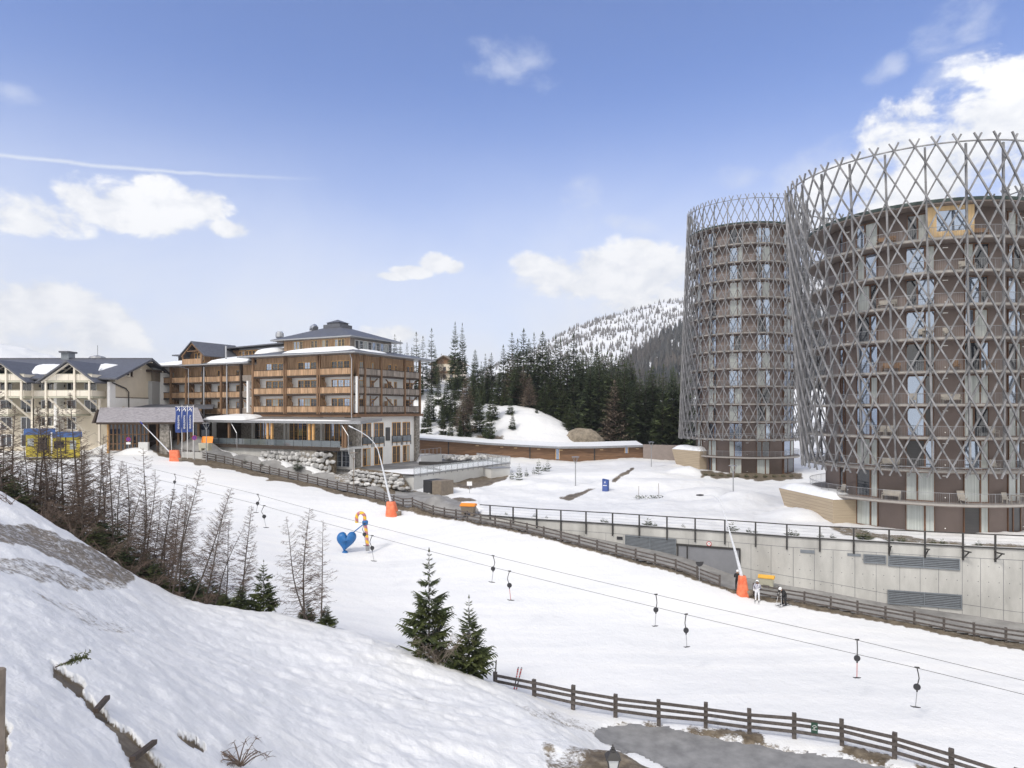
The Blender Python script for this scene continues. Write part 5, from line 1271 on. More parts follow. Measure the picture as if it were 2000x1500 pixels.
# grey link block between the hotels
o = at(277, 800, 125); o.z = -7; t = thing('link_building', 'plain grey rendered block joining the cream hotel and the timber hotel', 'building', o)
mb = MB(); mb.box(U(258)*125-o.x, U(297)*125-o.x, 0, 9, -1, 12.2); obj('wall', mb, 'grey_render', t)
mb = MB(); mb.box(U(258)*125-o.x, U(306)*125-o.x, -.8, 10, 13.9, 14.3); mb.m = 1; mb.box(U(259)*125-o.x, U(298)*125-o.x, 1.0, 9, 12.203, 13.9); obj('roof', mb, ['timber_dark', 'bin_brown'], t)
mb = MB(); mb.lathe([(1.7, 0), (1.75, .8), (1.3, 1.25), (.2, 1.3)], 14, Vector((U(291)*126-o.x, 3, 14.3))); obj('roof_tank', mb, 'louvre', t)
mb = MB(); mb.box(U(273)*125-o.x, U(283)*125-o.x, -.05, 0, 8.2, 9.7); obj('vent_grille', mb, 'dark_metal', t)
mb = MB(); mb.tube([Vector((U(270)*125-o.x, -.2, z)) for z in (0, 11.2)], .13, 6); mb.lathe([(.13, 11), (.3, 11.5)], 6, Vector((U(270)*125-o.x, -.2, 0))); obj('downpipe', mb, 'dark_metal', t)
# low entrance house with a shingled roof
def entrance():
    a, b = at(188, 0, 107), at(398, 0, 110); o = Vector((b.x, b.y, -7.2)); t = thing('entrance_house', 'low entrance building with grey shingled roof, stone pier and timber glazing', 'entrance building', o)
    A = Vector((a.x, a.y, 0)); Bv = Vector((b.x, b.y, 0)); d = (Bv-A).normalized(); n = Vector((-d.y, d.x, 0)); Lr = (Bv-A).length
    P = lambda s, y, z: A+d*s+n*y+Vector((0,0,z))-o
    mb = MB(); e0, r0 = -2.15, .15
    mb.prism([P(0,0,e0), P(Lr,0,e0), P(Lr-2.2,5.2,r0), P(-1.4,5.2,r0)], (0,0,.2)); mb.prism([P(-1.4,5.2,r0), P(Lr-2.2,5.2,r0), P(Lr-2,10,e0+.3), P(-1.6,10,e0+.3)], (0,0,.2)); rf = obj('roof', mb, 'shingle', t)
    mb = MB()
    for k in range(1, 14):
        f = k/14; z = e0+(r0-e0)*f+.2
        mb.obox((P(-1.4*f, 5.2*f, z)+P(Lr-2.2*f, 5.2*f, z))/2, (P(Lr-2.2*f, 5.2*f, z)-P(-1.4*f, 5.2*f, z))/2, n*.02, Vector((0,0,.035)))
    obj('shingle_courses', mb, 'shingle', rf)
    mb = MB(); mb.prism([P(-.9, .6, e0), P(-1.9, 5.2, r0-.1), P(-2.0, 9.8, e0)], -d*-.3); obj('gable', mb, 'timber_dark', t)
    mb = MB(); mb.obox(P(Lr/2, .03, e0-.02), d*Lr/2, n*.06, Vector((0,0,.16))); mb.obox(P(Lr/2, 1.4, e0+.05), d*Lr/2, n*.15, Vector((0,0,.2))); obj('fascia', mb, 'timber_dark', rf)
    mb = MB(); mb.obox(P(Lr/2-.5, 7.5, -4.6), d*(Lr/2), n*.15, Vector((0,0,2.9))); obj('back_wall', mb, 'timber_dark', t)
    s0 = lambda px: (A.y*U(px)-A.x)/(d.x-U(px)*d.y)
    mb = MB(); a1, b1 = s0(309), s0(328); mb.obox(P((a1+b1)/2, 1.6, -4.7), d*((b1-a1)/2), n*.9, Vector((0,0,2.5))); obj('stone_pier', mb, 'stone_wall', t)
    for p0, p1, y in ((203, 281, 2.2),):
        a1, b1 = s0(p0), s0(p1); mb = MB(); k = 10
        for i in range(k+1): mb.obox(P(a1+(b1-a1)*i/k, y, -4.4), d*.09, n*.09, Vector((0,0,2.2)))
        for z in (-2.35, -4.0, -5.5, -6.5): mb.obox(P((a1+b1)/2, y, z), d*(b1-a1)/2, n*.06, Vector((0,0,.07)))
        fr = obj('glazing', mb, 'timber', t); mb = MB(); mb.obox(P((a1+b1)/2, y+.06, -4.4), d*(b1-a1)/2, n*.02, Vector((0,0,2.1))); obj('pane', mb, 'glass', fr)
    for px in (200, 298, 340, 352, 366, 380):
        mb = MB(); mb.obox(P(s0(px), 2.4, -4.6), d*.16, n*.16, Vector((0,0,2.45))); obj('post', mb, 'larch_frame' if px < 210 else 'timber', t)
    mb = MB(); a1, b1 = s0(345), s0(400); mb.obox(P((a1+b1)/2, 3.0, -4.6), d*(b1-a1)/2, n*.03, Vector((0,0,2.2))); obj('glazing', mb, 'glass', t)
    mb = MB(); mb.prism([P(s0(214), 8, .1), P(s0(392), 8, .1), P(s0(380), 14, .75), P(s0(236), 14, .75)], (0,0,.18)); obj('flat_roof', mb, 'roof_slate', t)
entrance()
# yellow and blue ski-school booth
def booth():
    o = at(130, 886, 101); t = thing('booth', 'yellow plank booth with blue fascia boards behind bare trees', 'booth', o, R(33)); t.scale = (.84, 1, 1)
    def blk(p0, p1, D, y0, y1, yb, ofs):
        x0, x1 = U(p0)*D-o.x, U(p1)*D-o.x; y = D-o.y; z0, z1, zt = zy(yb, D)-o.z, zy(y1, D)-o.z, zy(y0, D)-o.z
        mb = MB(); mb.box(x0+.1, x1-.1, y, y+3, z0-.5, z1); w = obj('wall', mb, 'booth_yellow', t)
        mb = MB(); mb.box(x0-.2, x1+.2, y-.35, y+3.3, z1+.003, zt); obj('fascia', mb, 'booth_blue', t)
        return x0, x1, y, z0, z1
    x0, x1, y, z0, z1 = blk(101, 158, 101, 844, 854, 887, 0); w = x1-x0
    for a, b, c, e, m in ((.08,.42,.38,.78,'glass'),(.46,.50,0,1,'timber_dark'),(.62,.84,.28,.80,'glass_curtain'),(.10,.40,.05,.32,'booth_yellow')):
        mb = MB(); mb.box(x0+w*a, x0+w*b, y-.06, y-.005, z0+(z1-z0)*c, z0+(z1-z0)*e); obj('window' if m != 'timber_dark' else 'door_post', mb, m, t)
    x0, x1, y, z0, z1 = blk(60, 114, 102, 837, 848, 884, 1); w = x1-x0
    for a, b, c, e, m in ((.50,.78,.15,.85,'glass'),(.46,.49,0,1,'timber_dark'),(.80,.83,0,1,'timber_dark'),(.08,.3,.4,.8,'glass_curtain')):
        mb = MB(); mb.box(x0+w*a, x0+w*b, y-.06, y-.005, z0+(z1-z0)*c, z0+(z1-z0)*e); obj('window' if m != 'timber_dark' else 'door_post', mb, m, t)
    mb = MB(); mb.tube([Vector((U(97)*100.5-o.x, -.8, z)) for z in (0, 3.2)], .12, 8); obj('white_post', mb, 'white_paint', t)
booth()
# low larch-clad building curving along the back of the plaza
def low_building():
    cps = [(812,854,886,140),(880,858.5,889,140),(950,864,893,140),(1020,868,896.5,140),(1090,871.5,898,140),(1160,871,896.5,140),(1230,869,893,140),(1257,868.5,892,140)]
    o = at(1090, 900, 140); t = thing('low_building', 'long low larch clad building with flat grey roof edge below the snow mound', 'building', o)
    xs = [c[0] for c in cps]; P = []
    for px in np.linspace(812, 1257, 60):
        y0 = np.interp(px, xs, [c[1] for c in cps]); y1 = np.interp(px, xs, [c[2] for c in cps]); P.append((px, zy(y0+4.2, 140), zy(y1, 140)-.6))
    mb = MB()
    for (p, a, b), (q, c, d) in zip(P, P[1:]):
        X, Y = U(p)*140, U(q)*140; mb.add([Vector(v)-o for v in ((X,140,b),(Y,140,d),(Y,140,c),(X,140,a))], [(0,1,2,3)])
    wl = obj('wall', mb, 'boards_lying', t)
    mb = MB()
    for (p, a, b), (q, c, d) in zip(P, P[1:]):
        X, Y = U(p)*140, U(q)*140; mb.prism([Vector(v)-o for v in ((X,139.1,a+.0),(Y,139.1,c+.0),(Y,148,c+.0),(X,148,a+.0))], (0,0,.36))
    obj('roof_edge', mb, 'galv', t)
    mb = MB(); n = len(P)
    for (p, a, b), (q, c, d) in zip(P, P[1:]):
        X, Y = U(p)*140, U(q)*140; k = .25
        mb.quad(*[Vector(v)-o for v in ((X,139.9,a+.37),(Y,139.9,c+.37),(Y,148.4,c+.37+.5),(X,148.4,a+.37+.5))])
    obj('roof_snow', mb, 'snow', t, True)
    for px in (876, 1035, 1161): mb = MB(); z1, z0 = zy(875, 140), zy(900, 140); mb.box(U(px)*140-.12-o.x, U(px)*140+.12-o.x, 139.9-o.y, 139.99-o.y, z0-o.z-.3, np.interp(px, [p[0] for p in P], [p[1] for p in P])-o.z); obj('wall_joint', mb, 'dark_metal', t)
    for p0, p1, y0, y1 in ((1086, 1092, 877, 897), (1221, 1226, 873, 885)):
        mb = MB(); mb.box(U(p0)*140-o.x, U(p1)*140-o.x, 139.85-o.y, 139.98-o.y, zy(y1, 140)-o.z, zy(y0, 140)-o.z); d = obj('door', mb, 'glass_sky', t)
        mb = MB(); mb.box(U(p0-1.2)*140-o.x, U(p0)*140-o.x, 139.83-o.y, 139.99-o.y, zy(y1, 140)-o.z, zy(y0, 140)-o.z); mb.box(U(p1)*140-o.x, U(p1+1.2)*140-o.x, 139.83-o.y, 139.99-o.y, zy(y1, 140)-o.z, zy(y0, 140)-o.z); obj('door_frame', mb, 'larch_frame', d)
    for p in (932, 980, 1007, 1052, 1096, 1175, 1245):
        mb = MB(); z = np.interp(p, [q[0] for q in P], [q[1] for q in P])-.35; mb.box(U(p-3)*140-o.x, U(p+3)*140-o.x, 139.85-o.y, 139.98-o.y, z-.1-o.z, z+.08-o.z); obj('wall_lamp', mb, 'light_wood', t)
low_building()
# chalet between the trees on the hill
o = at(868, 742, 205); t = thing('chalet', 'cream chalet with brown gable roof half hidden by conifers on the hill', 'house', o, R(-18)); t.scale = (.62,.62,.75)
mb = MB(); mb.box(-6.5, 6.5, 0, 12, -3, 6.4); obj('wall', mb, 'cream_render', t)
mb = MB(); mb.prism([Vector((-6.5,.01,6.4)), Vector((6.5,.01,6.4)), Vector((0,.01,9.3))], (0,11.9,0)); obj('gable', mb, 'timber', t)
mb = MB()
for sg in (-1, 1):
    q = [Vector((0,-1.6,9.5)), Vector((sg*8,-1.6,5.9)), Vector((sg*8,13,5.9)), Vector((0,13,9.5))]; mb.prism(q if sg < 0 else q[::-1], (0,0,.35))
obj('roof', mb, 'bin_brown', t)
for z in (.4, 3.6):
    for x in (-3.6, 0, 3.6):
        mb = MB(); mb.box(x-.8, x+.8, -.06, 0, z, z+1.6); obj('window', mb, 'glass', t)
mb = MB(); mb.box(-6.6, 6.6, -1.2, -.05, 2.6, 3.5); obj('balcony', mb, 'timber', t)
# ------------------------------------------------------------------ trees
def spruce_meshes(h, r, seed, whorls, nb, twigs, name, m='needles', droop=.28, low=.05, gap=0.0, power=.9, fat=.012, blade=.26, vary=.38):
    rr = random.Random(seed); tr = MB(); tr.tube([(0,0,-.8),(0,0,h*.35),(0,0,h*.98)], [h*.012, h*.007, h*.0015], 6)
    mb = MB()
    for k in range(whorls):
        t = low+(1-low)*(k+rr.uniform(-.3, .3))/whorls; t = min(max(t, .02), .985); z = h*t
        L0 = r*((1-t)**power)*(.62+.38*min(1, t*6+.35))+fat*h*(1-t)**.4
        if gap and rr.random() < gap: continue
        n = max(4, int(nb*(.55+.45*(1-t))))
        q0 = rr.random()*7
        for i in range(n):
            a = q0+2*math.pi*i/n+rr.uniform(-.35, .35); L = L0*rr.uniform(1-vary, 1.13+vary*.1)
            d = Vector((math.cos(a), math.sin(a), 0)); s = Vector((-d.y, d.x, 0))
            up = .35*t-droop*(1-t)+rr.uniform(-.1, .1); tip = .16
            def sp(f): return Vector((0,0,z))+d*(L*f)+Vector((0,0,L*(up*f+tip*f*f*(1 if t > .3 else 1.4))))
            for j in range(twigs):
                f = .12+.88*(j+rr.random()*.6)/twigs; p = sp(f); wl = L*(.36*(1-f)+.14)*rr.uniform(.7, 1.2)
                for sg in (-1, 1):
                    e = p+(s*sg*.78+d*.62).normalized()*wl+Vector((0,0,-wl*rr.uniform(.12, .55))); w = wl*blade
                    c = (p+e)/2+Vector((0,0,wl*.05))
                    mb.add([p-d*w*.6, c+d*w-s*sg*w*.3, e, c-d*w*.9], [(0,1,2,3)])
            a0, a1 = sp(.2), sp(1.0); w = L*.09
            mb.add([a0, sp(.6)+s*w, a1, sp(.6)-s*w], [(0,1,2,3)])
            if twigs > 4:
                mb.add([a0+Vector((0,0,.02)), sp(.6)+Vector((0,0,-w*1.2)), a1, sp(.55)+Vector((0,0,w*.7))], [(0,1,2,3)])
    mb.add([(-.012*h,0,h*.955), (.012*h,0,h*.955), (0,0,h)], [(0,1,2)]); mb.add([(0,-.012*h,h*.955), (0,.012*h,h*.955), (0,0,h)], [(0,1,2)])
    return mesh(name+'_trunk', tr, 'bark'), mesh(name+'_crown', mb, m)
def larch_meshes(h, seed, nbr, spread, name, m='twig', lean=(0,0), bm='bark', tw=6, low=.1, thick=1.0, crown_side=3):
    rr = random.Random(seed); K = 9; P = []; lx, ly = lean; w1, w2 = rr.uniform(-.03, .03)*h, rr.uniform(-.03, .03)*h
    for i in range(K):
        f = i/(K-1); P.append(Vector((lx*h*f**1.15+w1*math.sin(f*5+seed), ly*h*f**1.15+w2*math.sin(f*4), -.5+(h+.5)*f)))
    tr = MB(); tr.tube(P, [h*.0080*thick*(1-.93*(i/(K-1))**.9)+.006 for i in range(K)], 7)
    def tp(f):
        x = f*(K-1); i = min(int(x), K-2); return P[i]+(P[i+1]-P[i])*(x-i)
    mb = MB()
    for k in range(nbr):
        f = low+(.985-low)*((k+rr.random())/nbr); p = tp(f); a = rr.random()*6.283; L = h*spread*((1-f)**.75)*rr.uniform(.45, 1.15)*(.5+.5*min(1, f*4))+.12
        d = Vector((math.cos(a), math.sin(a), 0)); sl = rr.uniform(-.25, .12)+.35*f
        pts = [p+d*(L*g)+Vector((0,0,L*(sl*g+(.30*g*g-.05*g)))) for g in (0, .35, .7, 1)]
        rb = (.008+.013*(1-f))*thick*(h/8)**.5; mb.tube(pts, [rb, rb*.75, rb*.5, rb*.25], 3, False)
        for j in range(tw):
            g = rr.uniform(.18, 1); x = g*3; i = min(int(x), 2); q = pts[i]+(pts[i+1]-pts[i])*(x-i)
            sd = Vector((-d.y, d.x, 0))*rr.choice((-1, 1)); l = L*rr.uniform(.12, .34)+.05
            e = q+(d*rr.uniform(.2, .9)+sd*rr.uniform(.5, 1)+Vector((0,0,rr.uniform(-.5, .45)))).normalized()*l
            mb.tube([q, (q+e)/2+Vector((0,0,-.04*l)), e], [rb*.62, rb*.5, rb*.3], 3, False)
    return mesh(name+'_trunk', tr, bm, True), mesh(name+'_branches', mb, m)
def plant(kind, label, cat, pair, loc, rz=0, scale=1.0, group=None, parts=('trunk', 'crown')):
    t = thing(kind, label, cat, loc, rz, group); t.scale = scale if isinstance(scale, tuple) else (scale,)*3
    for nm, me in zip(parts, pair): obj(nm, me, None, t)
    return t
rt = random.Random(77)
# forest behind: shared meshes, 20 m nominal height
FV = [spruce_meshes(20, 3.6+.5*(i % 3), 100+i, 34+2*(i % 3), 9, 4, 'forest_spruce', 'needles' if i % 3 else 'needles_young', gap=.05, power=.75+.1*(i % 2), fat=.02, blade=.42) for i in range(6)]
YV = [spruce_meshes(10, 2.9, 140+i, 22, 9, 4, 'young_spruce', 'needles_young', power=.9, fat=.015, blade=.4) for i in range(3)]
SV = [spruce_meshes(20, 2.2, 160+i, 30, 7, 4, 'thin_spruce', 'needles', gap=.12, low=.1, power=.6, fat=.025, blade=.42) for i in range(3)]
LV_ = [spruce_meshes(14, 3.0, 180+i, 30, 9, 4, 'pale_larch', 'larch_crown', droop=.05, power=.8, fat=.015, blade=.16, low=.12) for i in range(3)]
def fplant(px, D, ytop, pool, kind, label, group, sx=1.0, ybase=None):
    pair = rt.choice(pool); H = 20 if pool in (FV, SV) else 10 if pool is YV else 14
    p = G(px, D, -.2) if ybase is None else at(px, ybase, D)
    h = zy(ytop, D)-p.z; s = h/H; sx = s*sx*rt.uniform(.9, 1.12)
    return plant(kind, label, 'tree', pair, p, rt.random()*6.28, (sx, sx, s), group, ('trunk', 'crown') if pool is not LV_ else ('trunk', 'branches'))
gA = 'thin spruces rising behind the timber hotel roof'
for px, y in ((771,652),(782,664),(795,668),(813,647),(826,655),(843,640),(757,676),(804,678),(833,690),(850,676),(820,700),(790,690)):
    fplant(px, rt.uniform(175, 205), y, SV, 'spruce', 'thin dark spruce rising behind the roof of the timber hotel', gA, 1.1)
fplant(889, 188, 627, FV, 'spruce', 'taller left one of the twin dark spruces above the chalet', None, .62)
fplant(903, 189, 629, FV, 'spruce', 'right one of the twin tall dark spruces beside the chalet', None, .62)
gB = 'spruces on the slope right of the timber hotel'
for px, y, D in ((828,790,152),(842,740,160),(838,800,149),(856,712,172),(862,770,155),(872,735,165),(884,748,160),(893,700,178),(905,770,152),(917,735,163),(928,682,180),(940,705,175),(933,755,158),(948,690,190),(893,760,156),(910,745,164),(924,720,170),(941,730,168),(868,760,158),(952,720,176),(850,690,190),(866,790,150),(880,800,148),(899,810,148),(915,800,149),(926,700,176),(835,760,156)):
    fplant(px, D, y, FV, 'spruce', 'dark green spruce on the snowy slope right of the timber hotel', gB, .82)
for px, y, D in ((937,760,152),(956,780,150),(962,745,158)): fplant(px, D, y, YV, 'spruce', 'small young spruce on the slope right of the timber hotel', gB+' (young)', .8)
gC = 'dark spruces on and behind the snow mound'
for px, y, D in ((960,688,185),(983,672,182),(1000,648,186),(1011,660,178),(1023,640,190),(1033,660,184),(1043,648,192),(1060,645,188),(1072,668,178),(1085,655,186),(1095,660,182),(1108,668,180),(1120,650,188),(1133,678,178),(1145,690,174),(1155,676,186),(1166,670,190),(1050,690,176),(1030,700,174),(1008,705,172),(975,720,172),(985,735,168),(1095,705,170),(1075,712,170),(1120,700,171)):
    fplant(px, D, y, FV, 'spruce', 'dark spruce standing on or behind the snow mound', gC, .95)
gD = 'dense spruce wall between the snow mound and the far tower'
for i in range(56):
    px = 1126+i*4.1+rt.uniform(-4, 4); D = rt.uniform(158, 196); y = np.interp(px, [1128,1180,1215,1260,1300,1345], [700,690,696,722,728,740])+rt.uniform(-12, 24)-(12 if D > 180 else 0)
    fplant(px, D, y, FV, 'spruce', 'tall dark spruce in the dense forest wall left of the far tower', gD, 1.0)
gE = 'pale bare larches among the spruces'
for px, y, D in ((1034,730,166),(912,728,160),(1000,690,180),(1012,700,178),(862,690,196),(846,700,188),(1022,715,172),(1200,740,160),(955,700,186),(905,760,150)):
    fplant(px, D, y, LV_, 'larch', 'pale brown bare larch among the dark spruces', gE, 1.35)
gF = 'young spruces at the edge of the snow mound'
for px, y, D in ((1064,736,166),(1116,775,158),(1100,752,165),(997,770,160),(1001,800,154),(1105,795,158),(1048,790,162),(1128,782,160),(1110,812,156),(958,822,148)):
    fplant(px, D, y, YV, 'spruce', 'young fresh green spruce at the edge of the snow mound', gF, .95)
# rocky outcrop on the mound and bare stump patch
def outcrop(label, p, s, seed, n=30):
    rr = random.Random(seed); mb = MB(); K, J = 26, 10; vs = []
    for j in range(J):
        f = j/(J-1)*math.pi/2
        for i in range(K):
            a = 2*math.pi*i/K; x, y, z = math.cos(a)*math.cos(f), math.sin(a)*math.cos(f), math.sin(f)
            k = 1+.28*float(fbm(np.array(x*2.2+seed), np.array(z*2.4+y*1.7), 4, seed)); vs.append((x*s[0]*k, y*s[1]*k, z*s[2]*k-.4))
    fs = [(j*K+i, j*K+(i+1)%K, (j+1)*K+(i+1)%K, (j+1)*K+i) for j in range(J-1) for i in range(K)]
    mb.add(vs, fs); o = obj('rock_outcrop', mb, 'rock', None, True); o.location = p; tag(o, label, 'rock')
outcrop('brown bare rock outcrop on the right flank of the snow mound', G(1138, 154, -.6), (4.6, 3.0, 3.8), 4)
outcrop('low brown earth hump at the foot of the snow mound', G(962, 147, -.5), (2.6, 1.3, 1.0), 7)
# small planted firs on the plaza
PV = [spruce_meshes(3, 1.1, 200+i, 9, 6, 5, 'plaza_fir', 'needles', droop=.05, gap=0) for i in range(3)]
for i, (px, py, yt, w) in enumerate(((1000,935,915,'leftmost'),(1014,938,904,'darkest'),(1028,931,913,'third'),(1042,926,911,'fourth'),(1052,925,893,'tallest'),(1062,921,905,'sixth'),(1070,920,895,'rightmost'))):
    p = hit(px, py, 90); h = zy(yt, p.y)-p.z
    lb = f'{w} of the small dark firs on the snow right of the white deck' if w in ('leftmost','darkest','tallest','rightmost') else f'{w} from left of the small dark firs on the snow right of the white deck'
    plant('small_fir', lb, 'tree', PV[i % 3], p, i, h/3, 'small firs beside the plaza deck')
for px, py, yt, lb in ((291,872,853,'small dark fir left of the leaning snow lance'),(331,872,846,'small dark fir on the snow heap beside the blue banners'),(581,922,893,'dark fir in front of the boulder wall under the terrace'),(478,905,893,'low dark shrub on the snow bank below the terrace'),(518,884,875,'flat dark shrub at the top left end of the boulder wall'),(511,911,899,'dark bush poking out of the snow bank below the terrace')):
    p = hit(px, py, 88); h = max(.8, zy(yt, p.y)-p.z); plant('small_fir', lb, 'shrub' if 'sh' in lb[-40:] and 'fir' not in lb else 'tree', PV[px % 3], p, px, (h/3*1.5, h/3*1.5, h/3))
# two near spruces and the dead shrub leaning in them
a = spruce_meshes(6.3, 1.95, 301, 25, 9, 11, 'near_spruce', 'needles_near', droop=-.02, low=.02, power=.92, gap=.08, blade=.17, vary=.5)
p = G(838, 38.5, -.1); plant('spruce', 'taller of the two green spruces standing alone on the snow bank', 'tree', a, p, .4, (zy(1068, 38.5)-p.z)/6.3)
a = spruce_meshes(4.3, 1.65, 305, 20, 9, 11, 'near_spruce', 'needles_near', droop=-.06, low=.02, power=1.05, gap=.06, blade=.18, vary=.5)
p = G(916, 38.2, -.2); plant('spruce', 'shorter of the two green spruces standing alone on the snow bank', 'tree', a, p, 1.2, (zy(1160, 38.2)-p.z)/4.3)
def shrub(label, p, h, n, seed, m, sp=.6, name='dead_shrub'):
    rr = random.Random(seed); mb = MB()
    for i in range(n):
        a = rr.random()*6.283; L = h*rr.uniform(.5, 1.1); d = Vector((math.cos(a)*sp, math.sin(a)*sp, rr.uniform(.45, 1.0))).normalized(); q = Vector((rr.uniform(-.2,.2)*h*.6, rr.uniform(-.1,.1)*h, 0))
        pts = [q, q+d*L*.4+Vector((0,0,.05)), q+d*L*.8, q+d*L+Vector((0,0,-L*.22))]; mb.tube(pts, [.02, .014, .009, .004], 4, False)
        for j in range(9):
            g = rr.uniform(.25, 1)*3; k = min(int(g), 2); s = pts[k]+(pts[k+1]-pts[k])*(g-k); e = s+Vector((rr.uniform(-1,1), rr.uniform(-1,1), rr.uniform(-.7,.4)))*L*.24; mb.tube([s, (s+e)/2+Vector((0,0,.02)), e], [.008, .006, .003], 3, False)
    o = obj(name, mb, m); o.location = p; tag(o, label, 'shrub')
shrub('pale dead shrub tangled in front of the taller lone spruce', G(856, 37.6, -.1), 2.6, 34, 4, 'bark_light', .55)
shrub('grey dead twigs between the two lone spruces', G(882, 38.2, -.1), 1.6, 16, 9, 'bark_light', .7)
# larches on the bank at the left
BV = [larch_meshes(9, 400+i, int(rt.uniform(75, 170)), rt.uniform(.14, .27), 'bare_larch', 'twig', (rt.uniform(-.09, .09), rt.uniform(-.05, .05)), 'bark', 11, rt.uniform(.04, .3), rt.uniform(.9, 1.35)) for i in range(10)]
def larch(px, D, ytop, label, lean=0.0, group=None, thick=1.0):
    p = G(px, D, -.15); h = zy(ytop, D)-p.z; pair = rt.choice(BV); t = plant('larch', label, 'tree', pair, p, rt.random()*6.28, (h/9*thick, h/9*thick, h/9), group, ('trunk', 'branches'))
    if lean:
        t.rotation_mode = 'XYZ'; ry_ = math.atan(lean); t.rotation_euler = (Matrix.Rotation(ry_, 3, 'Y')@Matrix.Rotation(rt.random()*6.28, 3, 'Z')).to_euler()
    return t
gl = 'bare larches crowding the bank at the left'
for px, D, yt, ln in ((-22,46,770,0),(6,49,790,.02),(22,44,740,-.03),(36,50,800,0),(52,45,775,.05),(73,47,742,0),(98,46,760,.0),(108,52,800,.03),(118,50,800,0),(135,49,850,.06),(160,47,765,0),(172,52,830,0),(178,46,820,.03),
                       (196,49,870,0),(212,53,860,.04),(229,45,815,0),(247,50,880,.05),(262,47,885,.07),(279,49,905,0),(300,46,950,.12),(330,50,935,0),(318,44,930,.16),(345,46,960,.12)):
    px += rt.uniform(-9, 9); yt += rt.uniform(-10, 45); ln += rt.uniform(-.06, .06)
    larch(px, D, yt, 'tall bare larch in the crowd of dark trees on the left bank', ln, gl)
for i in range(26):
    px = -20+i*13.5; larch(px+rt.uniform(-8, 8), rt.uniform(43.5, 52), np.interp(px, [0,150,250,340], [835,880,945,1000])+rt.uniform(-30, 60), 'tall bare larch in the crowd of dark trees on the left bank', rt.uniform(-.1, .16), gl)
for px, D, yt, ln, lb in ((335,41.5,912,.20,'bare larch leaning right at the front edge of the left bank'),(352,42,945,0,'slender upright bare larch behind the leaning ones'),(372,41,942,.32,'strongly leaning bare larch whose top reaches right of its neighbours'),
                          (395,43,980,.18,'thin leaning bare larch right of the strongly leaning one'),(415,42,1015,.38,'low bare larch leaning far over the piste edge'),(470,43,985,.05,'nearly upright bare larch behind the bushy green spruce'),
                          (455,41.5,1045,.34,'small bare larch leaning right above the bushy spruce'),(440,44,1010,.10,'short bare larch left of the bushy green spruce'),(593,41.8,992,0,'upright bare larch beside its leaning twin near the blue heart'),
                          (607,41.5,1005,-.34,'bare larch leaning left across its upright twin'),(626,41,1018,.04,'rightmost bare larch on the bank, left of the blue heart')):
    larch(px, D, yt, lb, ln, None, 1.0)
DV = [spruce_meshes(5, 1.9, 330+i, 18, 9, 6, 'bank_spruce', 'needles' if i % 2 else 'needles_near', droop=.12, low=.02, gap=.12, vary=.5) for i in range(4)]
gs = 'dark spruces under the larches on the left bank'
for px, D, yt in ((-30,44,880),(28,44,915),(75,50,925),(122,50,940),(188,44,1000),(238,44,1040),(302,43,1090),(-10,45,890),(15,47,905),(40,49,930),(62,46,960),(85,48,950),(110,46,965),(135,48,975),(150,45,1000),(175,47,985),(200,46,1000),(225,47,1010),(245,45,1045),(270,47,1030),(290,45,1070),(315,46,1080),(340,45,1100),(365,45.5,1095),(385,45,1115),(410,45,1115),(435,44,1140)):
    p = G(px, D, -.15); h = max(1.6, zy(yt, D)-p.z); plant('spruce', 'dark scrubby spruce in the shade under the larches on the left bank', 'tree', rt.choice(DV), p, rt.random()*6, (h/5*1.35, h/5*1.35, h/5*rt.uniform(.65, 1.12)), gs)
for px, D, yt, lb, w in ((515,42.2,1092,'bushy olive green spruce at the right end of the larches',1.0),(470,41.4,1140,'low spreading green spruce left of the bushy olive one',1.9),(437,41.3,1165,'small green spruce tuft at the snow edge of the bank',1.8),(598,42.3,1165,'tiny dark spruce on the snow left of the twin larches',1.3),(637,41,1178,'small dark spruce under the rightmost bare larch',1.6)):
    p = G(px, D, -.15); h = max(1.0, zy(yt, D)-p.z); plant('spruce', lb, 'tree', DV[1 if w == 1.3 else 2], p, px, (h/5*w, h/5*w, h/5))
for px, D, h, lb in ((205,41,2.2,'dense dead brush under the front larches at the left'),(300,41.5,2.0,'dead brush at the foot of the leaning larches'),(400,41.3,1.4,'low dead brush at the snow edge of the larches'),(255,42,2.2,'brown dead brush behind the dirty snow band'),(90,42,2.6,'brown dead brush under the thick larches near the left edge'),(150,42,2.6,'wide tangle of dead brush above the snow crest at the left')):
    shrub(lb, G(px, D, -.1), h, 26, px, 'twig', .8, 'brush')
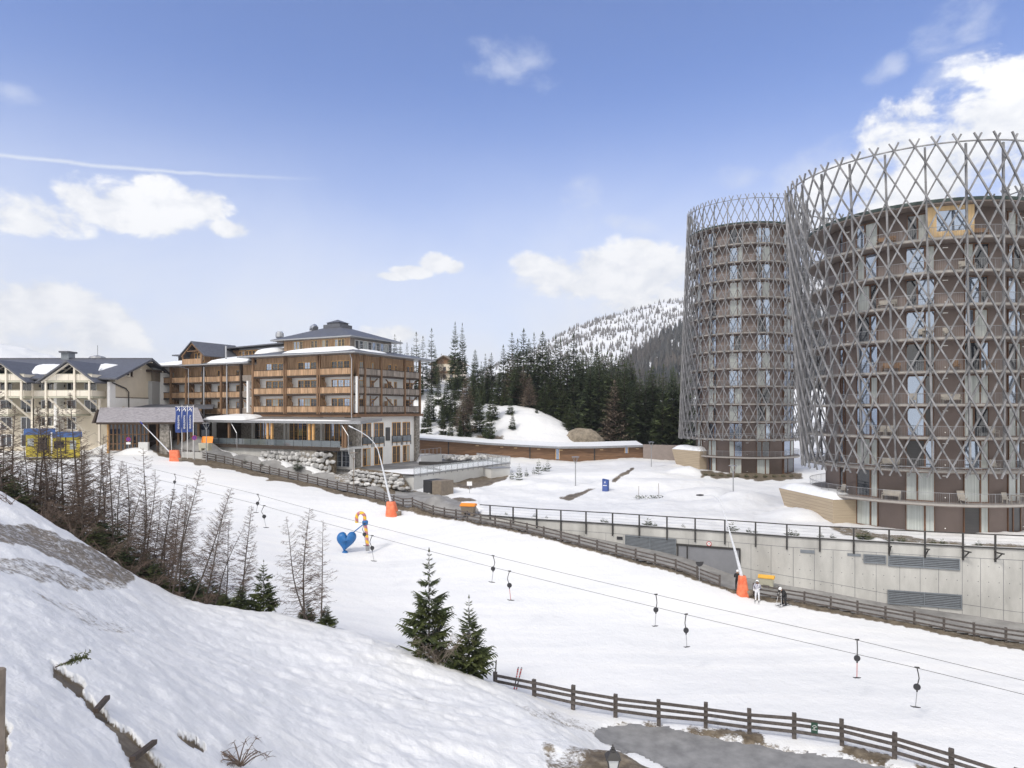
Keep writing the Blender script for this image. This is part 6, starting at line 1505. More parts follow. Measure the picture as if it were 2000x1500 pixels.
# ------------------------------------------------------------------ rail fences
def fence(label, P, hp, wp, zr, rw, rh, m, parts_group, per=2, skip=(), jit=.03, seed=1, extra=0.0):
    """P: ground points of the posts; zr: rail heights"""
    rr = random.Random(seed); o = P[len(P)//2]; t = thing('rail_fence', label, 'fence', o)
    tops = []
    for i, p in enumerate(P):
        q = P[min(i+1, len(P)-1)]-P[max(i-1, 0)]; q.z = 0; h = hp+rr.uniform(-.06, .06); ln = Vector((rr.uniform(-.03,.03), rr.uniform(-.03,.03), 0))
        mb = MB(); mb.bar(p-o+Vector((0,0,-.6)), p-o+Vector((0,0,h))+ln*h, wp, wp*.8, tuple(q.normalized().cross(Vector((0,0,1))))); obj('post', mb, m, t); tops.append(p)
    for k, z in enumerate(zr):
        for i in range(0, len(P)-1, per):
            if (k, i) in skip: continue
            a = P[i]; b = P[min(i+per, len(P)-1)]; mid = [P[j] for j in range(i, min(i+per, len(P)-1)+1)]
            n = Vector((b.y-a.y, -(b.x-a.x), 0)).normalized()
            off = n*(wp*.4+rw*.5+.005); mb = MB(); j0, j1 = rr.uniform(-jit, jit), rr.uniform(-jit, jit)
            for s, e in zip(mid, mid[1:]): mb.bar(s-o+off+Vector((0,0,z+j0)), e-o+off+Vector((0,0,z+j1)), rw, rh); j0 = j1
            obj('rail', mb, m, t)
    return t
def along(poly, step):
    P = [Vector((U(p)*d, d)) for p, d in poly]; out = []; acc = 0; out.append(P[0].copy())
    for a, b in zip(P, P[1:]):
        L = (b-a).length; s = step-acc
        while s <= L: out.append(a+(b-a)*(s/L)); s += step
        acc = L-(s-step)
    return [Vector((p.x, p.y, gz(p.x, p.y))) for p in out]
def fpoly(a, b): return [(p, float(Dfence(U(p)))) for p in np.linspace(a, b, 40)]
fence('long dark three rail fence along the road from the hotel to the garage', along(fpoly(306, 1433), 1.95), 1.1, .15, (.28, .62, .96), .06, .13, 'fence_wood', '', 2, seed=2)
fence('dark three rail fence along the road right of the skiers', along(fpoly(1472, 2150), 2.0), 1.12, .16, (.28, .63, .97), .06, .13, 'fence_wood', '', 2, seed=3)
NF = [(968,41.2),(1044,40.1),(1119,39),(1202,38),(1287,37.3),(1378,36.7),(1464,36),(1551,35.5),(1645,34.75),(1747,33.4),(1860,31.8),(1985,30),(2120,28.3)]
NP = []
for p, d in NF:
    x = U(p)*d; NP.append(Vector((x, d, -15.82-1.28)))
fence('weathered brown rail fence in the foreground beside the asphalt path', NP, 1.30, .21, (.42, .76, 1.08), .08, .15, 'fence_wood', '', 1, skip=((0, 0),), seed=4, jit=.035)
mb = MB(); mb.tube([Vector((0,0,-.4)), Vector((.12,0,2.05))], .045, 6); o = obj('marker_pole', mb, 'fence_wood'); o.location = NP[0]+Vector((-.08,-.2,0)); tag(o, 'thin leaning pole at the left end of the foreground fence', 'pole')
# pale low barrier by the left end of the road
mb = MB()
for i in range(3): p = G(262+i*28, 112.5, 0); mb.bar(p-G(262,112.5)+Vector((0,0,-.3)), p-G(262,112.5)+Vector((0,0,.8)), .12)
a, b = Vector((0,0,.62)), G(318,112.5)-G(262,112.5)+Vector((0,0,.62)); mb.bar(a, b, .07, .16); o = obj('barrier', mb, 'fence_wood'); o.location = G(262, 112.5); tag(o, 'single grey rail barrier left of the road fence start', 'barrier')
o = G(281, 108.5); mb = MB(); mb.box(-.75, .75, -.25, .25, -.4, 1.05); q = obj('white_box', mb, 'concrete_light'); q.location = o; tag(q, 'white painted electrical cabinet in the snow at the fence start', 'cabinet')

# ------------------------------------------------------------------ T-bar ski lift
CU = (Vector((20.2, 40, -13.5)), Vector((-26.8, 72, -8.96)), .35); CL = (Vector((22.2, 37.5, -14.18)), Vector((-23.96, 66, -9.31)), .35)
def cab(c, s):
    a, b, sag = c; return a+(b-a)*s+Vector((0,0,-sag*4*s*(1-s) if 0 <= s <= 1 else 0))
def cable(c, label):
    mb = MB(); a = cab(c, -.35); mb.tube([cab(c, s)-a for s in np.linspace(-.35, 1.75, 60)], .014, 4); o = obj('lift_cable', mb, 'dark_metal'); o.location = a; tag(o, label, 'cable', 'the two cables of the ski lift')
cable(CU, 'upper of the two thin lift cables crossing above the piste'); cable(CL, 'lower of the two thin lift cables crossing above the piste')
def s_at(c, px):
    a, b, _ = c; u = U(px); d = b-a; return (u*a.y-a.x)/(d.x-u*d.y)
def tbar(c, px, L, swing, rod, label, i):
    p = cab(c, s_at(c, px)); t = thing('tbar_hanger', label, 'T-bar', p, .35*math.sin(i*2.3), 'T-bar hangers on the ski lift'); k = L*.42
    mb = MB(); mb.bar((-.12,0,.03), (.12,0,.03), .05, .07); mb.tube([(0,0,0),(.10*swing,0,-k*.3),(.17*swing,0,-k*.62),(.05*swing,0,-k)], [.034,.03,.03,.03], 6); obj('hanger_arm', mb, 'dark_metal', t)
    mb = MB(); c0 = Vector((.0, 0, -k-.14)); pr = [(.02,-.07),(.17,-.06),(.19,0),(.17,.06),(.02,.07)]
    n = 14; o = len(mb.v)
    for r, y in pr:
        for j in range(n): q = 2*math.pi*j/n; mb.v.append((c0.x+r*math.cos(q), y, c0.z+r*math.sin(q)))
    for a in range(len(pr)-1):
        for j in range(n): mb.f.append([a*n+j, a*n+(j+1)%n, (a+1)*n+(j+1)%n, (a+1)*n+j]); mb.mi.append(0)
    mb.f += [list(range(n))[::-1], list(range((len(pr)-1)*n, len(pr)*n))]; mb.mi += [0, 0]
    mb.bar(c0+Vector((0,0,-.13)), c0+Vector((0,0,-.27)), .07, .07); obj('spring_box', mb, 'sign_back', t)
    mb = MB(); e = Vector((-.12*swing, 0, -L)); mb.tube([c0+Vector((0,0,-.25)), e], .02, 6); obj('rod', mb, rod, t)
    mb = MB(); mb.tube([e+Vector((-.26,-.05,.05)), e+Vector((-.12,0,-.01)), e, e+Vector((.12,0,-.01)), e+Vector((.26,.05,-.02))], [.02,.035,.04,.035,.02], 6); obj('cross_bar', mb, 'black_rubber', t)
for i, (c, px, L, sw, rod, lb) in enumerate(((CU,1674,2.2,.1,'red_rod','large T-bar with red rod on the upper cable, right of the skiers'),(CU,1281,2.15,.5,'galv','T-bar on the upper cable right of the middle of the piste'),
    (CU,963,2.1,.9,'galv','T-bar on the upper cable above the lone spruces'),(CU,712,2.05,-1.1,'galv','T-bar hanging just behind the striped candy cane'),(CU,503,1.9,1.2,'galv','T-bar on the upper cable left of the blue heart, above its neighbour'),
    (CL,1791,2.15,.6,'galv','rightmost T-bar, on the lower cable above the foreground fence'),(CL,1340,2.1,-.5,'galv','T-bar on the lower cable, lower right of the middle of the piste'),(CL,995,2.15,-.9,'red_rod','T-bar with red rod on the lower cable above the lone spruces'),
    (CL,727,2.15,-1.3,'galv','T-bar on the lower cable right of the blue heart'),(CL,516,2.1,-1.5,'galv','T-bar on the lower cable left of the blue heart'),(CU,341,1.8,1.1,'galv','leftmost T-bar, seen among the bare larches'))):
    tbar(c, px, L, sw, rod, lb, i)

# ------------------------------------------------------------------ snow lances in orange crash pads
def lance(label, px, D, w, h, tilt, path, tipm, rz, taper=.5):
    p = G(px, D, -.15); t = thing('snow_lance', label, 'snow lance', p, 0)
    mb = MB(); c, s = math.cos(rz), math.sin(rz); K = 7
    for i in range(K):
        f = i/(K-1); k = 1-(1-taper)*f**1.2; bw = w/2*k*(1+.03*math.sin(f*9)); bd = w/2*k*.9; n = 12
        for j in range(n):
            q = 2*math.pi*(j+.5)/n; e = .42; x = math.copysign(abs(math.cos(q))**e, math.cos(q))*bw; y = math.copysign(abs(math.sin(q))**e, math.sin(q))*bd
            mb.v.append((x*c-y*s+tilt*h*f, x*s+y*c, h*f))
    for i in range(K-1):
        for j in range(n): mb.f.append([i*n+j, i*n+(j+1)%n, (i+1)*n+(j+1)%n, (i+1)*n+j]); mb.mi.append(0)
    mb.f.append([(K-1)*n+j for j in range(n)]); mb.mi.append(0); mb.m = 1
    mb.bar((w*.28+tilt*h*.3, -.02-w*.2, .35), (w*.78+tilt*h*.3, -.05-w*.1, .4), .3, .55); obj('crash_pad', mb, ['orange_pad', 'bin_brown'], t, True)
    pts = [at(a, b, D+dd)-p for a, b, dd in path]; mb = MB(); m = len(pts)
    mb.tube(pts, [.15-.105*min(1, i/(m*.45)) if m > 3 else .11-.03*i for i in range(m)], 8); obj('lance_pole', mb, 'lance_white', t)
    d = (pts[-1]-pts[-2]).normalized(); mb = MB(); mb.tube([pts[-1], pts[-1]+d*.3, pts[-1]+d*.62], [.06, .09, .05], 8); obj('nozzle_head', mb, tipm, t)
lance('snow lance leaning left out of an orange pad near the blue banners', 343, 101.5, 1.55, 1.75, -.12, [(345,897,0),(312,863,0),(279,829,0)], 'sign_blue', .3, .8)
lance('snow lance with bent tip in an orange pad below the hotel corner', 767, 80, 1.45, 1.75, -.12, [(763,979,0),(757,955,0),(750,925,0),(744,900,0),(738,878,0),(730,864,0),(719,853,0),(704,843,0),(690,836,0)], 'lance_white', -.3, .62)
lance('tall arched snow lance in an orange pad beside the skiers', 1451, 58.7, .98, 1.85, -.03, [(1449,1128,0),(1443,1103,0),(1437,1080,0),(1431,1060,0),(1424,1035,0),(1417,1010,0),(1412,993,0),(1406,979,0),(1399,971,0),(1390,967,0),(1374,967,0)], 'sign_back', .15, .55)
# ------------------------------------------------------------------ lamp posts with three-armed funnel heads
def lamp(px, D, ytop, ybase, label, m='galv'):
    p = at(px, ybase, D) if ybase else G(px, D); g = gz(p.x, p.y); p.z = min(p.z, g+.05); h = zy(ytop, D)-p.z; t = thing('street_lamp', label, 'street lamp', p, 0, 'funnel headed street lamps')
    mb = MB(); mb.tube([(0,0,-.5),(0,0,h-.95)], [.075,.06], 8); obj('pole', mb, m, t)
    mb = MB()
    for k in range(4): a = k*math.pi/2+.4; mb.bar((.04*math.cos(a), .04*math.sin(a), h-.98), (.5*math.cos(a), .5*math.sin(a), h-.06), .045)
    mb.lathe([(.09, h-1.0), (.10, h-.75), (.05, h-.7)], 8); obj('bracket_arms', mb, m, t)
    mb = MB(); mb.lathe([(.05, h-.06), (.56, h-.06), (.56, h+.0), (.3, h+.03)], 16); obj('reflector', mb, 'fascia_metal' if m == 'galv' else m, t)
lamp(403, 103, 826, 911, 'grey funnel headed street lamp in front of the orange grit bin'); lamp(691, 92.5, 884, 951, 'brown funnel headed street lamp at the hotel corner boulders', 'bark_light')
lamp(1124, 98, 892, 953, 'grey funnel headed street lamp standing alone in the middle of the snow field'); lamp(1272, 125, 863, 905, 'grey funnel headed street lamp near the beige wing wall'); lamp(1432, 86, 909, 978, 'grey funnel headed street lamp in front of the far tower')
# ------------------------------------------------------------------ lettering helper, banners, signs
def text_mesh(s, size, m, ext=.004):
    cu = bpy.data.curves.new('lettering', 'FONT'); cu.body = s; cu.size = size; cu.extrude = ext; cu.align_x = 'CENTER'; cu.align_y = 'CENTER'; cu.resolution_u = 2
    o = bpy.data.objects.new('lettering', cu); C.objects.link(o); bpy.context.view_layer.update()
    me = bpy.data.meshes.new_from_object(o.evaluated_get(bpy.context.evaluated_depsgraph_get())); bpy.data.objects.remove(o); me.materials.clear(); me.materials.append(MT(m)); return me
FT = text_mesh('FALKENSTEINER', .52, 'white_paint', .02)
BPOS = ((355.5, 'left'), (366, 'middle'), (377.5, 'right'))
for i, (px, nm) in enumerate(BPOS):
    D = 105.5-.4*i; p = G(px, D, -.3); t = thing('flagpole', f'{nm} one of the three white poles carrying blue banners', 'flagpole', p, 0, 'white flagpoles with blue banners'); h = zy(793, D)-p.z
    mb = MB(); mb.tube([(0,0,0),(0,0,h)], [.06,.045], 8); mb.lathe([(.045, h), (.06, h+.05), (.01, h+.12)], 8); obj('pole', mb, 'white_paint', t)
    z1, z0 = h-.1, zy(845-.5*i, D)-p.z; w = (.95, .78, .80)[i]
    b = thing('banner', f'{nm} one of the three blue vertical banners with white lettering', 'banner', p, 0, 'blue banners on white poles')
    mb = MB(); nx, nz = 8, 24
    for s in (0, 1):
        for a in range(nz+1):
            for c_ in range(nx+1):
                f = c_/nx; g = a/nz; y = .07*math.sin(f*5+g*6+i)*f*(1-g*.3)+s*.012; mb.v.append((-.08-w*f*(1-.05*math.sin(g*7+i)), y-.006, z1+(z0-z1)*g))
    k = (nx+1)*(nz+1)
    for a in range(nz):
        for c_ in range(nx):
            q = a*(nx+1)+c_; mb.f += [[q, q+1, q+nx+2, q+nx+1], [k+q, k+q+nx+1, k+q+nx+2, k+q+1]]; mb.mi += [0, 0]
    obj('cloth', mb, 'banner_blue', b, True)
    mb = MB(); mb.box(-.1-w, 0, -.03, .03, z1, z1+.05); obj('hem_bar', mb, 'white_paint', b)
    L = bpy.data.objects.new('lettering', FT); C.objects.link(L); L.parent = b; L.location = (-.08-w*.45, -.10, z1+(z0-z1)*.60); L.rotation_euler = (Matrix.Rotation(R(90), 3, 'X')@Matrix.Rotation(R(-90), 3, 'Z')).to_euler(); sc = (z1-z0)*.70/5.0; L.scale = (sc*1.02, sc*1.25, 1)
    mb = MB(); zc = z1-.42; xc = -.08-w*.5      # swooping bird emblem: two white sickle wings
    for sgn, pl in ((1, [(-.30,-.28),(-.06,.06),(.20,.32),(.30,.34),(.06,.02),(-.16,-.18)]), (1, [(-.22,.34),(-.02,.30),(.08,.16),(-.04,.2)]), (1, [(.06,-.02),(.30,.02),(.20,-.40),(.14,-.12)])):
        mb.prism([(xc+x, -.10, zc+z) for x, z in pl], (0, .012, 0))
    obj('emblem', mb, 'white_paint', b)
p = G(336, 107); mb = MB(); mb.tube([(0,0,0),(-.25,0,4.0)], .045, 6); o = obj('flagpole', mb, 'white_paint'); o.location = p; tag(o, 'short bare white pole left of the blue banners', 'flagpole')
o = G(385, 106); mb = MB(); mb.box(-2.2, 1.6, -.2, .2, -.6, .95); q = obj('plinth', mb, 'concrete_light'); q.location = o; tag(q, 'low grey concrete plinth at the foot of the blue banners', 'plinth')
def disc(mb, r0, r1, y, z, n=28, th=.012):
    o = len(mb.v)
    for r in (r0, r1):
        for j in range(n): q = 2*math.pi*j/n; mb.v.append((r*math.cos(q), y, z+r*math.sin(q)))
    for j in range(n): mb.f.append([o+j, o+(j+1)%n, o+n+(j+1)%n, o+n+j]); mb.mi.append(mb.m)
def stop_sign(px, D, yc, label, plate):
    p = G(px, D); z = zy(yc, D)-p.z; t = thing('traffic_sign', label, 'traffic sign', p, .1, 'round no stopping signs'); mb = MB(); mb.tube([(0,0,-.4),(0,0,z+.3)], .05, 8); obj('pole', mb, 'galv', t)
    mb = MB(); mb.prism([(.36*math.cos(a), -.055, z+.36*math.sin(a)) for a in np.linspace(0, 2*math.pi, 25)[:-1]], (0,-.02,0)); mb.m = 1; disc(mb, .30, .36, -.08, z); mb.bar((-.2,-.08,z-.2), (.2,-.08,z+.2), .05, .01, (0,1,0)); mb.bar((-.2,-.083,z+.2), (.2,-.083,z-.2), .05, .01, (0,1,0)); obj('sign_face', mb, ['sign_blue', 'sign_red'], t)
    if plate: mb = MB(); mb.box(-.34, .34, -.075, -.05, z-.8, z-.45); obj('plate', mb, 'white_paint', t)
stop_sign(251, 108.5, 858, 'round no stopping sign with white plate at the road start', True); stop_sign(380, 103.5, 855, 'round no stopping sign standing beside the blue banners', False)
# height limit disc above the garage door
q, tt, n = wallpt(1385, .06); z = zy(1062, q.y); t = thing('traffic_sign', 'small round white sign with red rim above the garage door', 'traffic sign', (q.x, q.y, z), math.atan2(tt.y, tt.x))
mb = MB(); mb.prism([(.235*math.cos(a), 0, .235*math.sin(a)) for a in np.linspace(0, 2*math.pi, 25)[:-1]], (0,-.015,0)); mb.m = 1; disc(mb, .165, .235, -.017, 0); obj('sign_face', mb, ['white_paint', 'sign_red'], t)
L = bpy.data.objects.new('lettering', text_mesh('10', .22, 'sign_back', .002)); C.objects.link(L); L.parent = t; L.location = (0,-.02,0); L.rotation_euler = (R(90),0,0)
p = G(1366, 60.6); z = zy(1100, 60.6)-p.z; t = thing('traffic_sign', 'dark half round back of a sign behind the road fence', 'traffic sign', p, .1); mb = MB(); mb.tube([(0,0,-.3),(0,0,z+.15)], .035, 8); obj('pole', mb, 'galv', t)
mb = MB(); mb.prism([(.36*math.cos(a), -.05, z+.14+.42*math.sin(a)) for a in np.linspace(math.pi, 2*math.pi, 14)], (0,-.02,0)); obj('sign_back_plate', mb, 'sign_back', t)
p = G(917, 92); t = thing('notice_board', 'small pale notice board on a thin post in the snow', 'sign', p); mb = MB(); mb.tube([(0,0,-.3),(0,0,1.7)], .035, 6); obj('pole', mb, 'galv', t); mb = MB(); mb.box(-.35, .35, -.05, -.02, 1.2, 1.75); obj('panel', mb, 'white_paint', t)
p = at(1183, 962, 94.5); p.z = gz(p.x, p.y)-.05; t = thing('info_pylon', 'blue information pylon standing on the snow field', 'pylon', p, R(-28)); mb = MB(); mb.prism([(-.42,-.25,0),(.42,-.25,0),(.42,-.25,1.72),(-.42,-.25,1.86)], (0,.5,0)); obj('body', mb, 'pylon_blue', t)
mb = MB(); mb.box(-.38, .34, -.27, -.253, .1, 1.65); obj('panel', mb, 'pylon_panel', t); mb = MB(); mb.prism([(-.12,-.274,1.25),(-.02,-.274,1.55),(.04,-.274,1.6),(.03,-.274,1.45),(.1,-.274,1.22),(.02,-.274,1.36)], (0,-.006,0)); mb.box(-.3, .28, -.278, -.272, .92, 1.0); obj('emblem', mb, 'white_paint', t)
mb = MB(); rr = random.Random(3)
for i in range(160):
    u = rr.uniform(-1.9, 1.9); c_ = Vector((u, rr.uniform(-.3, .3), rr.uniform(-.1, .32))); d = Vector((rr.uniform(-1,1), rr.uniform(-1,1), rr.uniform(0,1)))*.22; s = d.cross(Vector((.3,.2,1))).normalized()*.06; mb.quad(c_-s, c_+d*.5+s, c_+d, c_+d*.5-s*1.4)
o = obj('low_hedge', mb, 'needles'); p = hit(1267, 974, 70); o.location = p; tag(o, 'strip of dark low hedge showing through the snow between two canes', 'hedge')
for px, yt, nm in ((1247, 949, 'left'), (1287, 944, 'right')):
    q = G(px, p.y, 0); mb = MB(); mb.tube([(0,0,-.2),(.05*(1 if nm == 'left' else -1),0,zy(yt, p.y)-q.z)], .03, 6); o = obj('snow_cane', mb, 'bark_light'); o.location = q; tag(o, f'{nm} thin cane marking the low hedge in the snow', 'cane', 'canes marking the hedge')
# ------------------------------------------------------------------ grit bins
def bin_(label, p, w, body, lid, rz, is_open=False, legs=True):
    t = thing('grit_bin', label, 'grit bin', p, rz); h = w*.62; mb = MB(); d = w*.62
    mb.prism([(-w*.42,-d*.42,.24*h),(w*.42,-d*.42,.24*h),(w*.42,d*.42,.24*h),(-w*.42,d*.42,.24*h)], (0,0,.01))
    b = [(-w*.42,-d*.42,.28*h),(w*.42,-d*.42,.28*h),(w*.42,d*.42,.28*h),(-w*.42,d*.42,.28*h)]; c_ = [(-w*.48,-d*.5,h),(w*.48,-d*.5,h),(w*.48,d*.5,h),(-w*.48,d*.5,h)]
    mb.add(b+c_, [(0,3,2,1),(4,5,6,7),(0,1,5,4),(1,2,6,5),(2,3,7,6),(3,0,4,7)])
    for x in (-w*.33, w*.33): mb.prism([(x-w*.11,-d*.42,-.05),(x+w*.11,-d*.42,-.05),(x+w*.1,d*.42,-.05),(x-w*.1,d*.42,-.05)], (0,0,.34*h))
    obj('body', mb, body, t); mb = MB()
    if is_open: mb.obox((0, d*.55, h*1.42), (w*.5,0,0), (0,.05,0.02), (0,.12,h*.45)); mb.prism([(-w*.5,d*.42,h*1.0),(-w*.5,d*.62,h*1.86),(-w*.46,d*.62,h*1.86),(-w*.46,d*.42,h*1.0)], (0,-.12,0))
    else:
        mb.prism([(-w*.53,-d*.56,h+.003),(-w*.53,-d*.56,h*1.12),(-w*.53,0,h*1.32),(-w*.53,d*.56,h*1.2),(-w*.53,d*.56,h+.003)], (w*1.06,0,0))
    obj('lid', mb, lid, t)
bin_('cream grit bin with its orange lid open at the terrace end', at(401, 879, 104)*1.0, 1.75, 'bin_cream', 'orange_lid', -.15, True)
q = G(1497, 61.3); bin_('cream grit bin with yellow lid standing at the concrete wall', q, 1.3, 'bin_cream', 'yellow_lid', math.atan2(wallpt(1497)[1].y, wallpt(1497)[1].x))
q = G(915, 76.2); q.z += .1; bin_('brown grit bin with orange lid at the end of the guard rail', q, 1.6, 'bin_brown', 'orange_lid', -.25)
# ------------------------------------------------------------------ heart sculpture and candy cane on the piste
hp = hit(676, 1079, 50, 90)
def heart():
    t = thing('heart_sculpture', 'big plain blue heart shaped sculpture standing on the piste', 'sculpture', hp, .15); mb = MB(); n, K = 48, 9; S = 2.15
    out = []
    for i in range(n):
        a = 2*math.pi*i/n; x = 16*math.sin(a)**3; y = 13*math.cos(a)-5*math.cos(2*a)-2*math.cos(3*a)-math.cos(4*a); out.append((x/33*.92, (y+17)/30.0))
    cx, cz = 0, .58
    for k in range(K):
        f = math.cos(math.pi*(k/(K-1)-.5)); y = .33*math.sin(math.pi*(k/(K-1)-.5)); f = .04+.96*f**.55
        for x, z in out:
            X, Z = cx+(x-cx)*f, cz+(z-cz)*f; X += .16*max(0, .35-Z)*-1.2+.10*(Z-.5); mb.v.append((X*S*1.02, y*S*.8*(.45+.55*min(1, Z*1.4)), Z*S))
    for k in range(K-1):
        for i in range(n): mb.f.append([k*n+i, k*n+(i+1)%n, (k+1)*n+(i+1)%n, (k+1)*n+i]); mb.mi.append(0)
    mb.f += [list(range(n)), list(range((K-1)*n, K*n))[::-1]]; mb.mi += [0, 0]
    obj('heart', mb, 'heart_blue', t, True); mb = MB(); mb.lathe([(.34,-.25),(.32,.02),(.2,.14),(.12,.2)], 16, (-.12,0,0)); obj('foot', mb, 'heart_blue', t, True)
heart()
D = hp.y; cb = at(718, 1066, D); g = cb.z; t = thing('candy_cane', 'yellow and pink striped candy cane standing beside the blue heart', 'decoration', cb); P = [at(718,1068,D)-cb]
P += [at(716.5,1050,D)-cb, at(714.5,1032,D)-cb, at(712.5,1016,D)-cb]+[at(704.5+8*math.cos(a), 1011-9.5*math.sin(a), D)-cb for a in np.linspace(0, math.pi, 9)]+[at(697,1021,D)-cb]
fine = []
for a, b in zip(P, P[1:]):
    for k in range(10): fine.append(a+(b-a)*k/10)
fine.append(P[-1]); P = fine; n = 14; r = .165; acc = 0; mats_ = []; rings = []; prev = None
mb = MB(); mb.tube(P, r, n); L = [0]
for a, b in zip(P, P[1:]): L.append(L[-1]+(b-a).length)
for k in range(len(P)-1):
    for j in range(n): mb.mi[k*n+j] = int(((L[k]/.62)+j/n) % 1 > .5)
mb.m = 1; obj('cane', mb, ['cane_yellow', 'cane_pink'], t, True)
mb = MB(); mb.lathe([(.2,-.5),(.22,.04),(.1,.06)], 12); obj('ground_socket', mb, 'galv', t)
mb = MB(); mb.lathe([(.25,-.22),(.3,-.1),(.3,.14),(.22,.24)], 12, at(713.2,1021,D)-cb); obj('collar', mb, 'heart_blue', t, True)
mb = MB(); mb.tube([at(690,1040,D)-hp, at(710,1024,D)-hp], .055, 8); o = obj('strut', mb, 'heart_blue', None); o.location = hp; tag(o, 'thin blue strut joining the blue heart to the candy cane', 'strut')
# ------------------------------------------------------------------ skiers
def person(label, p, rz, pose, mats_, scale=1.0):
    """one continuous skinned body; pose gives joint positions in metres, facing -y"""
    t = thing('person', label, 'person', p, rz); t.scale = (scale,)*3
    J = pose; names = list(J); idx = {n: i for i, n in enumerate(names)}
    E = [('pelvis','spine'),('spine','chest'),('chest','neck'),('neck','head'),('head','crown'),('pelvis','hipL'),('hipL','kneeL'),('kneeL','ankL'),('ankL','toeL'),('pelvis','hipR'),('hipR','kneeR'),('kneeR','ankR'),('ankR','toeR'),
         ('chest','shL'),('shL','elL'),('elL','wrL'),('chest','shR'),('shR','elR'),('elR','wrR')]
    RAD = dict(pelvis=.155, spine=.15, chest=.17, neck=.062, head=.10, crown=.085, hip=.115, knee=.078, ank=.062, toe=.05, sh=.078, el=.056, wr=.042)
    me = bpy.data.meshes.new('body'); me.from_pydata([J[n] for n in names], [(idx[a], idx[b]) for a, b in E], [])
    o = bpy.data.objects.new('body', me); C.objects.link(o)
    sk = o.modifiers.new('skin', 'SKIN'); sk.use_smooth_shade = True; o.modifiers.new('sub', 'SUBSURF').levels = 1
    for i, n in enumerate(names):
        v = me.skin_vertices[0].data[i]; rr = RAD.get(n) or RAD[n[:-1]]; v.radius = (rr, rr); v.use_root = n == 'pelvis'
    bpy.context.view_layer.update(); m2 = bpy.data.meshes.new_from_object(o.evaluated_get(bpy.context.evaluated_depsgraph_get())); bpy.data.objects.remove(o)
    m2.name = 'body'; m2.materials.clear()
    for m in mats_: m2.materials.append(MT(m))
    hz = J['head'][2]; pz = (J['pelvis'][2]+J['spine'][2])/2; pe = Vector(J['pelvis']); sp_ = Vector(J['spine'])-pe; an = min(J['ankL'][2], J['ankR'][2])
    for f in m2.polygons:
        c = f.center; k = 0
        if (c-Vector(J['head'])).length < .17: k = 2
        elif c.z < an+.12: k = 3
        elif (c-pe).dot(sp_.normalized()) < .07: k = 1
        if min((c-Vector(J['wrL'])).length, (c-Vector(J['wrR'])).length) < .07: k = 3
        f.material_index = k; f.use_smooth = True
    obj('body', m2, None, t)
    h = Vector(J['head']); ax = (Vector(J['crown'])-h).normalized(); fw = Vector(J.get('face', (0,-1,0))) if False else Vector((0,-1,0)); fw = (fw-ax*fw.dot(ax)).normalized(); sd = ax.cross(fw)
    mb = MB(); n = 14
    for a in range(6):
        th = a/5*math.pi*.56; 
        for j in range(n): q = 2*math.pi*j/n; mb.v.append(tuple(h+ax*(.045+.125*math.cos(th))+(fw*math.cos(q)*.142+sd*math.sin(q)*.128)*math.sin(th)-fw*.012))
    for a in range(5):
        for j in range(n): mb.f.append([a*n+j, a*n+(j+1)%n, (a+1)*n+(j+1)%n, (a+1)*n+j]); mb.mi.append(0)
    obj('helmet', mb, 'white_paint', t, True)
    mb = MB(); mb.obox(h+fw*.112+ax*.035, sd*.085, fw*.022, ax*.036); obj('goggles', mb, 'glass', t)
    mb = MB(); mb.obox(h+fw*.118-ax*.012, sd*.014, fw*.018, ax*.024); mb.obox(h+fw*.106-ax*.058, sd*.028, fw*.006, ax*.007); obj('nose_and_mouth', mb, 'skin', t)
    for s in 'LR':
        w = Vector(J['wr'+s]); d = (w-Vector(J['el'+s])).normalized(); a = d.cross(Vector((0,0,1)))
        a = a.normalized() if a.length > .1 else Vector((1,0,0)); b = d.cross(a); mb = MB(); mb.obox(w+d*.055, d*.05, a*.042, b*.018)
        for k, (u, l) in enumerate(((-.032,.058),(-.011,.07),(.011,.066),(.032,.05))): q = w+d*.10+a*u; mb.tube([q, q+d*l*.6+b*.012, q+d*l*.8+b*.04], [.0115,.0105,.008], 5)
        q = w+d*.03+a*.04; mb.tube([q, q+a*.03+d*.03, q+a*.03+d*.06+b*.015], [.013,.011,.008], 5); obj('glove', mb, mats_[3], t)
    return t
def ski(label, p, rz, L=1.65, m=('white_paint', 'sign_red'), up=None):
    t = thing('ski', label, 'ski', p, rz); mb = MB(); pr = [(-.5,.035,.0),(-.47,.05,.0),(0,.034,.012),(.40,.055,.0),(.46,.05,.03),(.5,.012,.09)]
    vs = []
    for f, w, z in pr: vs += [(-w, f*L, z), (w, f*L, z), (w, f*L, z+.016), (-w, f*L, z+.016)]
    mb.add(vs, [tuple(k*4+j for j in (0,3,2,1)) for k in (0,)]+[(k*4+a, k*4+b, (k+1)*4+b, (k+1)*4+a) for k in range(5) for a, b in ((0,1),(1,2),(2,3),(3,0))]+[(20,21,22,23)]); mb.m = 1
    for f in (-.44, -.3, -.22, .16, .24, .31, .38): mb.box(-.033, .033, f*L, f*L+.08, .0285, .0305)
    obj('board', mb, list(m), t); mb = MB(); mb.box(-.035, .035, -.2, -.06, .029, .09); mb.box(-.035, .035, .08, .2, .029, .075); mb.box(-.02, .02, -.06, .08, .029, .045); obj('binding', mb, 'jacket_black', t); return t
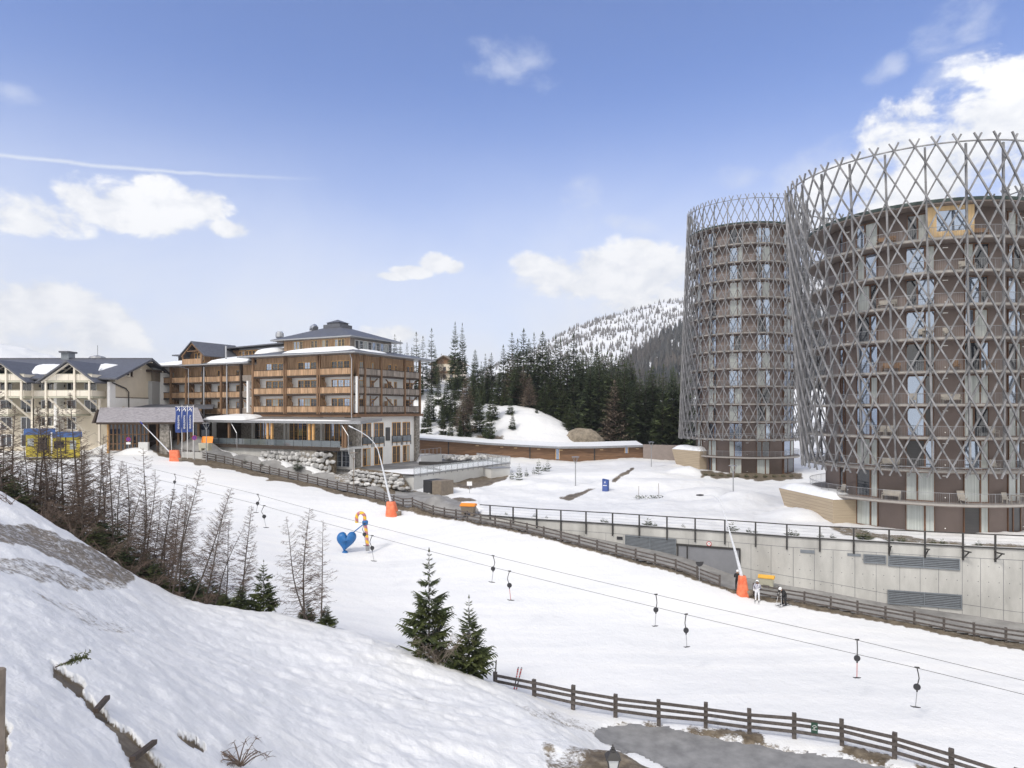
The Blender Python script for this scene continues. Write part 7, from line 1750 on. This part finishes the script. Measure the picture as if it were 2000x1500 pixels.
stand = dict(pelvis=(0,0,.92), spine=(0,.01,1.08), chest=(0,.0,1.30), neck=(0,-.02,1.46), head=(0,-.05,1.60), crown=(0,-.04,1.68), hipL=(.10,0,.86), kneeL=(.13,-.06,.48), ankL=(.13,.02,.10), toeL=(.14,-.14,.05), hipR=(-.10,0,.86), kneeR=(-.12,-.02,.48), ankR=(-.13,.06,.10), toeR=(-.14,-.10,.05),
             shL=(.20,0,1.38), elL=(.27,-.04,1.12), wrL=(.14,-.22,1.08), shR=(-.20,0,1.38), elR=(-.28,.02,1.13), wrR=(-.24,-.20,1.0))
bend = dict(pelvis=(0,.12,.86), spine=(0,.02,1.0), chest=(0,-.16,1.16), neck=(0,-.30,1.25), head=(0,-.40,1.33), crown=(0,-.46,1.39), hipL=(.11,.11,.80), kneeL=(.16,-.06,.46), ankL=(.17,.02,.10), toeL=(.18,-.14,.05), hipR=(-.11,.11,.80), kneeR=(-.16,-.04,.45), ankR=(-.18,.06,.10), toeR=(-.19,-.10,.05),
            shL=(.19,-.18,1.22), elL=(.24,-.32,.98), wrL=(.13,-.46,.84), shR=(-.19,-.18,1.22), elR=(-.25,-.34,1.0), wrR=(-.14,-.50,.90))
q = G(1479, 57.6); pA = q; person('person in a white camouflage ski suit and white helmet beside the orange pad', q, R(-25), stand, ['camo', 'suit_white', 'skin', 'white_paint'], 1.02)
q = G(1531, 56.8); pB = q; person('person in black and white ski clothes bending forward over ski poles', q, R(-62), bend, ['jacket_black', 'jacket_black', 'skin', 'jacket_black'], 1.05)
q = G(1440.5, 59.9); person('person in black with a white helmet half hidden behind the orange pad', q, R(160), stand, ['jacket_black', 'jacket_black', 'skin', 'jacket_black'], 1.0)
for q, rz, nm, c in ((pA, R(-25), 'the person in the white camouflage suit', ('white_paint', 'sign_back')), (pB, R(-62), 'the bending person in black and white', ('sign_back', 'white_paint'))):
    for sg, s in ((1, 'left'), (-1, 'right')):
        off = Matrix.Rotation(rz, 3, 'Z')@Vector((sg*.15, -.05, .0)); k = q+off; ski(f'{s} ski under the boots of {nm}', (k.x, k.y, gz(k.x, k.y)+.03), rz+math.pi, 1.6, c)
for sg, nm in ((.14, 'near'), (-.14, 'far')):
    M = Matrix.Rotation(R(-62), 3, 'Z'); a = pB+M@Vector((sg, -.50, .93)); b = pB+M@Vector((sg*2.0, -.62, .02)); mb = MB(); mb.tube([a-b+(a-b).normalized()*.18, Vector((0,0,0))], .012, 6); mb.lathe([(.012,.05),(.05,.06),(.012,.07)], 8); o = obj('ski_pole', mb, 'white_paint'); o.location = b; tag(o, f'{nm} ski pole held by the bending person', 'ski pole')
# white chest panel of the black ski jacket
# skis leaning on the foreground fence
for i, (dx, nm, a) in enumerate(((0, 'left', .16), (.22, 'right', .16))):
    p = at(1001+4*i, 1362, 40.3); t = ski(f'{nm} one of the white and red skis leaning on the foreground fence', p, 0, 1.75, ('ski_top', 'sign_red')); d = (at(1011+6*i, 1311, 40.85)-p).normalized(); xs = d.cross(Vector((0,-1,0))).normalized(); n_ = xs.cross(d); M = Matrix((xs, d, n_)).transposed(); t.rotation_euler = M.to_euler(); t.location = p+d*.86
# green plaque on the foreground fence
a, b = NP[7], NP[8]; q = a+(b-a)*.42; d = (b-a).normalized(); t = thing('plaque', 'small dark green plaque with a white emblem on the foreground fence', 'sign', q+Vector((d.y,-d.x,0)).normalized()*.22+Vector((0,0,.52)), math.atan2(d.y, d.x))
mb = MB(); mb.box(-.16, .16, -.012, .012, 0, .54); obj('board', mb, 'sign_green', t); mb = MB()
for a in np.linspace(.5, math.pi-.5, 9): mb.obox((.115*math.cos(a), -.016, .27+.13*math.sin(a)), (.012,0,0), (0,.003,0), (0,0,.016))
mb.bar((-.06,-.016,.24), (.07,-.016,.33), .02, .006, (0,1,0)); mb.bar((-.04,-.016,.34), (.02,-.016,.2), .02, .006, (0,1,0)); mb.box(-.1, .1, -.019, -.0125, .16, .185); obj('emblem', mb, 'concrete_light', t)
# ------------------------------------------------------------------ lantern, wooden post, boards and brush in the foreground
p = at(1197, 1497, 22); g = gz(p.x, p.y); t = thing('lantern_post', 'black four sided lantern on a post at the bottom of the slope', 'street lamp', (p.x, p.y, g)); z = p.z-g
mb = MB(); mb.lathe([(.11,-.3),(.11,.2),(.06,.3),(.045,z-.30),(.06,z-.26),(.03,z-.2),(.09,z-.12)], 10); obj('post', mb, 'dark_metal', t)
mb = MB(); s0, s1 = .11, .19
for i in range(4):
    a = math.pi/4+i*math.pi/2; b = a+math.pi/2; r2 = 2**.5
    mb.bar((s0*r2*math.cos(a), s0*r2*math.sin(a), z-.12), (s1*r2*math.cos(a), s1*r2*math.sin(a), z+.30), .022); mb.bar((s1*r2*math.cos(a), s1*r2*math.sin(a), z+.30), (s1*r2*math.cos(b), s1*r2*math.sin(b), z+.30), .03); mb.bar((s0*r2*math.cos(a), s0*r2*math.sin(a), z-.12), (s0*r2*math.cos(b), s0*r2*math.sin(b), z-.12), .025)
    mb.tri((.245*r2*math.cos(a), .245*r2*math.sin(a), z+.30), (.245*r2*math.cos(b), .245*r2*math.sin(b), z+.30), (.07*r2*math.cos(b), .07*r2*math.sin(b), z+.50)); mb.tri((.245*r2*math.cos(a), .245*r2*math.sin(a), z+.30), (.07*r2*math.cos(b), .07*r2*math.sin(b), z+.50), (.07*r2*math.cos(a), .07*r2*math.sin(a), z+.50))
mb.lathe([(.10,z+.49),(.10,z+.53),(.05,z+.56),(.07,z+.60),(.03,z+.63),(.02,z+.68),(.008,z+.72)], 10); obj('lantern_frame', mb, 'dark_metal', t)
mb = MB(); q = [(s*f, u*f) for f in (1,) for s, u in ((-1,-1),(1,-1),(1,1),(-1,1))]; mb.add([(x*s0*.95, y*s0*.95, z-.11) for x, y in q]+[(x*s1*.95, y*s1*.95, z+.29) for x, y in q], [(0,1,5,4),(1,2,6,5),(2,3,7,6),(3,0,4,7),(3,2,1,0),(4,5,6,7)]); obj('lantern_glass', mb, 'lamp_glass', t)
p = at(-4, 1308, 8.2); g = gz(p.x, p.y); mb = MB(); h = p.z-g; mb.tube([(0,0,-.5),(.0,0,h*.6),(.015,0,h)], [.075,.072,.070], 10); mb.tube([(.014,0,h-.015),(.016,0,h+.012)], [.074,.06], 10); o = obj('wooden_post', mb, 'bark_light', None); o.location = (p.x, p.y, g); tag(o, 'round weathered wooden post cut by the left edge of the picture', 'post')
for i, (x0, y0, x1, y1, lb) in enumerate(((186,1392,210,1374,'upper dark board lying across the soil gap in the snow'),(258,1487,302,1461,'lower dark board lying across the soil gap in the snow'))):
    a, b = hit(x0, y0, 4, 40), hit(x1, y1, 4, 40); o_ = (a+b)/2; mb = MB(); mb.bar(a-o_+Vector((0,0,.0)), b-o_+Vector((0,0,.10)), .10, .09); o = obj('board', mb, 'timber_dark'); o.location = o_+Vector((0,0,.03)); tag(o, lb, 'board')
def sprig(label, p, L, dirv, seed):
    rr = random.Random(seed); t = thing('fir_branch', label, 'branch', p); mb = MB(); d = Vector(dirv).normalized(); mb.tube([Vector((0,0,0)), d*L*.5+Vector((0,0,.03)), d*L], [.016,.011,.005], 5); obj('stem', mb, 'twig', t); mb = MB()
    for k in range(26):
        f = .3+.7*k/25; q = d*(L*f); e = (d*rr.uniform(.3,.9)+Vector((rr.uniform(-.8,.8), rr.uniform(-.8,.8), rr.uniform(-.3,.8)))).normalized()*L*rr.uniform(.16,.3)
        for j in range(16):
            g = j/15; c_ = q+e*g; n_ = Vector((rr.uniform(-1,1), rr.uniform(-1,1), rr.uniform(-1,1))).normalized()*.06; s = e.normalized()*.016; mb.tri(c_-s, c_+s, c_+n_+e.normalized()*.03)
    obj('needles', mb, 'needles_near', t)
sprig('broken fir sprig lying at the upper end of the soil gap', hit(108, 1308, 4, 40)+Vector((0,0,.05)), .62, (1,.1,.32), 4)
shrub('bare twigs sticking out of the snow at the bottom edge', hit(470, 1496, 4, 40), .75, 16, 12, 'twig', 1.0, 'bare_twigs')
shrub('few bare twigs on the snow at the left below the dark trees', hit(20, 985, 30, 60), 1.2, 7, 3, 'twig', 1.0, 'bare_twigs')
# dwarf pines along the concrete wall crest and beds by the towers
PT = spruce_meshes(1.0, .7, 500, 5, 7, 5, 'dwarf_pine', 'needles_near', droop=.02, low=.05)
for i, (px, off, s) in enumerate(((978,-1.2,.35),(1035,-1.1,.5),(1062,-1,.35),(1172,-1.2,.5),(1180,-1,.4),(1261,-1.1,.85),(1275,-1,.4),(1330,-1.2,.4),(1427,-1.1,.95),(1460,-1,.5),(1472,-1.1,.4),(1540,-1.1,.7),(1556,-1,.6),(1605,-1.1,.5),(1628,-1,.45),(1690,-1.2,1.1),(1700,-1.6,.9),(1745,-1,.6),(1765,-1,.7),(1830,-1,.45),(1850,-1.2,.5),(1920,-1,.5))):
    q = wallpt(px, off)[0]; q.z = gz(q.x, q.y); plant('dwarf_pine', 'small dark dwarf pine poking through the snow along the wall crest', 'shrub', PT, q, i, (s*1.25, s*1.25, s), 'dwarf pines along the concrete wall crest')
for i, px in enumerate((1378,1392,1408,1424,1440,1458,1476,1494,1512,1530,1546)):
    q = at(px, 931, 114.6); q.z = gz(q.x, q.y); plant('dwarf_pine', 'tiny dark shrub in the bed at the foot of the far tower', 'shrub', PT, q, i, (.9,.9,.55), 'shrubs at the foot of the far tower')
# ------------------------------------------------------------------ balcony furniture on the nearer tower
def chair_m(b):
    b.box(-.28,.28,-.26,.26,.40,.45); b.obox((0,.30,.72),(.28,0,0),(0,.02,.005),(0,.06,.30))
    for x in (-.27,.27):
        b.box(x-.025,x+.025,-.26,-.21,0,.62); b.box(x-.025,x+.025,.2,.25,0,.62); b.box(x-.035,x+.035,-.28,.28,.62,.66)
def bench_m(b):
    b.box(-.8,.8,-.24,.24,.40,.45); b.obox((0,.27,.70),(.8,0,0),(0,.02,.004),(0,.05,.24))
    for x in (-.75,.75): b.box(x-.03,x+.03,-.24,.24,0,.40); b.box(x-.03,x+.03,-.26,.28,.6,.65)
def lounger_m(b):
    b.obox((0,-.25,.36),(.3,0,0),(0,.45,-.03),(0,0,.02)); b.obox((0,.42,.72),(.3,0,0),(0,.22,.42),(0,.03,-.015))
    for x in (-.3,.3): b.bar((x,-.6,0),(x,.45,.75),.04); b.bar((x,.55,0),(x,-.3,.62),.04)
def table_m(b):
    b.box(-.45,.45,-.45,.45,.70,.74)
    for x in (-.38,.38):
        for y in (-.38,.38): b.box(x-.03,x+.03,y-.03,y+.03,0,.70)
FM = {'chair': chair_m, 'bench': bench_m, 'lounger': lounger_m, 'table': table_m}
LVN = {0: 'lowest', 1: 'second', 2: 'third', 3: 'fourth', 4: 'fifth', 5: 'sixth', 6: 'seventh', 7: 'eighth', 8: 'top'}
for li, px, k, m, lb in ((0,1642,'chair','chair_wood','at its left end'),(0,1740,'bench','chair_wood','between the left and the middle windows'),(0,1881,'lounger','chair_wood','reclining beside the right windows'),(0,1968,'chair','chair_wood','towards its right end'),(0,1990,'table','chair_wood','at its right end'),
    (1,1738,'bench','chair_wood','between the left and the middle windows'),(1,1945,'chair','chair_wood','towards its right end'),(2,1722,'chair','chair_wood','left one of a pair'),(2,1736,'chair','chair_wood','right one of a pair'),(2,1943,'chair','chair_wood','towards its right end'),(3,1859,'bench','chair_wood','beside the middle windows'),(3,1783,'chair','chair_wood','in front of the middle windows'),
    (4,1740,'bench','chair_brown','between the left and the middle windows'),(4,1868,'chair','chair_brown','beside the right windows'),(4,1937,'chair','chair_brown','towards its right end'),(5,1812,'table','chair_wood','in the middle'),(5,1800,'chair','chair_wood','left of the table'),(5,1850,'chair','chair_wood','right of the table'),(6,1732,'bench','chair_wood','between the left and the middle windows'),(7,1882,'chair','chair_wood','left one of a pair'),(7,1897,'chair','chair_wood','right one of a pair'),(8,1730,'bench','chair_brown','left of the wooden bay'),(8,1912,'bench','chair_brown','right of the wooden bay')):
    a = ang_px(px, cx, cy, 10.3); mb = MB(); FM[k](mb); o = obj('balcony_'+k, mb, m); o.location = (cx+10.25*math.cos(a), cy+10.25*math.sin(a), sl[li]+.005); o.rotation_euler = (0,0,a+math.pi/2)
    tag(o, f'{k} on the {LVN[li]} balcony of the nearer tower, {lb}', k, 'furniture on the balconies')
# ------------------------------------------------------------------ mountain air
if HAZE > 0:
    mb = MB(); mb.box(-12500, 12500, -120, 2900, -60, 620); me = mesh('haze', mb, 'snow'); me.materials.clear(); m = bpy.data.materials.new('haze'); m.use_nodes = True; nt = m.node_tree; nt.nodes.clear()
    v = nt.nodes.new('ShaderNodeVolumePrincipled'); v.inputs['Color'].default_value = (.90,.94,1,1); v.inputs['Density'].default_value = HAZE; v.inputs['Anisotropy'].default_value = .2; o2 = nt.nodes.new('ShaderNodeOutputMaterial'); nt.links.new(v.outputs[0], o2.inputs['Volume']); me.materials.append(m)
    o = bpy.data.objects.new('haze', me); C.objects.link(o); tag(o, 'thin blue mountain haze', 'haze', None, 'stuff')
